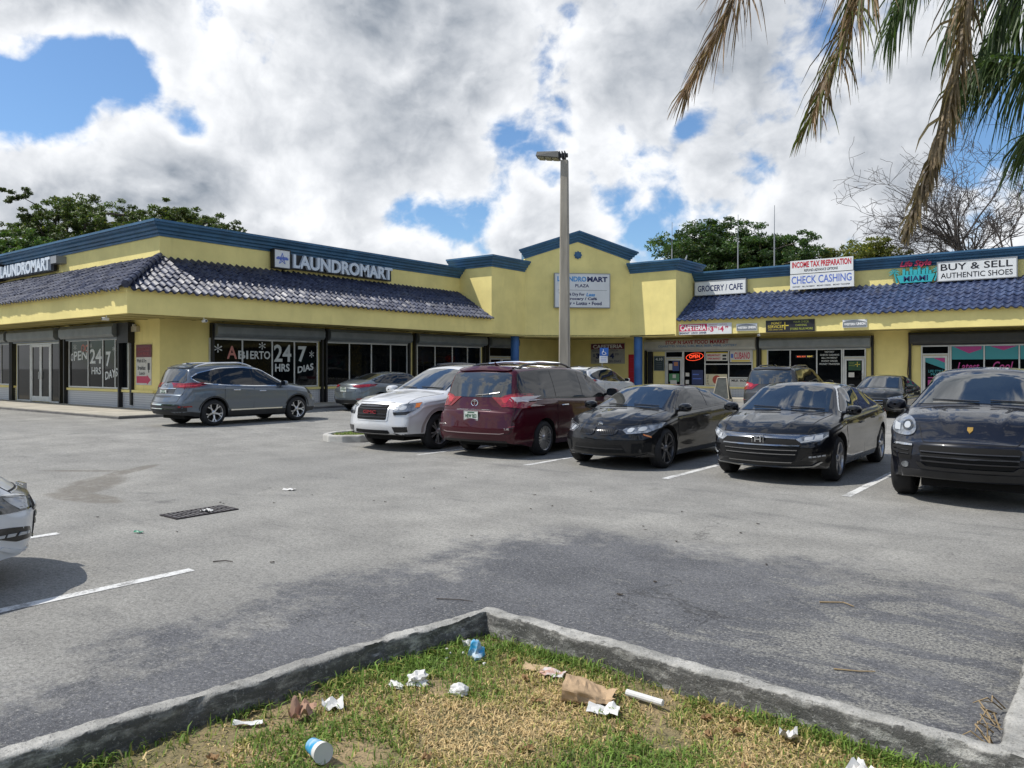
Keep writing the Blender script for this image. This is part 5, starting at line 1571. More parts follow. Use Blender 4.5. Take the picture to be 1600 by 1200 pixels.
    def piece(self, name, polys, view, matl, off=0.006, cell=0.05, parent=None, mirror=False, label=None):
        """polys: one polygon or several making one part; mirror: reflect the geometry in y"""
        if polys and not isinstance(polys[0][0], (tuple, list)):
            polys = [polys]
        m_ = MB()
        for po in polys:
            r = self.drape(po, view, off, cell)
            if r is None: continue
            vs, fs = r
            if mirror: vs = [(p[0], -p[1], p[2]) for p in vs]
            m_.add(vs, fs)
        o = m_.build(name, matl, parent or self.root, smooth=True, sharp=40)
        if label: o['label'] = label
        return o
    def pair(self, name, polys, view, matl, off=0.006, cell=0.05, subs=()):
        """the same piece on both sides, subs = [(name, polys, matl, off)] become sub-parts"""
        for mr in (False, True):
            p = self.piece(name, polys, view, matl, off, cell, None, mr)
            for s in subs:
                self.piece(s[0], s[1], view, s[2], s[3], cell, p, mr)
    def centre(self, name, half, view, matl, off=0.006, cell=0.05, subs=()):
        full = [(y, z) for y, z in half] + [(-y, z) for y, z in reversed(half) if abs(y) > 1e-6]
        p = self.piece(name, full, view, matl, off, cell)
        for s in subs:
            hs = s[1] if isinstance(s[1][0][0], (tuple, list)) else [s[1]]
            fl = [[(y, z) for y, z in h] + [(-y, z) for y, z in reversed(h) if abs(y) > 1e-6] for h in hs]
            self.piece(s[0], fl, view, s[2], s[3], cell, p)
        return p
    def ray(self, o, d):
        loc, nr, ix, ds = self.bvh.ray_cast(Vector(o), Vector(d))
        return loc, nr
    # ---- standard fittings
    def windows(self, dlo, cuts, chrome=None, rnd=1, gap=0.035, slant=0.0):
        dl = chaikin(dlo, rnd, 0.12)
        self.pair('window_trim', grow_poly(dl, 0.030), 'side', chrome or M_TRIM, 0.005, 0.06)
        if chrome:
            self.pair('window_pillar', grow_poly(dl, 0.008), 'side', M_TRIM, 0.0065, 0.06)
        bounds = [99] + sorted(cuts, reverse=True) + [-99]
        zm = sum(p[1] for p in dl) / len(dl)
        for a, b in zip(bounds[:-1], bounds[1:]):
            po = dl
            if a < 90: po = clip_half(po, 1, slant, a - gap / 2 + slant * zm)
            if b > -90: po = clip_half(po, -1, -slant, -(b + gap / 2 + slant * zm))
            if len(po) > 2:
                self.pair('side_window', po, 'side', M_CGLASS, 0.009, 0.05)
    def doors(self, bounds, z0, axr, ra, trim=None, handle=M_TRIM, hz=None):
        for (xa, xb) in bounds:
            po = [(xb, z0), (xa, z0), (xa + 0.02, self.belt(xa) - 0.10), (xa - 0.02, self.belt(xa) - 0.05), (xb + 0.02, self.belt(xb) - 0.05), (xb, self.belt(xb) - 0.12)]
            if xb < axr + ra + 0.03:          # rear edge follows the wheel arch
                arc = []
                for k in range(0, 7):
                    an = R_(8 + k * 14); x = axr + (ra + 0.04) * math.cos(an); z = self.S['R'] + (ra + 0.04) * math.sin(an)
                    if x > xb: arc.append((x, z))
                po = [(axr + ra + 0.045, z0), (xa, z0), (xa + 0.02, self.belt(xa) - 0.10), (xa - 0.02, self.belt(xa) - 0.05), (xb + 0.02, self.belt(xb) - 0.05)] + [(xb, arc[-1][1])] + list(reversed(arc))
            hx = xb + 0.20 if xb > axr + ra else xb + 0.30
            hz_ = (hz or self.belt(hx) - 0.13)
            for mr in (False, True):
                self.piece('door_gap', grow_poly(po, 0.006), 'side', M_SEAM, 0.0012, 0.07, None, mr)
                dpart = self.piece('door', po, 'side', self.colour, 0.0035, 0.06, None, mr)
                l, nr = self.ray((hx, 3, hz_), (0, -1, 0))
                h_ = MB(); sy = -1 if mr else 1
                y = l.y + 0.028
                h_.tube([(hx - .02, sy * (l.y - .01), hz_), (hx, sy * y, hz_ + 0.004), (hx + 0.17, sy * y, hz_ + 0.004), (hx + 0.19, sy * (l.y - .01), hz_)], 0.014, 6)
                h_.build('handle', handle, dpart, smooth=True)
    def hood_lines(self, x0, y0, x1, y1):
        """shut lines between bonnet and wings"""
        self.pair('hood_gap', [(x0, y0), (x1, y1), (x1, y1 - .011), (x0, y0 - .011)], 'top', M_SEAM, 0.002, 0.08)
    def mirrors(self, x, z, col=None, scale=1.0):
        l, nr = self.ray((x, 3, z), (0, -1, 0))
        for sy in (1, -1):
            m_ = MB(); y0 = l.y
            m_.tube([(x, sy * (y0 - 0.03), z - 0.03), (x - 0.02, sy * (y0 + 0.10), z + 0.0)], [0.035, 0.028], 8)
            o = m_.build('mirror', M_TRIM, self.root, smooth=True)
            sh = MB(); rows = []
            for k, (f, r) in enumerate(((0.09, 0.15), (0.085, 0.6), (0.05, 0.9), (0.0, 1.0), (-0.04, 1.0), (-0.055, 0.96))):
                rows.append([(x + f * scale, sy * (y0 + 0.17 * scale + 0.115 * scale * r * (abs(math.cos(a)) ** 0.75) * (1 if math.cos(a) >= 0 else -1)), z + 0.03 + 0.075 * scale * r * (abs(math.sin(a)) ** 0.75) * (1 if math.sin(a) >= 0 else -1)) for a in np.linspace(0, 2 * math.pi, 17)])
            sh.grid(rows)
            sh.build('mirror_shell', col or self.colour, o, smooth=True)
            g_ = MB(); g_.add(rows[-1][:-1], [tuple(range(16))]); g_.build('mirror_glass', M_CGLASS, o)
    def wheels(self, style, rim=M_ALLOY, rimr=0.70, width=0.225, inset=0.03, steer=0.0):
        S = self.S; R = S['R']
        proto = None
        for ax in (S['ax'], -S['ax']):
            hw = self.plan(ax) + S.get('flare', 0.018)
            for sy in (1, -1):
                yo = hw - inset
                if proto is None:
                    rr = R * rimr
                    ty = MB(); w = width
                    ty.lathe([(0.0, rr * 0.98), (0.006, rr * 1.02), (-0.0, rr + (R - rr) * 0.5), (-0.02, R - 0.018), (-0.045, R), (-w + 0.045, R), (-w + 0.02, R - 0.018), (-w, rr * 1.02), (-w + .02, rr * .95)], 'y', (0, 0, 0), 40)
                    rm = MB(); rm.lathe([(-0.004, rr * 1.01), (-0.012, rr * 0.955), (-0.05, rr * 0.92), (-w + 0.03, rr * 0.9)], 'y', (0, 0, 0), 40)
                    bk = MB(); bk.lathe([(-0.10, rr * 0.93), (-0.11, 0.001)], 'y', (0, 0, 0), 30)
                    sp = MB()
                    def spoke(a0, r0, r1, w0, w1, d0=-0.035, d1=-0.014, th=0.03, tw=0.0):
                        c0, s0 = math.cos(a0), math.sin(a0); c1, s1 = math.cos(a0 + tw), math.sin(a0 + tw)
                        q = [(r0 * c0 - w0 * s0, d0, r0 * s0 + w0 * c0), (r0 * c0 + w0 * s0, d0, r0 * s0 - w0 * c0), (r1 * c1 + w1 * s1, d1, r1 * s1 - w1 * c1), (r1 * c1 - w1 * s1, d1, r1 * s1 + w1 * c1)]
                        sp.prism(q, (0, 0, 0), (0, -th, 0))
                    ns, kind = style
                    for k in range(ns):
                        a = 2 * math.pi * k / ns + 0.3
                        if kind == 'single': spoke(a, 0.05, rr * .96, 0.024, 0.034)
                        elif kind == 'double':
                            spoke(a - 0.10, 0.05, rr * .96, 0.013, 0.014, tw=-0.07); spoke(a + 0.10, 0.05, rr * .96, 0.013, 0.014, tw=0.07)
                        elif kind == 'vee':
                            spoke(a, 0.05, rr * .60, 0.02, 0.02); spoke(a, rr * .55, rr * .97, 0.016, 0.016, tw=-0.22); spoke(a, rr * .55, rr * .97, 0.016, 0.016, tw=0.22)
                        elif kind == 'twist': spoke(a, 0.05, rr * .96, 0.022, 0.034, tw=0.35)
                        elif kind == 'multi': spoke(a, 0.05, rr * .96, 0.009, 0.011)
                    sp.lathe([(-0.012, 0.001), (-0.012, 0.035), (-0.03, 0.06), (-0.06, 0.07)], 'y', (0, 0, 0), 20)
                    proto = (ty, rm, bk, sp)
                    w0 = bpy.data.objects.new('wheel', None)
                    COL.objects.link(w0); w0.parent = self.root
                    t_o = ty.build('tyre', M_TYRE, w0, smooth=True, sharp=60); r_o = rm.build('rim', rim, w0, smooth=True)
                    b_o = bk.build('brake_disc', M_WELL, w0); s_o = sp.build('spokes', rim, w0, smooth=True, sharp=30)
                    base = (w0, t_o, r_o, b_o, s_o); wobj = w0
                else:
                    wobj = base[0].copy(); COL.objects.link(wobj); wobj.parent = self.root
                    for ch in base[1:]:
                        c = ch.copy(); COL.objects.link(c); c.parent = wobj
                wobj.location = (ax, sy * yo, R)
                wobj.rotation_euler = (0, random.uniform(0, 1), (math.pi if sy < 0 else 0) + (steer if ax > 0 else 0))
    def plate(self, view, z, chars, w=0.31, h=0.155, frame=None):
        sg = 1 if view == 'front' else -1
        l, nr = self.ray((6 * sg, 0, z), (-sg, 0, 0))
        m_ = MB(); x = l.x + sg * 0.012
        m_.box(min(x, x - sg * 0.02), max(x, x - sg * 0.02), -w / 2, w / 2, z - h / 2, z + h / 2)
        o = m_.build('licence_plate', M_PLATE, self.root)
        Pv = Plane((x, 0), (0, sg), (sg, 0))
        t_ = MB(); put_text(t_, Pv, chars, -w * .42, w * .42, z - h * .28, z + h * .2, 0.004, bold=0.03)
        t_.pbox(Pv, -w * .25, w * .25, z + h * .3, z + h * .42, 0.001, 0.003)
        t_.build('characters', M_PLATEG, o, normals=False)
        f_ = MB()
        for (a_, b_, c_, e_) in ((-w / 2 - .012, w / 2 + .012, z - h / 2 - .012, z - h / 2), (-w / 2 - .012, w / 2 + .012, z + h / 2, z + h / 2 + .012), (-w / 2 - .012, -w / 2, z - h / 2, z + h / 2), (w / 2, w / 2 + .012, z - h / 2, z + h / 2)):
            f_.pbox(Pv, a_, b_, c_, e_, -0.015, 0.004)
        f_.build('plate_frame', frame or M_CHROME, o)
    def rails(self, x0, x1, y, matl, bars_=(), h=0.07):
        for sy in (1, -1):
            pts = []
            for i in range(11):
                x = x0 + (x1 - x0) * i / 10
                l, nr = self.ray((x, y, 5), (0, 0, -1))
                e = min(1, min(i, 10 - i) / 1.5)
                pts.append((x, sy * y, l.z - 0.01 + h * e))
            m_ = MB(); m_.tube(pts, 0.023, 8); m_.build('roof_rail', matl, self.root, smooth=True)
        for (x, mm) in bars_:
            l, nr = self.ray((x, y, 5), (0, 0, -1))
            m_ = MB(); m_.tube([(x, -y, l.z + h), (x, -y * .3, l.z + h + .03), (x, y * .3, l.z + h + .03), (x, y, l.z + h)], 0.018, 6); m_.build('cross_bar', mm, self.root, smooth=True)
    def wipers(self, pts_list):
        m_ = MB()
        for pl in pts_list:
            q = []
            for (y, z) in pl:
                l, nr = self.ray((6, y, z), (-1, 0, 0)); q.append(l + nr * 0.022 * (1 if nr.x > 0 else -1))
            m_.tube(q, 0.009, 5)
        m_.build('wiper', M_TRIM, self.root)
    def badge_text(self, view, s, y0, y1, z0, z1, matl, name='badge', bold=0.03, thick=0.012, off=0.012):
        sg = 1 if view == 'front' else -1
        l, nr = self.ray((6 * sg, (y0 + y1) / 2, (z0 + z1) / 2), (-sg, 0, 0))
        Pv = Plane((l.x + sg * off, 0), (0, sg), (sg, 0))
        a_, b_ = (y0, y1) if sg > 0 else (-y1, -y0)
        m_ = MB(); put_text(m_, Pv, s, a_, b_, z0, z1, 0.004, bold=bold, thick=thick)
        return m_.build(name, matl, self.root, normals=False)
    def badge_ring(self, view, z, r, matl, fill=None, y=0.0, name='badge', bars_=0):
        sg = 1 if view == 'front' else -1
        l, nr = self.ray((6 * sg, y, z), (-sg, 0, 0))
        x = l.x + sg * 0.012
        m_ = MB(); m_.tube([(x, y + r * math.cos(a), z + r * 0.78 * math.sin(a)) for a in np.linspace(0, 2 * math.pi, 19)], r * 0.13, 5)
        if bars_: m_.tube([(x, y - r * .55, z + r * .3), (x, y, z + r * .45), (x, y + r * .55, z + r * .3)], r * .1, 5); m_.tube([(x, y, z - r * .75), (x, y, z + r * .75)], r * .1, 5)
        o = m_.build(name, matl, self.root, smooth=True)
        if fill:
            f_ = MB(); f_.lathe([(0, 0.0005), (0, r * .8)], 'x', (x - sg * .004, y, z), 16); f_.build('badge_face', fill, o)
        return o
# ------------------------------------------------------------------ the parked cars
def half(*p): return list(p)
UP, DOWN = R_(90), R_(-90)       # facing along +Y / along -Y

# --- black saloon with a dark chrome nose (also the white one at the left edge)
SALOON = dict(cowl=1.25, top=[(-2.50, .80), (-2.46, 1.0), (-2.1, 1.08), (-1.75, 1.12), (-.85, 1.39), (-.3, 1.445), (.2, 1.44), (.5, 1.39), (1.25, 1.005), (1.6, .955), (2.05, .87), (2.28, .79), (2.34, .70)],
              belt=[(-2.5, .78), (-1.8, .99), (-1, .98), (0, .94), (1.2, .92), (2.0, .80), (2.34, .62)],
              plan=[(-2.5, .74), (-2.2, .85), (-1.4, .905), (0, .912), (1.4, .905), (1.9, .87), (2.2, .80), (2.34, .73)],
              roofw=[(-2.5, .62), (-1.8, .70), (-.75, .59), (0, .60), (.45, .60), (1.25, .74), (2.0, .72), (2.34, .62)],
              nose=[(.15, -.08), (.35, .0), (.55, .02), (.75, -.06)], tail=[(.2, .08), (.5, 0), (.8, 0), (1.0, .06)],
              R=.335, ax=1.415, sill=.21, crown=.055, bf=.24, br=.16)
def saloon(name, label, loc, rz, colour, white=False):
    c = Car(SALOON, name, label, 'car', loc, rz, colour)
    dlo = [(1.02, .975), (.42, 1.335), (.0, 1.37), (-.6, 1.345), (-1.45, 1.13), (-1.35, 1.03), (0, .985)]
    c.windows(dlo, [-.12, -.95], chrome=M_CHROME if not white else M_CHROME)
    c.doors([(1.02, -.12), (-.13, -1.12)], .30, -1.415, .39)
    c.centre('windscreen', half((0, 1.02), (.66, 1.0), (.55, 1.335), (.3, 1.375), (0, 1.385)), 'front', M_WIND, 0.005)
    c.centre('rear_window', half((0, 1.13), (.55, 1.13), (.46, 1.34), (0, 1.37)), 'rear', M_CGLASS, 0.006)
    c.centre('hood_gap', half((0, .715), (.60, .725), (.60, .735), (0, .727)), 'front', M_SEAM, 0.002)
    c.centre('grille', half((0, .665), (.52, .65), (.58, .58), (.50, .36), (.42, .33), (0, .33)), 'front', M_WELL, 0.004,
             subs=[('grille_bar', [half((0, .562), (.55, .560), (.55, .577), (0, .577)), half((0, .50), (.52, .50), (.52, .512), (0, .512)), half((0, .44), (.50, .44), (.50, .452), (0, .452))], M_DCHROME, 0.014),
                   ('lower_bar', half((0, .325), (.44, .325), (.46, .337), (0, .337)), M_DCHROME, 0.012)])
    c.centre('nose_trim', half((0, .715), (.60, .715), (.70, .70), (.56, .655), (0, .67)), 'front', M_DCHROME, 0.008, 0.04)
    if white:
        c.pair('headlight', [(.50, .645), (.60, .685), (.80, .73), (.845, .735), (.845, .60), (.77, .585), (.57, .585)], 'front', M_DLAMP, 0.006, 0.03,
               subs=[('lamp_lens', [(.56, .60), (.72, .60), (.72, .695), (.58, .665)], M_HLAMP, 0.009), ('light_strip', [(.50, .645), (.60, .685), (.80, .73), (.80, .742), (.60, .70), (.50, .66)], M_CHROME, 0.010)])
    else:
        c.pair('headlight', [(.50, .655), (.60, .70), (.835, .755), (.84, .69), (.77, .63), (.57, .60)], 'front', M_HLAMP, 0.012, 0.03,
               subs=[('lamp_lens', [[(.60, .635), (.68, .645), (.68, .69), (.60, .675)], [(.70, .65), (.78, .66), (.78, .715), (.70, .70)]], M_LED, 0.018),
                     ('light_strip', [(.56, .61), (.77, .642), (.83, .695), (.83, .71), (.77, .656), (.56, .622)], M_LED, 0.018)])
    c.pair('fog_vent', [(.56, .36), (.66, .45), (.82, .49), (.80, .41), (.72, .36)], 'front', M_TRIM, 0.006, 0.04, subs=[('light_strip', [[(.66 + .04 * k, .40 + .004 * k), (.69 + .04 * k, .402 + .004 * k), (.69 + .04 * k, .425 + .004 * k), (.66 + .04 * k, .42 + .004 * k)] for k in range(4)], M_LED, 0.012)])
    c.centre('front_lip', half((0, .245), (.70, .27), (.78, .33), (.76, .34), (.68, .285), (0, .262)), 'front', M_DCHROME if not white else colour, 0.016)
    m_ = MB(); l, nr = c.ray((6, 0, .645), (-1, 0, 0)); Pv = Plane((l.x + .016, 0), (0, 1), (1, 0))
    for (a_, b_, z0, z1) in ((-.085, -.077, .577, .71), (.077, .085, .577, .71), (-.077, .077, .702, .71), (-.077, .077, .577, .585), (-.05, -.028, .60, .688), (.028, .05, .60, .688), (-.028, .028, .634, .654)):
        m_.pbox(Pv, a_, b_, z0, z1, -.02, .006)
    m_.build('badge', M_CHROME, c.root)
    c.hood_lines(1.2, .735, 2.2, .60)
    c.pair('tail_light', [(.42, .93), (.85, .97), (.86, .86), (.60, .82)], 'rear', M_TAIL, 0.008)
    c.plate('rear', .72, 'KDX 402')
    c.mirrors(.92, 1.0)
    c.wipers([[(.60, 1.03), (.1, 1.05)], [(-.05, 1.035), (-.5, 1.05)]])
    c.wheels((5, 'twist'), M_ALLOY if white else M_DALLOY if False else M_ALLOY, .74)
    return c
P_BLACK = paint('black_car_paint', (0.006, 0.0065, 0.008), 0.0, 0.28)
saloon('saloon_car', 'glossy black saloon with dark chrome nose bar, parked nose out beside the luxury SUV', (-3.8, 13.25, 0), DOWN, P_BLACK)
P_PEARL = paint('pearl_white_paint', (0.62, 0.64, 0.66), 0.0, 0.35)
saloon('saloon_car', 'white saloon at the left edge of the lot with only its nose in view', (-7.2, 0.19, 0), UP, P_PEARL, True)

# --- black two-door coupe with twin grilles
COUPE = dict(cowl=1.15, top=[(-2.42, .82), (-2.38, 1.02), (-2.0, 1.08), (-1.75, 1.095), (-.95, 1.31), (-.4, 1.372), (.05, 1.372), (.38, 1.33), (1.15, .985), (1.6, .925), (2.0, .83), (2.14, .755), (2.19, .66)],
             belt=[(-2.42, .80), (-1.8, .98), (-1, .97), (0, .92), (1.1, .89), (1.8, .78), (2.19, .60)],
             plan=[(-2.42, .72), (-2.1, .84), (-1.4, .90), (0, .885), (1.4, .895), (1.8, .86), (2.05, .80), (2.19, .73)],
             roofw=[(-2.42, .62), (-1.8, .68), (-.85, .56), (0, .58), (.4, .58), (1.15, .72), (1.9, .70), (2.19, .60)],
             nose=[(.15, -.05), (.30, .01), (.5, .03), (.62, 0), (.75, -.05)], tail=[(.2, .08), (.5, 0), (.8, 0), (1.0, .06)],
             R=.335, ax=1.405, sill=.19, crown=.05, bf=.26, br=.18, flare=.022)
c = Car(COUPE, 'coupe_car', 'black two-door coupe with twin kidney grilles, parked nose out beside the maroon minivan', 'car', (-6.45, 13.0, 0), DOWN, P_BLACK)
c.windows([(.92, .945), (.34, 1.27), (-.1, 1.305), (-.6, 1.285), (-1.5, 1.09), (-1.4, 1.015), (0, .955)], [-.42], slant=0.25)
c.doors([(1.0, -.48)], .28, -1.405, .39)
c.centre('windscreen', half((0, .995), (.62, .975), (.53, 1.28), (.3, 1.315), (0, 1.325)), 'front', M_WIND, 0.005)
c.centre('rear_window', half((0, 1.105), (.52, 1.105), (.44, 1.28), (0, 1.30)), 'rear', M_CGLASS, 0.006)
c.centre('hood_gap', half((0, .735), (.40, .735), (.60, .75), (.60, .757), (.4, .743), (0, .743)), 'front', M_SEAM, 0.002)
for mr in (False, True):
    g_ = c.piece('grille', chaikin([(.025, .705), (.30, .70), (.37, .655), (.33, .58), (.10, .565), (.03, .60)], 2, .2), 'front', M_TRIM, 0.018, 0.04, None, mr)
    c.piece('grille_slat', [[(.06 + .03 * k, .59), (.072 + .03 * k, .59), (.072 + .03 * k, .69), (.06 + .03 * k, .69)] for k in range(9)], 'front', M_WELL, 0.022, 0.06, g_, mr)
c.pair('headlight', [(.43, .66), (.46, .70), (.64, .735), (.885, .775), (.88, .70), (.74, .615), (.50, .60)], 'front', M_HLAMP, 0.009, 0.03,
       subs=[('lamp_lens', [chaikin([(.50, .625), (.58, .625), (.58, .69), (.50, .69)], 2), chaikin([(.63, .635), (.72, .645), (.72, .71), (.63, .70)], 2)], M_LED, 0.015), ('light_strip', [(.46, .695), (.64, .73), (.87, .77), (.87, .76), (.64, .715), (.46, .682)], M_DLAMP, 0.014)])
c.centre('lower_grille', half((0, .43), (.42, .43), (.50, .30), (0, .28)), 'front', M_WELL, 0.006, subs=[('grille_bar', half((0, .35), (.45, .35), (.45, .365), (0, .365)), M_PLAS, 0.012)])
c.pair('air_intake', [(.58, .45), (.80, .46), (.78, .30), (.56, .29)], 'front', M_WELL, 0.006)
c.centre('front_lip', half((0, .235), (.62, .245), (.74, .275), (.74, .262), (.62, .23), (0, .222)), 'front', M_TRIM, 0.012)
c.pair('side_marker', [(1.83, .56), (1.95, .60), (1.95, .575), (1.83, .535)], 'side', M_AMBER, 0.007)
c.hood_lines(1.1, .715, 2.02, .60)
c.badge_ring('front', .745, .040, M_CHROME, M_LED)
c.pair('tail_light', [(.40, .93), (.83, .97), (.84, .86), (.5, .82)], 'rear', M_TAIL, 0.008)
c.plate('rear', .68, 'BXR 715')
c.mirrors(.86, .965)
c.wipers([[(.55, 1.0), (.08, 1.02)], [(-.05, 1.005), (-.45, 1.02)]])
c.wheels((5, 'double'), mat('grey_alloy', (0.20, 0.20, 0.21), 0.3, metal=0.85), .75)

# --- black luxury off-roader, right edge
OFFR = dict(cowl=1.22, top=[(-2.46, .80), (-2.42, 1.0), (-2.3, 1.15), (-1.9, 1.53), (-1.75, 1.58), (-1.0, 1.67), (-.2, 1.69), (.2, 1.66), (.45, 1.57), (1.22, 1.185), (1.7, 1.13), (2.1, 1.02), (2.28, .90), (2.34, .78)],
            belt=[(-2.46, .78), (-2.2, 1.08), (-1, 1.13), (0, 1.07), (1.2, 1.06), (1.8, .98), (2.34, .70)],
            plan=[(-2.46, .80), (-2.2, .90), (-1.4, .955), (0, .945), (1.4, .955), (1.9, .93), (2.15, .87), (2.34, .80)],
            roofw=[(-2.46, .7), (-2, .64), (-1, .62), (0, .63), (.4, .62), (1.2, .80), (2.0, .70), (2.34, .62)],
            nose=[(.2, -.12), (.4, -.02), (.6, .03), (.75, .0), (.9, -.10)], tail=[(.2, .1), (.6, 0), (1.0, .02), (1.2, .1)],
            R=.37, ax=1.4475, sill=.27, crown=.06, bf=.26, br=.2, fup=.04)
c = Car(OFFR, 'luxury_suv', 'big black luxury SUV with oval headlights, cut off by the right edge', 'SUV', (-1.12, 12.7, 0), DOWN, paint('midnight_black_paint', (0.007, 0.008, 0.013), 0.0, 0.28))
c.windows([(1.0, 1.13), (.36, 1.52), (-.2, 1.585), (-1.0, 1.56), (-1.85, 1.32), (-1.75, 1.22), (0, 1.125)], [-.15, -1.1])
c.doors([(1.0, -.15), (-.16, -1.1)], .38, -1.4475, .43)
c.centre('windscreen', half((0, 1.21), (.72, 1.19), (.60, 1.55), (.3, 1.60), (0, 1.61)), 'front', M_WIND, 0.005)
c.centre('rear_window', half((0, 1.18), (.6, 1.18), (.5, 1.5), (0, 1.52)), 'rear', M_CGLASS, 0.006)
c.centre('hood_gap', half((0, .775), (.48, .775), (.52, .83), (.60, 1.06), (.608, 1.06), (.528, .825), (.486, .767), (0, .767)), 'front', M_SEAM, 0.002)
c.pair('headlight', chaikin([(.60, .86), (.60, .98), (.70, 1.06), (.85, 1.07), (.90, .98), (.90, .86), (.80, .82), (.66, .82)], 2), 'front', M_HLAMP, 0.012, 0.03,
       subs=[('lamp_lens', [chaikin([(.70 + .075 * math.cos(k * 1.047), .94 + .075 * math.sin(k * 1.047)) for k in range(6)], 2)], M_DLAMP, 0.02), ('bulb', [chaikin([(.70 + .045 * math.cos(k * 1.047), .94 + .045 * math.sin(k * 1.047)) for k in range(6)], 2), [(.79, .87), (.86, .88), (.86, .97), (.79, .95)]], M_LED, 0.026)])
c.centre('grille', half((0, .735), (.50, .735), (.53, .70), (.48, .53), (.42, .49), (0, .49)), 'front', M_WELL, 0.006,
         subs=[('grille_bar', [half((0, z), (.50, z), (.50, z + .012), (0, z + .012)) for z in (.545, .60, .655)], M_DALLOY, 0.022)])
c.centre('bumper_bar', half((0, .485), (.44, .485), (.50, .53), (.56, .53), (.50, .455), (0, .45)), 'front', M_TRIM, 0.02)
c.pair('air_intake', [(.60, .72), (.90, .71), (.88, .55), (.62, .55)], 'front', M_WELL, 0.006, 0.05, subs=[('light_bar', [(.60, .715), (.90, .705), (.90, .725), (.60, .735)], M_CHROME, 0.018), ('slat', [[(.64, .61), (.86, .61), (.86, .62), (.64, .62)], [(.64, .655), (.86, .655), (.86, .665), (.64, .665)]], M_TRIM, 0.014)])
c.pair('fog_lamp', chaikin([(.69 + .05 * math.cos(k * 1.047), .48 + .042 * math.sin(k * 1.047)) for k in range(6)], 2), 'front', M_HLAMP, 0.014)
c.centre('front_apron', half((0, .43), (.80, .43), (.82, .31), (0, .31)), 'front', M_PLAS, 0.008)
c.piece('badge', [(-.03, .955), (.03, .955), (.03, .92), (0, .885), (-.03, .92)], 'front', M_GOLD, 0.01, 0.02)
c.mirrors(.90, 1.14, scale=1.1)
c.wipers([[(.66, 1.215), (.12, 1.235)], [(0, 1.22), (-.55, 1.235)]])
c.wheels((5, 'double'), M_ALLOY, .72, .27)

# --- silver-white large SUV
BIG = dict(cowl=1.22, top=[(-2.58, .85), (-2.54, 1.08), (-2.38, 1.45), (-2.2, 1.63), (-2.05, 1.67), (-1.2, 1.73), (-.3, 1.745), (.15, 1.71), (.40, 1.62), (1.22, 1.19), (1.8, 1.13), (2.25, 1.06), (2.42, 1.0), (2.47, .88)],
           belt=[(-2.58, .84), (-2.3, 1.10), (-1, 1.10), (0, 1.07), (1.2, 1.07), (2.0, 1.0), (2.47, .80)],
           plan=[(-2.58, .86), (-2.3, .94), (-1.4, .975), (0, .965), (1.5, .975), (2.05, .955), (2.3, .91), (2.47, .86)],
           roofw=[(-2.58, .75), (-2.1, .68), (-1, .68), (0, .68), (.4, .67), (1.2, .80), (2.1, .80), (2.47, .74)],
           nose=[(.2, -.10), (.35, .0), (.5, .03), (.7, .0), (1.0, -.03)], tail=[(.2, .1), (.5, 0), (1.0, .02), (1.2, .1)],
           R=.375, ax=1.51, sill=.28, crown=.06, bf=.20, br=.16, clad=.36, flare=.03)
P_SILV = paint('silver_white_paint', (0.62, 0.625, 0.63), 0.25, 0.34)
c = Car(BIG, 'family_suv', 'silver-white SUV with black square grille, nose out beside the maroon minivan', 'SUV', (-11.55, 12.95, 0), DOWN, P_SILV)
c.windows([(1.05, 1.135), (.34, 1.56), (-.2, 1.635), (-1.2, 1.62), (-2.05, 1.52), (-2.15, 1.30), (-2.0, 1.16), (0, 1.13)], [-.08, -1.08], slant=-.05)
c.doors([(1.05, -.08), (-.09, -1.1)], .42, -1.51, .43, handle=P_SILV)
c.centre('windscreen', half((0, 1.22), (.76, 1.195), (.65, 1.60), (.3, 1.645), (0, 1.655)), 'front', M_WIND, 0.005)
c.centre('rear_window', half((0, 1.15), (.68, 1.15), (.58, 1.55), (0, 1.57)), 'rear', M_CGLASS, 0.006)
c.centre('hood_gap', half((0, .985), (.48, .98), (.52, .965), (.52, .957), (.48, .972), (0, .977)), 'front', M_SEAM, 0.002)
c.centre('grille_surround', half((0, .955), (.44, .95), (.47, .93), (.45, .63), (.42, .61), (0, .61)), 'front', P_SILV, 0.010)
c.centre('grille', half((0, .935), (.415, .93), (.43, .91), (.415, .65), (.39, .635), (0, .635)), 'front', M_WELL, 0.016,
         subs=[('grille_bar', [half((0, z), (.41, z), (.41, z + .016), (0, z + .016)) for z in (.68, .74, .84, .885)], M_DALLOY, 0.024)])
c.hood_lines(1.2, .80, 2.3, .74)
c.badge_text('front', 'GMC', -.19, .19, .755, .825, M_BADGE, off=.03)
c.pair('headlight', [(.53, .92), (.90, .985), (.915, .88), (.86, .80), (.56, .785)], 'front', M_HLAMP, 0.010, 0.035, subs=[('amber_reflector', [(.84, .96), (.905, .975), (.91, .89), (.86, .87)], M_AMBER, 0.015), ('lower_housing', [(.56, .79), (.86, .805), (.82, .745), (.58, .73)], M_TRIM, 0.013), ('lamp_lens', [chaikin([(.58, .81), (.66, .82), (.66, .89), (.58, .88)], 1), chaikin([(.69, .825), (.77, .835), (.77, .91), (.69, .90)], 1)], M_LED, 0.016)])
c.centre('lower_grille', half((0, .43), (.46, .43), (.49, .37), (.44, .36), (0, .36)), 'front', M_WELL, 0.010)
c.pair('fog_lamp', [(.56, .50), (.84, .505), (.83, .40), (.60, .39)], 'front', M_TRIM, 0.008)
c.pair('arch_moulding', [(1.51 + r * math.cos(a), .375 + r * math.sin(a)) for r, rng in ((.50, range(0, 181, 12)), (.445, range(180, -1, -12))) for a in [R_(k) for k in rng]], 'side', mat('taupe_moulding', (0.26, 0.23, 0.22), 0.5), 0.006, 0.08)
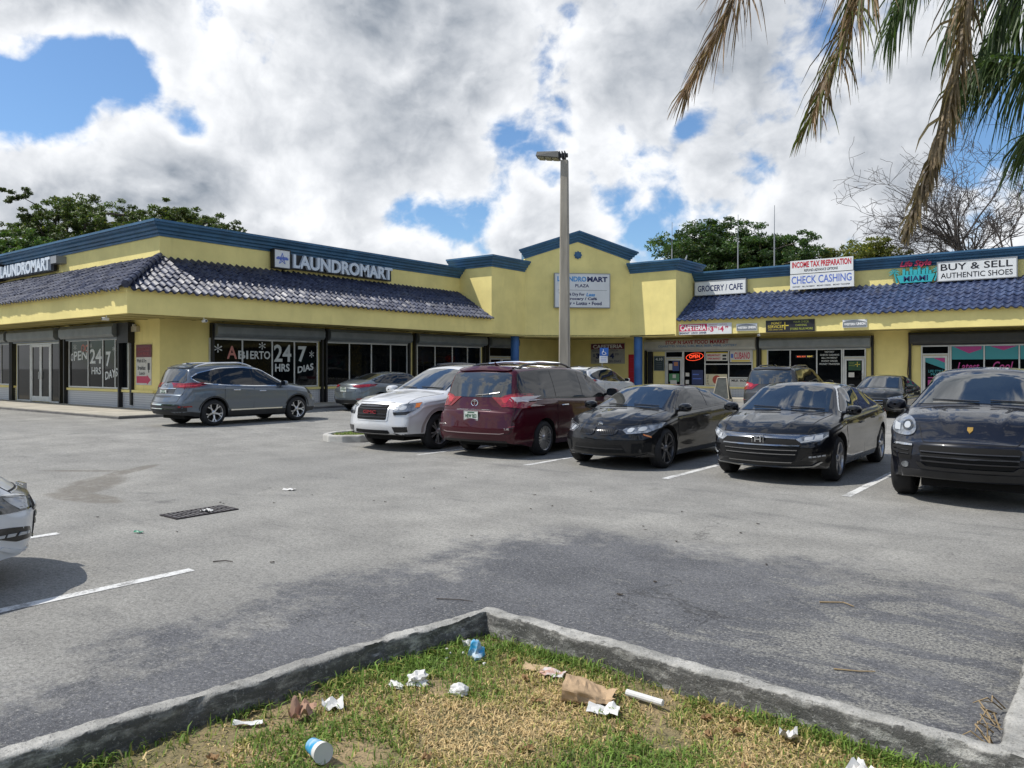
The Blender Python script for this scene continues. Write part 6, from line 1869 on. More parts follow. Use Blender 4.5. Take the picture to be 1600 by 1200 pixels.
c.pair('arch_moulding', [(-1.51 + r * math.cos(a), .375 + r * math.sin(a)) for r, rng in ((.50, range(0, 181, 12)), (.445, range(180, -1, -12))) for a in [R_(k) for k in rng]], 'side', MATS['taupe_moulding'], 0.006, 0.08)
c.pair('tail_light', [(.7, 1.15), (.93, 1.18), (.95, .95), (.74, .93)], 'rear', M_TAIL, 0.008)
c.plate('rear', .8, 'LTE 118')
c.mirrors(.90, 1.16, scale=1.25)
c.rails(-1.9, .1, .60, M_TRIM, [(-.1, M_TRIM), (-1.3, M_TRIM)])
c.wipers([[(.66, 1.23), (.08, 1.25)], [(-.05, 1.235), (-.55, 1.25)]])
c.wheels((6, 'double'), M_ALLOY, .70, .25)

# --- minivans
VAN = dict(cowl=1.62, top=[(-2.57, .80), (-2.55, 1.04), (-2.40, 1.42), (-2.28, 1.62), (-2.15, 1.69), (-1.4, 1.735), (-.3, 1.745), (.4, 1.68), (.75, 1.56), (1.62, 1.12), (1.9, 1.05), (2.25, .93), (2.42, .82), (2.47, .70)],
           belt=[(-2.57, .79), (-2.4, 1.08), (-1, 1.08), (.4, 1.02), (1.6, .98), (2.1, .84), (2.47, .60)],
           plan=[(-2.57, .87), (-2.35, .93), (-1.5, .968), (0, .965), (1.4, .962), (1.9, .92), (2.2, .84), (2.47, .72)],
           roofw=[(-2.57, .78), (-2.3, .70), (-1.4, .69), (0, .68), (.6, .66), (1.6, .78), (2.2, .7), (2.47, .6)],
           nose=[(.2, -.1), (.4, 0), (.6, 0), (.8, -.06)], tail=[(.2, .10), (.38, .0), (.55, -.02), (.8, .02), (1.1, .06)],
           R=.335, ax=1.515, sill=.20, crown=.06, bf=.3, br=.13, rup=.08, flare=.012)
def minivan(label, loc, rz, colour, plate, bars, rim, s=1.0):
    c = Car(VAN, 'minivan', label, 'minivan', loc, rz, colour)
    c.windows([(1.3, 1.08), (.55, 1.51), (.1, 1.60), (-1.2, 1.625), (-2.12, 1.56), (-2.22, 1.30), (-2.1, 1.14), (0, 1.08)], [.05, -1.05], slant=-.02)
    c.doors([(1.2, .05), (.04, -1.06)], .30, -1.515, .39, handle=M_CHROME)
    c.centre('windscreen', half((0, 1.15), (.72, 1.13), (.62, 1.58), (.3, 1.63), (0, 1.64)), 'front', M_WIND, 0.005)
    c.centre('rear_window', half((0, 1.13), (.60, 1.13), (.72, 1.20), (.66, 1.54), (.58, 1.58), (0, 1.59)), 'rear', M_WIND, 0.007)
    c.centre('spoiler', half((0, 1.685), (.55, 1.665), (.62, 1.62), (.55, 1.60), (0, 1.615)), 'rear', colour, 0.035)
    c.pair('tail_light', [(.50, 1.10), (.60, 1.16), (.80, 1.205), (.965, 1.17), (.967, .95), (.90, .93), (.66, .96)], 'rear', M_TAIL, 0.016, 0.035,
           subs=[('clear_section', [(.72, 1.13), (.95, 1.15), (.96, 1.06), (.82, 1.04)], M_TAILW, 0.021), ('light_band', [(.55, 1.10), (.78, 1.17), (.94, 1.15), (.72, 1.12), (.66, 1.02), (.60, 1.03)], mat('bright_red_lamp', (0.45, 0.02, 0.03), 0.12, coat=1.0), 0.020)])
    c.pair('lamp_tail', [(-2.43, 1.13), (-2.05, 1.06), (-2.04, 1.04), (-2.2, .965), (-2.45, .95)], 'side', M_TAIL, 0.011, 0.035, subs=[('clear_section', [(-2.40, 1.12), (-2.06, 1.062), (-2.06, 1.04), (-2.38, 1.06)], M_TAILW, 0.016)])
    c.centre('tailgate_gap', half((0, .475), (.78, .475), (.83, .52), (.83, .93), (.838, .93), (.838, .515), (.785, .466), (0, .466)), 'rear', M_SEAM, 0.002)
    c.centre('chrome_strip', half((0, .905), (.34, .90), (.40, .885), (.34, .89), (0, .893)), 'rear', M_CHROME, 0.014)
    c.centre('bumper_strip', half((0, .462), (.62, .462), (.70, .478), (.70, .488), (.62, .474), (0, .474)), 'rear', mat('pale_trim', (0.42, 0.33, 0.33), 0.3, metal=0.6), 0.012)
    c.centre('plate_recess', half((0, .885), (.33, .88), (.36, .70), (0, .69)), 'rear', colour, 0.001)
    c.centre('rear_apron', half((0, .335), (.72, .335), (.76, .27), (0, .265)), 'rear', M_PLAS, 0.006)
    c.pair('reflector', [(.78, .60), (.87, .62), (.87, .605), (.78, .585)], 'rear', M_TAIL, 0.01)
    c.badge_ring('rear', 1.02, .075, M_CHROME, mat('badge_field', (0.10, 0.02, 0.03), 0.3), bars_=1)
    c.plate('rear', .79, plate)
    c.badge_text('rear', 'SIENNA', .60, .80, .60, .625, M_CHROME, bold=.01, thick=.006)
    c.badge_text('rear', 'LE', -.82, -.70, .545, .575, M_CHROME, bold=.02, thick=.006)
    c.pair('headlight', [(.45, .84), (.84, .98), (.86, .84), (.6, .74)], 'front', M_HLAMP, 0.01, 0.05)
    c.centre('grille', half((0, .62), (.5, .62), (.45, .35), (0, .33)), 'front', M_WELL, 0.006)
    c.mirrors(1.16, 1.12, scale=1.15)
    c.rails(-1.95, .1, .58, M_TRIM, bars)
    m_ = MB(); l, nr = c.ray((-1.75, 0.0, 5), (0, 0, -1)); m_.tube([(-1.75, 0, l.z - .01), (-1.85, 0, l.z + .07)], [.05, .01], 6); m_.build('antenna_fin', colour, c.root)
    w_ = MB(); q = []
    for (y, z) in ((0, 1.16), (-.3, 1.19), (-.5, 1.22)):
        l, nr = c.ray((-6, y, z), (1, 0, 0)); q.append((l.x - .02, y, l.z))
    w_.tube(q, .01, 5); w_.build('rear_wiper', M_TRIM, c.root)
    c.wheels((10, 'double'), rim, .70)
    return c
P_MAR = paint('maroon_paint', (0.048, 0.003, 0.009), 0.1, 0.3)
minivan('maroon minivan with two roof cross bars, parked tail towards the camera', (-9.28, 13.35, 0), R_(93), P_MAR, 'HEW B53', [(-.35, M_CHROME), (-1.25, M_CHROME)], M_ALLOY)
P_TAUPE = paint('grey_brown_paint', (0.040, 0.042, 0.045), 0.2, 0.3)
minivan('dark grey minivan parked tail out in front of the money services shop', (-8.45, 27.6, 0), R_(91), P_TAUPE, 'KR6 JX7', [], M_ALLOY)

# --- grey crossover in front of the laundry
CROSS = dict(cowl=1.15, top=[(-2.36, .80), (-2.33, 1.06), (-2.15, 1.35), (-1.98, 1.57), (-1.80, 1.63), (-1.1, 1.69), (-.4, 1.70), (.0, 1.665), (.28, 1.58), (1.15, 1.14), (1.7, 1.08), (2.1, .98), (2.24, .88), (2.29, .76)],
             belt=[(-2.36, .78), (-2.2, 1.10), (-1.5, 1.13), (0, 1.05), (1.2, 1.02), (1.8, .93), (2.29, .66)],
             plan=[(-2.36, .78), (-2.1, .86), (-1.35, .915), (0, .90), (1.35, .91), (1.8, .88), (2.1, .82), (2.29, .76)],
             roofw=[(-2.36, .7), (-1.9, .60), (-1, .61), (0, .62), (.3, .61), (1.15, .74), (1.9, .70), (2.29, .62)],
             nose=[(.2, -.1), (.4, 0), (.6, 0), (.8, -.06)], tail=[(.2, .10), (.45, -.04), (.65, -.02), (.8, .05), (1.1, .08)],
             R=.36, ax=1.3525, sill=.25, crown=.055, bf=.24, br=.2, clad=.40, flare=.028, crease=.018)
def crossover(label, loc, rz, colour, plate, rails=True):
    c = Car(CROSS, 'crossover_car', label, 'SUV', loc, rz, colour)
    c.windows([(.95, 1.08), (.24, 1.51), (-.4, 1.575), (-1.1, 1.55), (-1.72, 1.42), (-1.92, 1.31), (-1.75, 1.20), (-1.2, 1.13), (0, 1.085)], [-.12, -1.12], chrome=M_CHROME)
    c.doors([(.98, -.12), (-.13, -1.05)], .44, -1.3525, .415, handle=M_CHROME)
    c.pair('sill_strip', [(.82, .40), (-.85, .40), (-.85, .435), (.82, .435)], 'side', M_CHROME, 0.012)
    c.centre('windscreen', half((0, 1.16), (.66, 1.14), (.56, 1.53), (.3, 1.57), (0, 1.58)), 'front', M_WIND, 0.005)
    c.centre('rear_window', half((0, 1.17), (.60, 1.18), (.66, 1.24), (.56, 1.52), (0, 1.55)), 'rear', M_WIND, 0.007)
    c.centre('spoiler', half((0, 1.63), (.50, 1.61), (.56, 1.56), (.5, 1.545), (0, 1.56)), 'rear', colour, 0.05)
    c.pair('tail_light', [(.46, 1.10), (.60, 1.155), (.86, 1.19), (.90, 1.09), (.82, 1.05), (.60, 1.05)], 'rear', M_TAIL, 0.012, 0.035, subs=[('light_band', [(.50, 1.09), (.84, 1.12), (.84, 1.09), (.55, 1.06)], mat('bright_red_lamp', (0.45, 0.02, 0.03), 0.12, coat=1.0), 0.017)])
    c.pair('lamp_tail', [(-2.17, 1.18), (-1.74, 1.10), (-1.76, 1.06), (-2.05, 1.03), (-2.2, 1.05)], 'side', M_TAIL, 0.009, 0.035)
    c.centre('plate_recess', half((0, 1.02), (.42, 1.02), (.40, .80), (0, .78)), 'rear', mat('dark_recess', (0.05, 0.052, 0.055), 0.4), 0.004)
    c.centre('chrome_strip', half((0, 1.03), (.44, 1.03), (.44, 1.012), (0, 1.01)), 'rear', M_CHROME, 0.014)
    c.centre('tailgate_gap', half((0, .66), (.64, .68), (.70, .95), (.708, .95), (.65, .67), (0, .652)), 'rear', M_SEAM, 0.002)
    c.centre('bumper_cladding', half((0, .60), (.70, .60), (.80, .54), (.80, .42), (0, .42)), 'rear', M_PLAS, 0.010)
    c.centre('chrome_strip', half((0, .61), (.62, .61), (.62, .585), (0, .58)), 'rear', M_CHROME, 0.02)
    c.centre('chrome_strip', half((0, .50), (.58, .50), (.58, .48), (0, .48)), 'rear', M_CHROME, 0.02)
    c.pair('reflector', [(.70, .56), (.84, .57), (.84, .53), (.70, .52)], 'rear', M_TAIL, 0.016)
    c.badge_ring('rear', 1.10, .05, M_CHROME)
    c.plate('rear', .905, plate)
    c.pair('headlight', [(.40, .78), (.84, .92), (.86, .82), (.5, .72)], 'front', M_HLAMP, 0.01)
    c.centre('grille', half((0, .74), (.38, .74), (.3, .5), (0, .48)), 'front', M_WELL, 0.006)
    for ax_ in (1.3525, -1.3525):
        c.pair('arch_cladding', [(ax_ + r * math.cos(a), .36 + r * math.sin(a)) for r, rng in ((.455, range(8, 173, 12)), (.42, range(172, 7, -12))) for a in [R_(k) for k in rng]], 'side', M_PLAS, 0.006, 0.08)
    c.mirrors(.84, 1.10)
    if rails: c.rails(-1.75, .0, .53, M_CHROME if rails == 1 else M_TRIM)
    m_ = MB(); l, nr = c.ray((-1.55, 0.0, 5), (0, 0, -1)); m_.tube([(-1.5, 0, l.z - .01), (-1.66, 0, l.z + .06)], [.06, .01], 6); m_.build('antenna_fin', colour, c.root)
    w_ = MB(); q = []
    for (y, z) in ((0, 1.19), (-.22, 1.22), (-.42, 1.22)):
        l, nr = c.ray((-6, y, z), (1, 0, 0)); q.append((l.x - .02, y, l.z))
    w_.tube(q, .011, 5); w_.build('rear_wiper', M_TRIM, c.root)
    c.wheels((5, 'vee'), mat('machined_alloy', (0.62, 0.62, 0.62), 0.3, metal=0.8), .70, .235)
    return c
P_GUN = paint('gunmetal_paint', (0.105, 0.128, 0.155), 0.45, 0.3)
crossover('blue-grey crossover SUV with chrome roof rails in front of the laundry windows', (-19.72, 12.75, 0.1), R_(90), P_GUN, 'Y77 LPK')
crossover('white crossover mostly hidden behind the maroon minivan, bonnet pointing right', (-17.2, 28.9, 0.02), R_(90), paint('plain_white_paint', (0.62, 0.62, 0.61), 0.0, 0.35), 'QPM 291', 2)

# --- grey fastback saloon behind it
FAST = dict(cowl=1.25, top=[(-2.32, .82), (-2.28, 1.02), (-2.0, 1.085), (-1.75, 1.13), (-.9, 1.37), (-.3, 1.43), (.15, 1.425), (.45, 1.38), (1.25, .99), (1.6, .94), (2.0, .83), (2.15, .74), (2.2, .66)],
            belt=[(-2.32, .80), (-1.8, .99), (-1, .98), (0, .93), (1.1, .90), (1.8, .78), (2.2, .60)],
            plan=[(-2.32, .74), (-2.05, .83), (-1.35, .885), (0, .885), (1.35, .88), (1.8, .84), (2.05, .78), (2.2, .70)],
            roofw=[(-2.32, .62), (-1.8, .68), (-.8, .57), (0, .58), (.4, .58), (1.2, .71), (1.9, .68), (2.2, .6)],
            nose=[(.15, -.05), (.35, .0), (.55, .02), (.7, -.05)], tail=[(.2, .10), (.45, -.02), (.7, 0), (.95, .02), (1.05, .05)],
            R=.325, ax=1.35, sill=.20, crown=.05, bf=.25, br=.2)
def fastback(name, label, loc, rz, colour, plate, front=False):
    c = Car(FAST, name, label, 'car', loc, rz, colour)
    c.windows([(.95, .965), (.38, 1.315), (-.1, 1.355), (-.7, 1.325), (-1.55, 1.12), (-1.5, 1.055), (0, .985)], [-.15, -.98])
    c.doors([(.98, -.15), (-.16, -1.08)], .30, -1.35, .38, handle=colour)
    c.centre('windscreen', half((0, 1.005), (.62, .985), (.53, 1.325), (.3, 1.36), (0, 1.37)), 'front', M_WIND, 0.005)
    c.centre('rear_window', half((0, 1.14), (.54, 1.14), (.44, 1.33), (0, 1.36)), 'rear', M_CGLASS, 0.006)
    c.centre('trunk_gap', half((0, .70), (.52, .72), (.58, 1.0), (.588, 1.0), (.53, .712), (0, .692)), 'rear', M_SEAM, 0.002)
    c.pair('tail_light', [(.30, .945), (.55, .965), (.85, .99), (.86, .90), (.62, .855), (.42, .88)], 'rear', M_TAIL, 0.010, 0.035, subs=[('light_band', [(.36, .925), (.80, .955), (.80, .94), (.40, .91)], mat('bright_red_lamp', (0.45, 0.02, 0.03), 0.12, coat=1.0), 0.015)])
    c.centre('rear_apron', half((0, .42), (.55, .42), (.62, .28), (0, .27)), 'rear', M_PLAS, 0.008)
    c.pair('reflector', [(.58, .47), (.80, .49), (.80, .455), (.58, .44)], 'rear', M_TAIL, 0.01)
    c.badge_ring('rear', .985, .045, M_CHROME)
    c.plate('rear', .80, plate)
    c.pair('headlight', [(.45, .66), (.84, .76), (.85, .68), (.55, .60)], 'front', M_HLAMP, 0.01, 0.04)
    c.centre('grille', half((0, .64), (.36, .64), (.42, .52), (.34, .36), (0, .34)), 'front', M_WELL, 0.006, subs=[('grille_bar', [half((0, z), (.35, z), (.35, z + .012), (0, z + .012)) for z in (.42, .5, .58)], M_CHROME, 0.012)])
    c.mirrors(.84, .985)
    c.wheels((5, 'double'), M_ALLOY, .68)
    return c
fastback('saloon_car', 'slate grey fastback saloon parked behind the blue-grey crossover at the laundry', (-21.35, 20.35, 0.1), R_(90), paint('slate_grey_paint', (0.115, 0.135, 0.15), 0.4, 0.3), 'GT4 8LM')
fastback('saloon_car', 'older dark saloon facing out in front of the yellow pier between two shops', (-5.75, 29.6, 0), DOWN, paint('charcoal_green_paint', (0.012, 0.013, 0.012), 0.1, 0.3), 'VNB 663', True)
# ------------------------------------------------------------------ trees
def bark(name, col):
    return mat(name, col, 0.9, var=0.35, vscale=6, stretch=(1, 1, 0.3), bump=0.5, bscale=20)
M_BARK = bark('grey_brown_bark', (0.10, 0.085, 0.065))
M_BARKP = bark('pale_dry_bark', (0.075, 0.064, 0.058))
def leaf_mat(name):
    m = bpy.data.materials.new(name); m.use_nodes = True
    t = N(m.node_tree); b = m.node_tree.nodes['Principled BSDF']
    a = t.node('ShaderNodeAttribute', attribute_name='tint')
    t.put(b.inputs['Base Color'], a.outputs['Color']); b.inputs['Roughness'].default_value = 0.5; b.inputs['Specular IOR Level'].default_value = 0.35
    tr = t.node('ShaderNodeBsdfTranslucent'); t.put(tr.inputs['Color'], t.mix(1.0, a.outputs['Color'], (1.3, 1.5, 0.7), 'MULTIPLY'))
    mx = t.node('ShaderNodeMixShader'); mx.inputs[0].default_value = 0.28
    m.node_tree.links.new(b.outputs[0], mx.inputs[1]); m.node_tree.links.new(tr.outputs[0], mx.inputs[2])
    m.node_tree.links.new(mx.outputs[0], m.node_tree.nodes['Material Output'].inputs['Surface'])
    return m
M_LEAF = leaf_mat('tree_leaves')
def quad_mesh(name, V, tint, matl, parent, per=4):
    """V: (n*per,3) vertices of separate polygons; tint per polygon"""
    k = len(V) // per
    me = bpy.data.meshes.new(name)
    me.vertices.add(len(V)); me.vertices.foreach_set('co', V.astype(np.float32).ravel())
    me.loops.add(len(V)); me.loops.foreach_set('vertex_index', np.arange(len(V), dtype=np.int32))
    me.polygons.add(k); me.polygons.foreach_set('loop_start', (np.arange(k) * per).astype(np.int32)); me.polygons.foreach_set('loop_total', np.full(k, per, np.int32))
    me.update(calc_edges=True)
    ca = me.color_attributes.new('tint', 'FLOAT_COLOR', 'POINT')
    ca.data.foreach_set('color', np.concatenate([np.repeat(tint, per, 0), np.ones((len(V), 1))], 1).astype(np.float32).ravel())
    me.materials.append(matl)
    o = bpy.data.objects.new(name, me); COL.objects.link(o); o.parent = parent
    return o
def leaf_cards(C, size, rng, flat=0.5):
    """leaf-shaped quads round the centres C"""
    k = len(C)
    nrm = rng.normal(size=(k, 3)); nrm[:, 2] = np.abs(nrm[:, 2]) + flat; nrm /= np.linalg.norm(nrm, axis=1)[:, None]
    a = np.cross(nrm, rng.normal(size=(k, 3))); a /= np.linalg.norm(a, axis=1)[:, None] + 1e-9
    b = np.cross(nrm, a)
    s = size * rng.uniform(0.6, 1.35, k)[:, None]
    return np.stack([C - a * s, C - b * s * 0.42 + a * s * .1, C + a * s, C + b * s * 0.42 - a * s * .1], 1).reshape(-1, 3)
def broad_tree(name, label, base, trunk_h, r0, limbs, col, leaves, size, seed, group=None, clump=0.9, cat='tree', spread=0.35):
    """limbs: ends of the main boughs relative to base; twigs and leaf clumps gather round the outer boughs"""
    rng = np.random.default_rng(seed); rd = random.Random(seed)
    t = thing(name, label, cat, base, 0, group)
    m_ = MB(); fork = Vector((0, 0, trunk_h))
    m_.tube([(0, 0, -0.3), (0.05, 0.03, trunk_h * .5), fork], [r0 * 1.25, r0, r0 * .85], 10)
    cl = []
    for e in limbs:
        e = Vector(e); mid = fork.lerp(e, .5) + Vector((rd.uniform(-.4, .4), rd.uniform(-.4, .4), rd.uniform(.1, .6)))
        m_.tube([fork, fork.lerp(mid, .5) + Vector((0, 0, .15)), mid, e], [r0 * .6, r0 * .45, r0 * .3, r0 * .12], 7)
        for k in range(7):
            f = rd.uniform(.35, 1.0); p = fork.lerp(mid, f * 2) if f < .5 else mid.lerp(e, f * 2 - 1)
            q = p + Vector((rd.gauss(0, 1), rd.gauss(0, 1), rd.uniform(-.2, .9))) * clump * 1.25
            m_.tube([p, p.lerp(q, .5) + Vector((0, 0, .12)), q], [r0 * .16, r0 * .1, r0 * .04], 5)
            cl.append((q, clump * rd.uniform(.6, 1.15)))
        cl.append((e, clump))
    m_.build('trunk', M_BARK, t, smooth=True)
    P, T = [], []
    per = leaves // len(cl)
    for (q, r) in cl:
        sub = [np.array(q) + rng.normal(size=3) * r * np.array([.75, .75, .42]) for _ in range(9)]
        lightv = rng.uniform(.65, 1.3)
        for s in sub:
            k = per // 9
            d = rng.normal(size=(k, 3)); d /= np.linalg.norm(d, axis=1)[:, None]
            pts = s + d * (rng.random((k, 1)) ** .5) * r * spread * np.array([[1.2, 1.2, .62]])
            P.append(pts); tt = np.array(col)[None] * lightv * rng.uniform(.55, 1.45, (k, 1)) * np.array([[1, 1, 1]]) + rng.normal(size=(k, 3)) * .004
            yel = rng.random(k) < .10; tt[yel] *= np.array([1.7, 1.25, .8])
            T.append(np.clip(tt, .004, 1))
    P = np.concatenate(P); T = np.concatenate(T)
    quad_mesh('crown', leaf_cards(P, size, rng), T, M_LEAF, t)
    return t
def W_at(px, Z, z=0.0):
    """world point that lies Z metres deep under photograph column px"""
    X = (px - 800) / FOC * Z
    return Vector((-math.sin(YAW) * Z + math.cos(YAW) * X, math.cos(YAW) * Z + math.sin(YAW) * X, z))
def rel(base, pts):
    out = []
    for (px, py, Z) in pts:
        p = W_at(px, Z); p.z = EYE + (574.5 - py) / FOC * Z
        out.append(tuple(p - Vector(base)))
    return out
OAK = (0.082, 0.115, 0.034)
b = W_at(120, 50); broad_tree('oak_tree', 'spreading dark olive oak behind the left wing, tallest at the left', tuple(b), 5.0, .42, rel(b, [(60, 348, 49), (85, 335, 51), (105, 325, 50), (135, 328, 48), (160, 338, 51), (50, 365, 50), (125, 358, 52), (178, 358, 50), (150, 375, 47)]), OAK, 64000, .10, 3, 'trees behind the left wing', .95)
b = W_at(230, 47); broad_tree('oak_tree', 'olive oak rising over the corner of the left wing, right of the tallest oak', tuple(b), 5.0, .35, rel(b, [(200, 333, 47), (225, 335, 48), (255, 343, 46), (280, 345, 47), (305, 343, 47), (240, 360, 47), (290, 361, 48), (318, 349, 47)]), OAK, 50000, .098, 5, 'trees behind the left wing', .8)
b = W_at(365, 49); broad_tree('oak_tree', 'little treetop just showing over the long cornice of the left wing', tuple(b), 6.5, .2, rel(b, [(345, 369, 49), (362, 363, 49), (372, 365, 50), (355, 377, 49)]), OAK, 7000, .098, 6, 'trees behind the left wing', .34)
b = W_at(20, 44); broad_tree('shade_tree', 'dense low green tree at the left edge behind the left wing', tuple(b), 4.0, .35, rel(b, [(-40, 390, 44), (-10, 384, 45), (20, 384, 44), (45, 394, 43), (70, 402, 44), (0, 406, 44), (95, 396, 46)]), (0.07, 0.12, 0.034), 42000, .105, 8, 'trees behind the left wing', .8)
DK = (0.055, 0.10, 0.030)
b = W_at(1110, 54); broad_tree('shade_tree', 'dense dark green tree behind the tower shoulder, tallest on the right', tuple(b), 5.0, .45, rel(b, [(1062, 403, 54), (1075, 380, 55), (1098, 366, 54), (1125, 374, 53), (1148, 384, 54), (1060, 426, 53), (1100, 398, 55), (1130, 413, 53), (1165, 403, 54)]), DK, 74000, .115, 11, 'trees behind the right wing', 1.15, spread=.42)
b = W_at(1200, 52); broad_tree('shade_tree', 'dark green tree behind the two right antennas', tuple(b), 5.0, .4, rel(b, [(1165, 396, 52), (1188, 380, 51), (1205, 390, 52), (1228, 402, 53), (1255, 403, 52), (1275, 414, 52), (1210, 416, 51), (1240, 426, 52)]), DK, 56000, .11, 12, 'trees behind the right wing', .95, spread=.4)
b = W_at(1345, 50); broad_tree('shade_tree', 'low yellow-green tree behind the stacked white boards', tuple(b), 4.5, .35, rel(b, [(1300, 406, 50), (1325, 396, 50), (1352, 390, 51), (1378, 392, 50), (1395, 404, 50), (1340, 411, 49)]), (0.14, 0.155, 0.035), 30000, .10, 13, 'trees behind the right wing', .75, spread=.4)

# unseen tree belt behind the camera, added to darken reflections in glass and paint
rng = np.random.default_rng(77)
P, T = [], []
for k in range(150):
    a = R_(200 + 175 * k / 149); rad_ = 48 + rng.normal() * 4
    c_ = np.array([math.cos(a) * rad_, math.sin(a) * rad_, rng.uniform(1.5, 5.5)]); r_ = rng.uniform(2.2, 3.8)
    d_ = rng.normal(size=(190, 3)); d_ /= np.linalg.norm(d_, axis=1)[:, None]
    P.append(c_ + d_ * r_ * (rng.random((190, 1)) ** .4) * np.array([[1, 1, .9]])); T.append(np.array(DK)[None] * rng.uniform(.5, 1.4, (190, 1)))
P = np.concatenate(P); P[:, 2] = np.maximum(P[:, 2], .2)
wood = quad_mesh('reflection_trees', leaf_cards(P, .75, rng), np.clip(np.concatenate(T), 0, 1), M_LEAF, None)
tag(wood, 'unseen belt of green trees, added to darken reflections in windows and car paint', 'trees', kind='stuff')

# the leafless tree at the right
def bare_tree(label, base, heads, seed):
    rd = random.Random(seed); t = thing('bare_tree', label, 'tree', base, 0)
    tr = MB(); tw = MB()
    def grow_(p, d, L, r, depth):
        pts = [p]; rs = [r]
        n_ = 4
        for i in range(n_):
            d = (d + Vector((rd.gauss(0, .22), rd.gauss(0, .22), rd.gauss(0.02, .16)))).normalized()
            p = p + d * L / n_; pts.append(p); rs.append(max(.013, r * (1 - .5 * (i + 1) / n_)))
        (tr if depth < 2 else tw).tube(pts, rs, 7 if depth < 2 else (4 if depth < 4 else 3), cap=depth < 2)
        if depth >= 5: return
        for k in range(rd.choice((2, 3, 4)) if depth < 4 else rd.choice((2, 3))):
            i = rd.randint(1, n_) if depth else n_
            q = pts[i]
            nd = (d + Vector((rd.gauss(0, .62), rd.gauss(0, .62), rd.gauss(.05, .42)))).normalized()
            grow_(q, nd, L * rd.uniform(.55, .82), max(.013, rs[i] * rd.uniform(.55, .8)), depth + 1)
    top = Vector((0, 0, 4.2))
    tr.tube([(0, 0, -.3), (0.1, 0, 2), top], [.42, .34, .3], 10)
    for h in heads:
        v = Vector(h) - top
        grow_(top, v.normalized(), v.length * .52, .2, 0)
    tr.build('trunk', M_BARKP, t, smooth=True); tw.build('twigs', M_BARKP, t, smooth=True)
b = W_at(1545, 48)
bare_tree('leafless grey tree with a tangle of twigs above the right wing', tuple(b), rel(b, [(1430, 363, 47), (1455, 318, 48), (1480, 270, 47), (1525, 250, 49), (1570, 235, 48), (1620, 250, 48), (1500, 330, 46), (1590, 300, 50), (1650, 290, 47), (1430, 360, 49)]), 4)

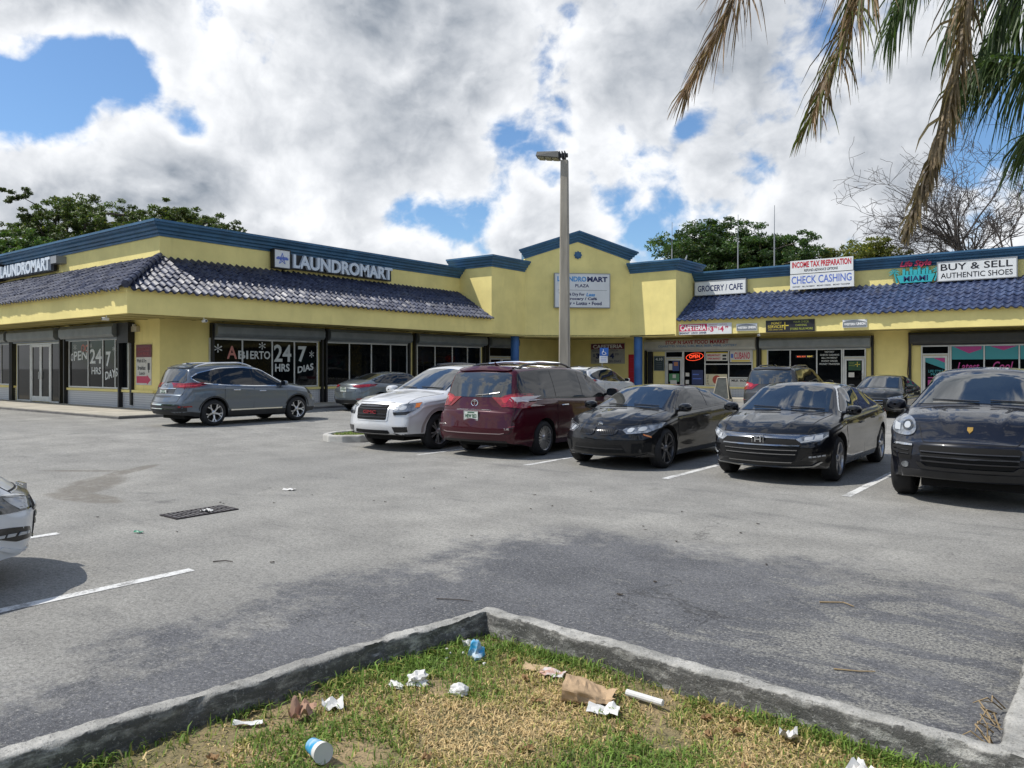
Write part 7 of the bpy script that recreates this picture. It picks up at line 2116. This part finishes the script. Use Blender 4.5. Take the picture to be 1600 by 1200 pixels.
# the palm beside the camera
def palm():
    base = (0.42, 5.55, 0.05)
    t = thing('palm_tree', 'tall palm at the right, drooping green and dry brown fronds hanging into view', 'palm', base)
    H = 5.75
    tr = MB(); rows = 24
    tr.tube([(0.05 * math.sin(i * .2), 0, H * i / rows) for i in range(rows + 1)], [(.155 if i % 2 else .145) * (1.25 - .35 * i / rows) for i in range(rows + 1)], 14)
    tr.build('trunk', M_BARKP, t, smooth=True)
    m_ = MB(); m_.tube([(0, 0, H - .05), (0, 0, H + .5), (0, 0, H + .9)], [.13, .12, .03], 12); m_.build('crown_shaft', mat('palm_shaft_green', (0.10, 0.16, 0.05), 0.5), t, smooth=True)
    rng = np.random.default_rng(5)
    M_DRY = leaf_mat('dry_palm_leaf'); M_GRN = leaf_mat('green_palm_leaf')
    rach = mat('frond_rib', (0.20, 0.15, 0.08), 0.6)
    B = Vector(base)
    def cam_pt(px, py, Z):
        p = W_at(px, Z); p.z = EYE + (574.5 - py) / FOC * Z
        return p - B
    def frond(pts, kind, nleaf, llen, droop, seed, wid=.012, splay=.55):
        rg = np.random.default_rng(seed)
        pts = [Vector(p) for p in pts]
        # smooth the rib
        k = 40; rib = []
        for i in range(k + 1):
            s = i / k * (len(pts) - 1); a = min(int(s), len(pts) - 2); f = s - a
            p0, p1, p2, p3 = pts[max(a - 1, 0)], pts[a], pts[a + 1], pts[min(a + 2, len(pts) - 1)]
            rib.append(0.5 * ((2 * p1) + (-p0 + p2) * f + (2 * p0 - 5 * p1 + 4 * p2 - p3) * f * f + (-p0 + 3 * p1 - 3 * p2 + p3) * f ** 3))
        r_ = MB(); r_.tube(rib, [.022 * (1 - .8 * i / k) + .003 for i in range(k + 1)], 6)
        fr = r_.build('frond', rach, t, smooth=True)
        V, T = [], []
        for i in range(nleaf):
            f = .16 + .84 * (i / nleaf); s = f * k; a = min(int(s), k - 1); p = rib[a].lerp(rib[a + 1], s - a); d = (rib[min(a + 2, k)] - rib[max(a - 1, 0)]).normalized()
            side = d.cross(Vector((0, 0, 1)));
            side = side.normalized() if side.length > .05 else Vector((1, 0, 0))
            for sg in (-1, 1):
                L = llen * (0.55 + 0.6 * math.sin(math.pi * min(1, f * .95 + .05))) * rg.uniform(.8, 1.15) * ((1.15 - .75 * f) if kind == 'tan' else (1.1 - .5 * f) if kind != 'green' else 1)
                v0 = (d * rg.uniform(.35, .8) + side * sg * splay * rg.uniform(.4, 1.2) + Vector((rg.normal() * .12, rg.normal() * .12, rg.normal() * .1))).normalized()
                q1 = p + v0 * L * .4; v1 = (v0 + Vector((0, 0, -droop * rg.uniform(.6, 1.2)))).normalized(); q2 = q1 + v1 * L * .35
                v2 = (v1 + Vector((0, 0, -droop * rg.uniform(.6, 1.4)))).normalized(); q3 = q2 + v2 * L * .3
                w = wid * rg.uniform(.7, 1.25); n0 = v0.cross(Vector((rg.normal(), rg.normal(), rg.normal()))).normalized()
                prev = (p - n0 * w * .5, p + n0 * w * .5)
                if kind == 'dry': c = np.array([0.20, 0.125, 0.07]) * rg.uniform(.35, 1.35)
                elif kind == 'tan': c = np.array([0.34, 0.25, 0.15]) * rg.uniform(.4, 1.25)
                elif kind == 'mix': c = (np.array([0.20, 0.125, 0.06]) if rg.random() < .65 else np.array([0.12, 0.14, 0.03])) * rg.uniform(.4, 1.3)
                else: c = np.array([0.060, 0.095, 0.030]) * rg.uniform(.5, 1.5)
                for (q, ww) in ((q1, w), (q2, w * .75), (q3, w * .12)):
                    cur = (q - n0 * ww * .5, q + n0 * ww * .5)
                    V += [prev[0][:], prev[1][:], cur[1][:], cur[0][:]]; T.append(c); prev = cur
        quad_mesh('leaflets', np.array(V), np.array(T), M_GRN if kind == 'green' else M_DRY, fr)
    C = Vector((0, 0, H + .35))
    # dry fronds hanging down (left to right in the photograph), then the living ones
    frond([C, cam_pt(1300, -330, 4.5), cam_pt(1195, -150, 4.4), cam_pt(1150, -10, 4.4), cam_pt(1072, 140, 4.4)], 'dry', 150, .62, .30, 1, .010, .40)
    frond([C, cam_pt(1480, -380, 4.3), cam_pt(1385, -180, 4.2), cam_pt(1340, 0, 4.2), cam_pt(1268, 185, 4.2)], 'mix', 190, .66, .45, 2, .0105, .55)
    frond([C, cam_pt(1560, -330, 4.4), cam_pt(1525, -120, 4.4), cam_pt(1500, 60, 4.4), cam_pt(1468, 210, 4.4), cam_pt(1435, 310, 4.4), cam_pt(1416, 365, 4.4)], 'tan', 210, .34, .9, 3, .015, .22)
    frond([C, cam_pt(1575, -330, 4.35), cam_pt(1535, -120, 4.35), cam_pt(1508, 50, 4.36), cam_pt(1472, 220, 4.36), cam_pt(1446, 300, 4.36)], 'tan', 150, .32, .9, 13, .014, .2)
    frond([C, cam_pt(1560, -300, 4.9), cam_pt(1500, -170, 5.0), cam_pt(1440, -70, 5.1), cam_pt(1392, 40, 5.2)], 'green', 110, .60, .8, 4, .013, .6)
    frond([C, cam_pt(1640, -240, 4.9), cam_pt(1610, -60, 5.1), cam_pt(1560, 50, 5.2), cam_pt(1498, 140, 5.3)], 'green', 170, .66, 1.0, 5, .014, .8)
    frond([C, cam_pt(1720, -230, 4.6), cam_pt(1700, -40, 4.7), cam_pt(1640, 70, 4.8), cam_pt(1545, 110, 4.9)], 'green', 190, .72, 1.0, 6, .015, .8)
    frond([C, cam_pt(1740, -200, 4.4), cam_pt(1740, 0, 4.4), cam_pt(1700, 130, 4.4), cam_pt(1630, 200, 4.4)], 'green', 150, .66, 1.0, 7, .015, .8)
    frond([C, cam_pt(1600, -300, 5.0), cam_pt(1560, -160, 5.3), cam_pt(1520, -40, 5.5), cam_pt(1478, 60, 5.6)], 'green', 70, .48, .8, 8, .012, .6)
    for k, (ax, ay, zz) in enumerate(((2.4, 1.2, .9), (2.2, -1.6, .7), (.3, -2.6, .6), (-1.0, -2.4, .8), (.8, 2.6, 1.0), (1.8, .1, 1.6), (2.5, -.4, -.2))):
        e = C + Vector((ax, ay, zz - 1.0))
        frond([C, C + Vector((ax * .35, ay * .35, 1.0)), C + Vector((ax * .75, ay * .75, zz * .7)), e], 'green', 70, .5, .8, 20 + k, .014, .65)
palm()

# ------------------------------------------------------------------ litter and small things on the ground
def crumple(name, label, cat, loc, size, matl, seed, rz=0.0, group=None, sub=3, amp=.35, sx=(1, 1, 1)):
    bm = bmesh.new(); bmesh.ops.create_icosphere(bm, subdivisions=sub, radius=1)
    for v in bm.verts:
        nz = mnoise.noise(v.co * 1.7 + Vector((seed * 3.1, 0, 0))) * amp + abs(mnoise.noise(v.co * 3.6 + Vector((0, seed * 2.3, 0)))) * amp * .8
        v.co = v.co * (1 - amp * .3 + nz)
        v.co = Vector((v.co.x * size * sx[0], v.co.y * size * sx[1], max(-.3, v.co.z) * size * sx[2]))
    me = bpy.data.meshes.new(name); bm.to_mesh(me); bm.free(); me.materials.append(matl)
    o = bpy.data.objects.new(name, me); COL.objects.link(o); o.location = (loc[0], loc[1], loc[2] + .27 * size * sx[2]); o.rotation_euler = (0, 0, rz)
    return tag(o, label, cat, group)
def scrap(name, label, cat, loc, w, h, matl, seed, rz=0.0, curl=.5, group=None, thick=.0015):
    k = 9; rows = []
    for j in range(k):
        row = []
        for i in range(k):
            u, v = i / (k - 1) - .5, j / (k - 1) - .5
            z = curl * min(w, h) * (abs(mnoise.noise(Vector((u * 2.4 + seed, v * 2.4, seed * .7)))) * 1.2 + .6 * u * u + .12 * math.sin(v * 6 + seed)) + .004
            ed = 1 + .10 * mnoise.noise(Vector((u * 6, v * 6, seed)))
            row.append((u * w * ed, v * h * ed, z))
        rows.append(row)
    m_ = MB(); m_.grid(rows); m_.grid([[(p[0], p[1], p[2] - thick) for p in r] for r in rows])
    o = m_.build(name, matl, None, smooth=True, sharp=30, normals=False)
    o.location = loc; o.rotation_euler = (0, 0, rz)
    return tag(o, label, cat, group)
M_TISS = mat('white_tissue', (0.64, 0.63, 0.60), 0.8, var=.15, vscale=25); M_KRAFT = mat('kraft_paper', (0.42, 0.29, 0.17), 0.8, var=0.15, vscale=9)
M_TINT = mat('translucent_plastic', (0.62, 0.61, 0.58), 0.35); M_DRYL = mat('dry_leaf', (0.27, 0.16, 0.07), 0.8, var=0.3, vscale=20)
M_CYAN = mat('cyan_print', (0.02, 0.30, 0.55), 0.4, col2=(0.55, 0.62, 0.66), vscale=14)
g0 = lambda x, y: (x, y, soil_z(x, y) + .012)
# brown paper bag: a crushed gusseted box lying on its side
bag = thing('paper_bag', 'crushed brown paper bag lying on the grass near the kerb', 'paper bag', g0(-1.98, 3.20), R_(24))
bag.scale = (.70, .78, .74)
rows = []
for i in range(15):
    f = i / 14; w_ = .105 * (1 - .22 * f ** 2); h_ = .125 * (1 - .60 * f ** 1.4)
    ring = []
    for k in range(40):
        a = 2 * math.pi * k / 40; ca, sa = math.cos(a), math.sin(a)
        e = .42
        y, z = w_ * abs(ca) ** e * (1 if ca > 0 else -1), h_ * .5 * (1 + abs(sa) ** e * (1 if sa > 0 else -1))
        p = Vector((-.15 + .30 * f, y, z + .003))
        r0 = mnoise.noise(p * 11); r1 = mnoise.noise(p * 23 + Vector((3, 1, 0)))
        fold = (abs(r0) - .2) * .030 * (.35 + f) + (abs(r1) - .2) * .012
        nrm_ = Vector((0, ca, sa)); p = p - nrm_ * fold + Vector((mnoise.noise(p * 9 + Vector((9, 0, 0))) * .012, 0, 0))
        p.z = max(0.0, p.z); ring.append(tuple(p))
    rows.append(ring + [ring[0]])
m_ = MB(); m_.grid(rows); m_.add(rows[0][:-1], [tuple(range(40))])
m_.build('bag_body', M_KRAFT, bag)
m_ = MB(); lip = [[(p[0] + .0, p[1], p[2]) for p in rows[-1]], [(p[0] + .055 + .018 * math.sin(i * 2.2), p[1] * 1.12, max(.002, p[2] * 1.25 - .004)) for i, p in enumerate(rows[-1])]]
m_.grid(lip); m_.build('bag_mouth', M_KRAFT, bag)
crumple('tissue', 'crumpled white paper napkin on the green grass left of the straw patch', 'litter', g0(-2.74, 2.80), .055, M_TISS, 2, sx=(1.15, .95, .75), amp=.7)
crumple('tissue', 'smaller second wad of white napkin touching the left napkin', 'litter', g0(-2.80, 2.70), .035, M_TISS, 8, sx=(1.3, .8, .5), amp=.6)
crumple('plastic_wad', 'milky crumpled plastic wad at the edge of the straw patch', 'litter', g0(-2.5, 2.84), .045, M_TINT, 5, sx=(1.2, .9, .8), amp=.4)
scrap('napkin', 'flat folded white napkin beside the brown bag', 'litter', g0(-1.83, 3.12), .15, .09, M_TISS, 3, R_(20), .45)
o = MB(); o.tube([(-.10, 0, .017), (.10, .01, .02)], [.017, .016], 10); ob = o.build('paper_roll', M_TISS, None, smooth=True); ob.location = g0(-1.73, 3.34); ob.rotation_euler = (0, 0, R_(-5)); tag(ob, 'white rolled paper tube lying near the right kerb', 'litter')
crumple('wrapper', 'crushed bright blue wrapper just inside the kerb corner', 'litter', g0(-2.75, 3.28), .055, M_CYAN, 11, sx=(.8, .8, 1.2), amp=.6)
scrap('paper_scrap', 'white torn paper below the kerb corner behind the blue wrapper', 'litter', g0(-2.88, 3.38), .10, .07, M_TISS, 6, 1.0, .7)
scrap('cardboard_scrap', 'flattened tan cardboard piece between the bag and the kerb', 'litter', g0(-2.40, 3.36), .13, .09, mat('tan_card', (0.46, 0.33, 0.19), 0.8), 7, .4, .2)
scrap('wrapper', 'clear and orange crisp packet lying over the tan cardboard', 'litter', g0(-2.26, 3.33), .14, .08, mat('pinkish_wrapper', (0.5, 0.28, 0.2), 0.35, col2=(0.55, 0.54, 0.52), vscale=16), 9, .2, .4)
scrap('leaf', 'large curled brown leaf by the left kerb wall', 'leaf', g0(-2.93, 2.22), .10, .12, mat('brown_cardboard', (0.36, 0.22, 0.15), 0.8, var=.25, vscale=9), 12, .5, .8)
scrap('paper_scrap', 'white tissue scrap beside the curled brown leaf', 'litter', g0(-2.88, 2.36), .10, .08, M_TISS, 14, .9, .9)
scrap('paper_scrap', 'white scrap at the foot of the left kerb wall, nearest the camera', 'litter', g0(-3.06, 2.02), .13, .035, M_TISS, 15, .8, .5)
scrap('paper_scrap', 'white crumpled scrap near the right kerb, far from the other litter', 'litter', g0(-1.04, 3.36), .075, .07, M_TISS, 16, .3, .9)
scrap('paper_scrap', 'pale torn paper at the bottom edge by the right kerb', 'litter', g0(-.72, 3.22), .12, .09, M_TINT, 17, 1.2, .8)
cup = thing('paper_cup', 'blue and white paper cup lying on its side at the bottom edge', 'paper cup', g0(-2.56, 2.02))
Mx = Matrix.Translation((0, 0, .045)) @ Matrix.Rotation(R_(-15), 4, 'Z') @ Matrix.Rotation(R_(84), 4, 'Y')
def cup_ring(z0, z1, r0, r1, nm, matl):
    m_ = MB(); a = [[tuple(Mx @ Vector((r * math.cos(t_), r * math.sin(t_), z))) for t_ in np.linspace(0, 2 * math.pi, 25)] for z, r in ((z0, r0), (z1, r1))]
    m_.grid(a); m_.build(nm, matl, cup, smooth=True, sharp=0)
cup_ring(-.06, .02, .030, .038, 'cup_base', M_CYAN); cup_ring(.02, .06, .038, .043, 'cup_rim', M_TISS)
m_ = MB(); m_.add([tuple(Mx @ Vector((.0432 * math.cos(t_), .0432 * math.sin(t_), .058))) for t_ in np.linspace(0, 2 * math.pi, 24, endpoint=False)], [tuple(range(24))]); m_.build('cup_lid', M_TINT, cup)
for k, (x, y, r) in enumerate(((-2.15, 3.02, .4), (-1.25, 3.30, 1.0), (-1.35, 3.22, 2.0), (-1.62, 3.02, .1), (-2.55, 3.36, 2.2), (-.9, 3.1, 1.4), (-1.42, 3.37, .6), (-2.9, 1.75, 0.2), (-1.1, 3.0, 2), (-.6, 3.3, 1), (-1.5, 2.8, .3), (-2.2, 2.3, 1.9), (-2.65, 2.45, 2.8), (-1.9, 2.6, .8), (-2.35, 3.2, 2.4), (-1.3, 3.42, .2))):
    scrap('leaf', 'small dry brown leaf on the grass inside the front kerb', 'leaf', g0(x, y), .05, .03, M_DRYL, 30 + k, r, .9, 'dry leaves on the grass')
for k, (x, y, r) in enumerate(((-2.84, 3.27, 0), (-2.90, 3.22, 1), (-2.95, 3.25, 2), (-2.87, 3.16, 3), (-2.66, 3.24, 1.5))):
    crumple('foam_crumb', 'tiny white crumb of foam beside the blue wrapper', 'litter', g0(x, y), .011, M_TISS, 40 + k, 0, 'foam crumbs by the wrapper', 1)
scrap('paper_scrap', 'white paper scrap alone on the open asphalt', 'litter', (-8.7, 6.38, .004), .16, .09, M_TISS, 21, .5, .3)
scrap('wrapper', 'small green wrapper on the asphalt below the drain', 'litter', (-7.66, 3.8, .004), .10, .04, mat('green_foil', (0.03, 0.22, 0.13), 0.3), 22, .4, .5)
scrap('paper_scrap', 'white scrap caught on the drain grate', 'litter', (-8.12, 4.82, .006), .12, .09, M_TISS, 23, .4, .5)
M_STRAW = mat('straw_stalk', (0.30, 0.22, 0.12), 0.8)
def twig(label, pts, r=.0045, m=None):
    o_ = MB(); o_.tube(pts, [r, r * .8] + [r * .6] * (len(pts) - 2), 5); return tag(o_.build('twig', m or M_BARKP, None, smooth=True), label, 'twig')
twig('thin dark twig on the asphalt behind the kerb corner', [(-3.75, 4.02, .008), (-3.6, 4.1, .01), (-3.5, 4.13, .008)])
twig('short pale stick on the dark asphalt beyond the right kerb', [(-1.12, 4.42, .008), (-1.0, 4.47, .008), (-.93, 4.52, .008)], .005, M_STRAW)
twig('pale dry palm strip on the dark asphalt in front of the black SUV', [(-1.52, 5.62, .008), (-1.38, 5.7, .012), (-1.3, 5.66, .008)], .006, M_STRAW)
twig('dark twig lying just past the end of the long white line', [(-6.0, 3.62, .008), (-5.93, 3.7, .012), (-5.86, 3.72, .008)], .006)
for k in range(26):
    x, y = random.uniform(-9, -2), random.uniform(3.9, 9)
    if -3.9 < x and y < 4.0: continue
    scrap('leaf', 'tiny dark leaf fragment on the asphalt', 'leaf', (x, y, .003), random.uniform(.02, .045), random.uniform(.012, .022), mat('dark_leaf', (0.05, 0.04, 0.03), 0.8), 60 + k, random.uniform(0, 3), .5, 'leaf fragments on the asphalt')
m_ = MB()
rd = random.Random(3)
for k in range(13):
    a = rd.uniform(0, 6.28); L = rd.uniform(.1, .4)
    p = Vector((-.33 + rd.uniform(-.04, .02), 4.2 + rd.uniform(-.35, .2), .02)); q = p + Vector((math.cos(a) * L * .25 - .03, math.sin(a) * L * .6, rd.uniform(.0, .05)))
    m_.tube([p, p.lerp(q, .5) + Vector((rd.uniform(-.06, .0), 0, .04)), q], [.004, .0035, .002], 5)
tag(m_.build('dry_stalks', mat('straw_stalk', (0.30, 0.22, 0.12), 0.8), None, smooth=True), 'heap of dry curled stalks against the kerb at the right edge', 'twigs', kind='stuff')

# storm drain
t = thing('drain_grate', 'rusty dark slotted drain grate set in the asphalt', 'drain', (-8.18, 4.77, 0), R_(-1))
M_IRON = mat('dark_iron', (0.035, 0.028, 0.030), 0.6, metal=0.4, var=.4, vscale=12)
m_ = MB(); m_.box(-.17, .17, -.36, .36, .002, .005); m_.build('pit', M_WELL, t)
m_ = MB()
for (a_, b_, c_, e_) in ((-.19, .19, -.38, -.35), (-.19, .19, .35, .38), (-.19, -.165, -.35, .35), (.165, .19, -.35, .35), (-.012, .012, -.35, .35)): m_.box(a_, b_, c_, e_, .002, .014)
fr = m_.build('frame', M_IRON, t)
m_ = MB()
for k in range(13): m_.box(-.165, -.013, -.335 + k * .055, -.315 + k * .055, .006, .013); m_.box(.013, .165, -.335 + k * .055, -.315 + k * .055, .006, .013)
m_.build('slats', mat('worn_iron', (0.16, 0.15, 0.15), 0.5, metal=0.3, var=.3, vscale=12), fr)
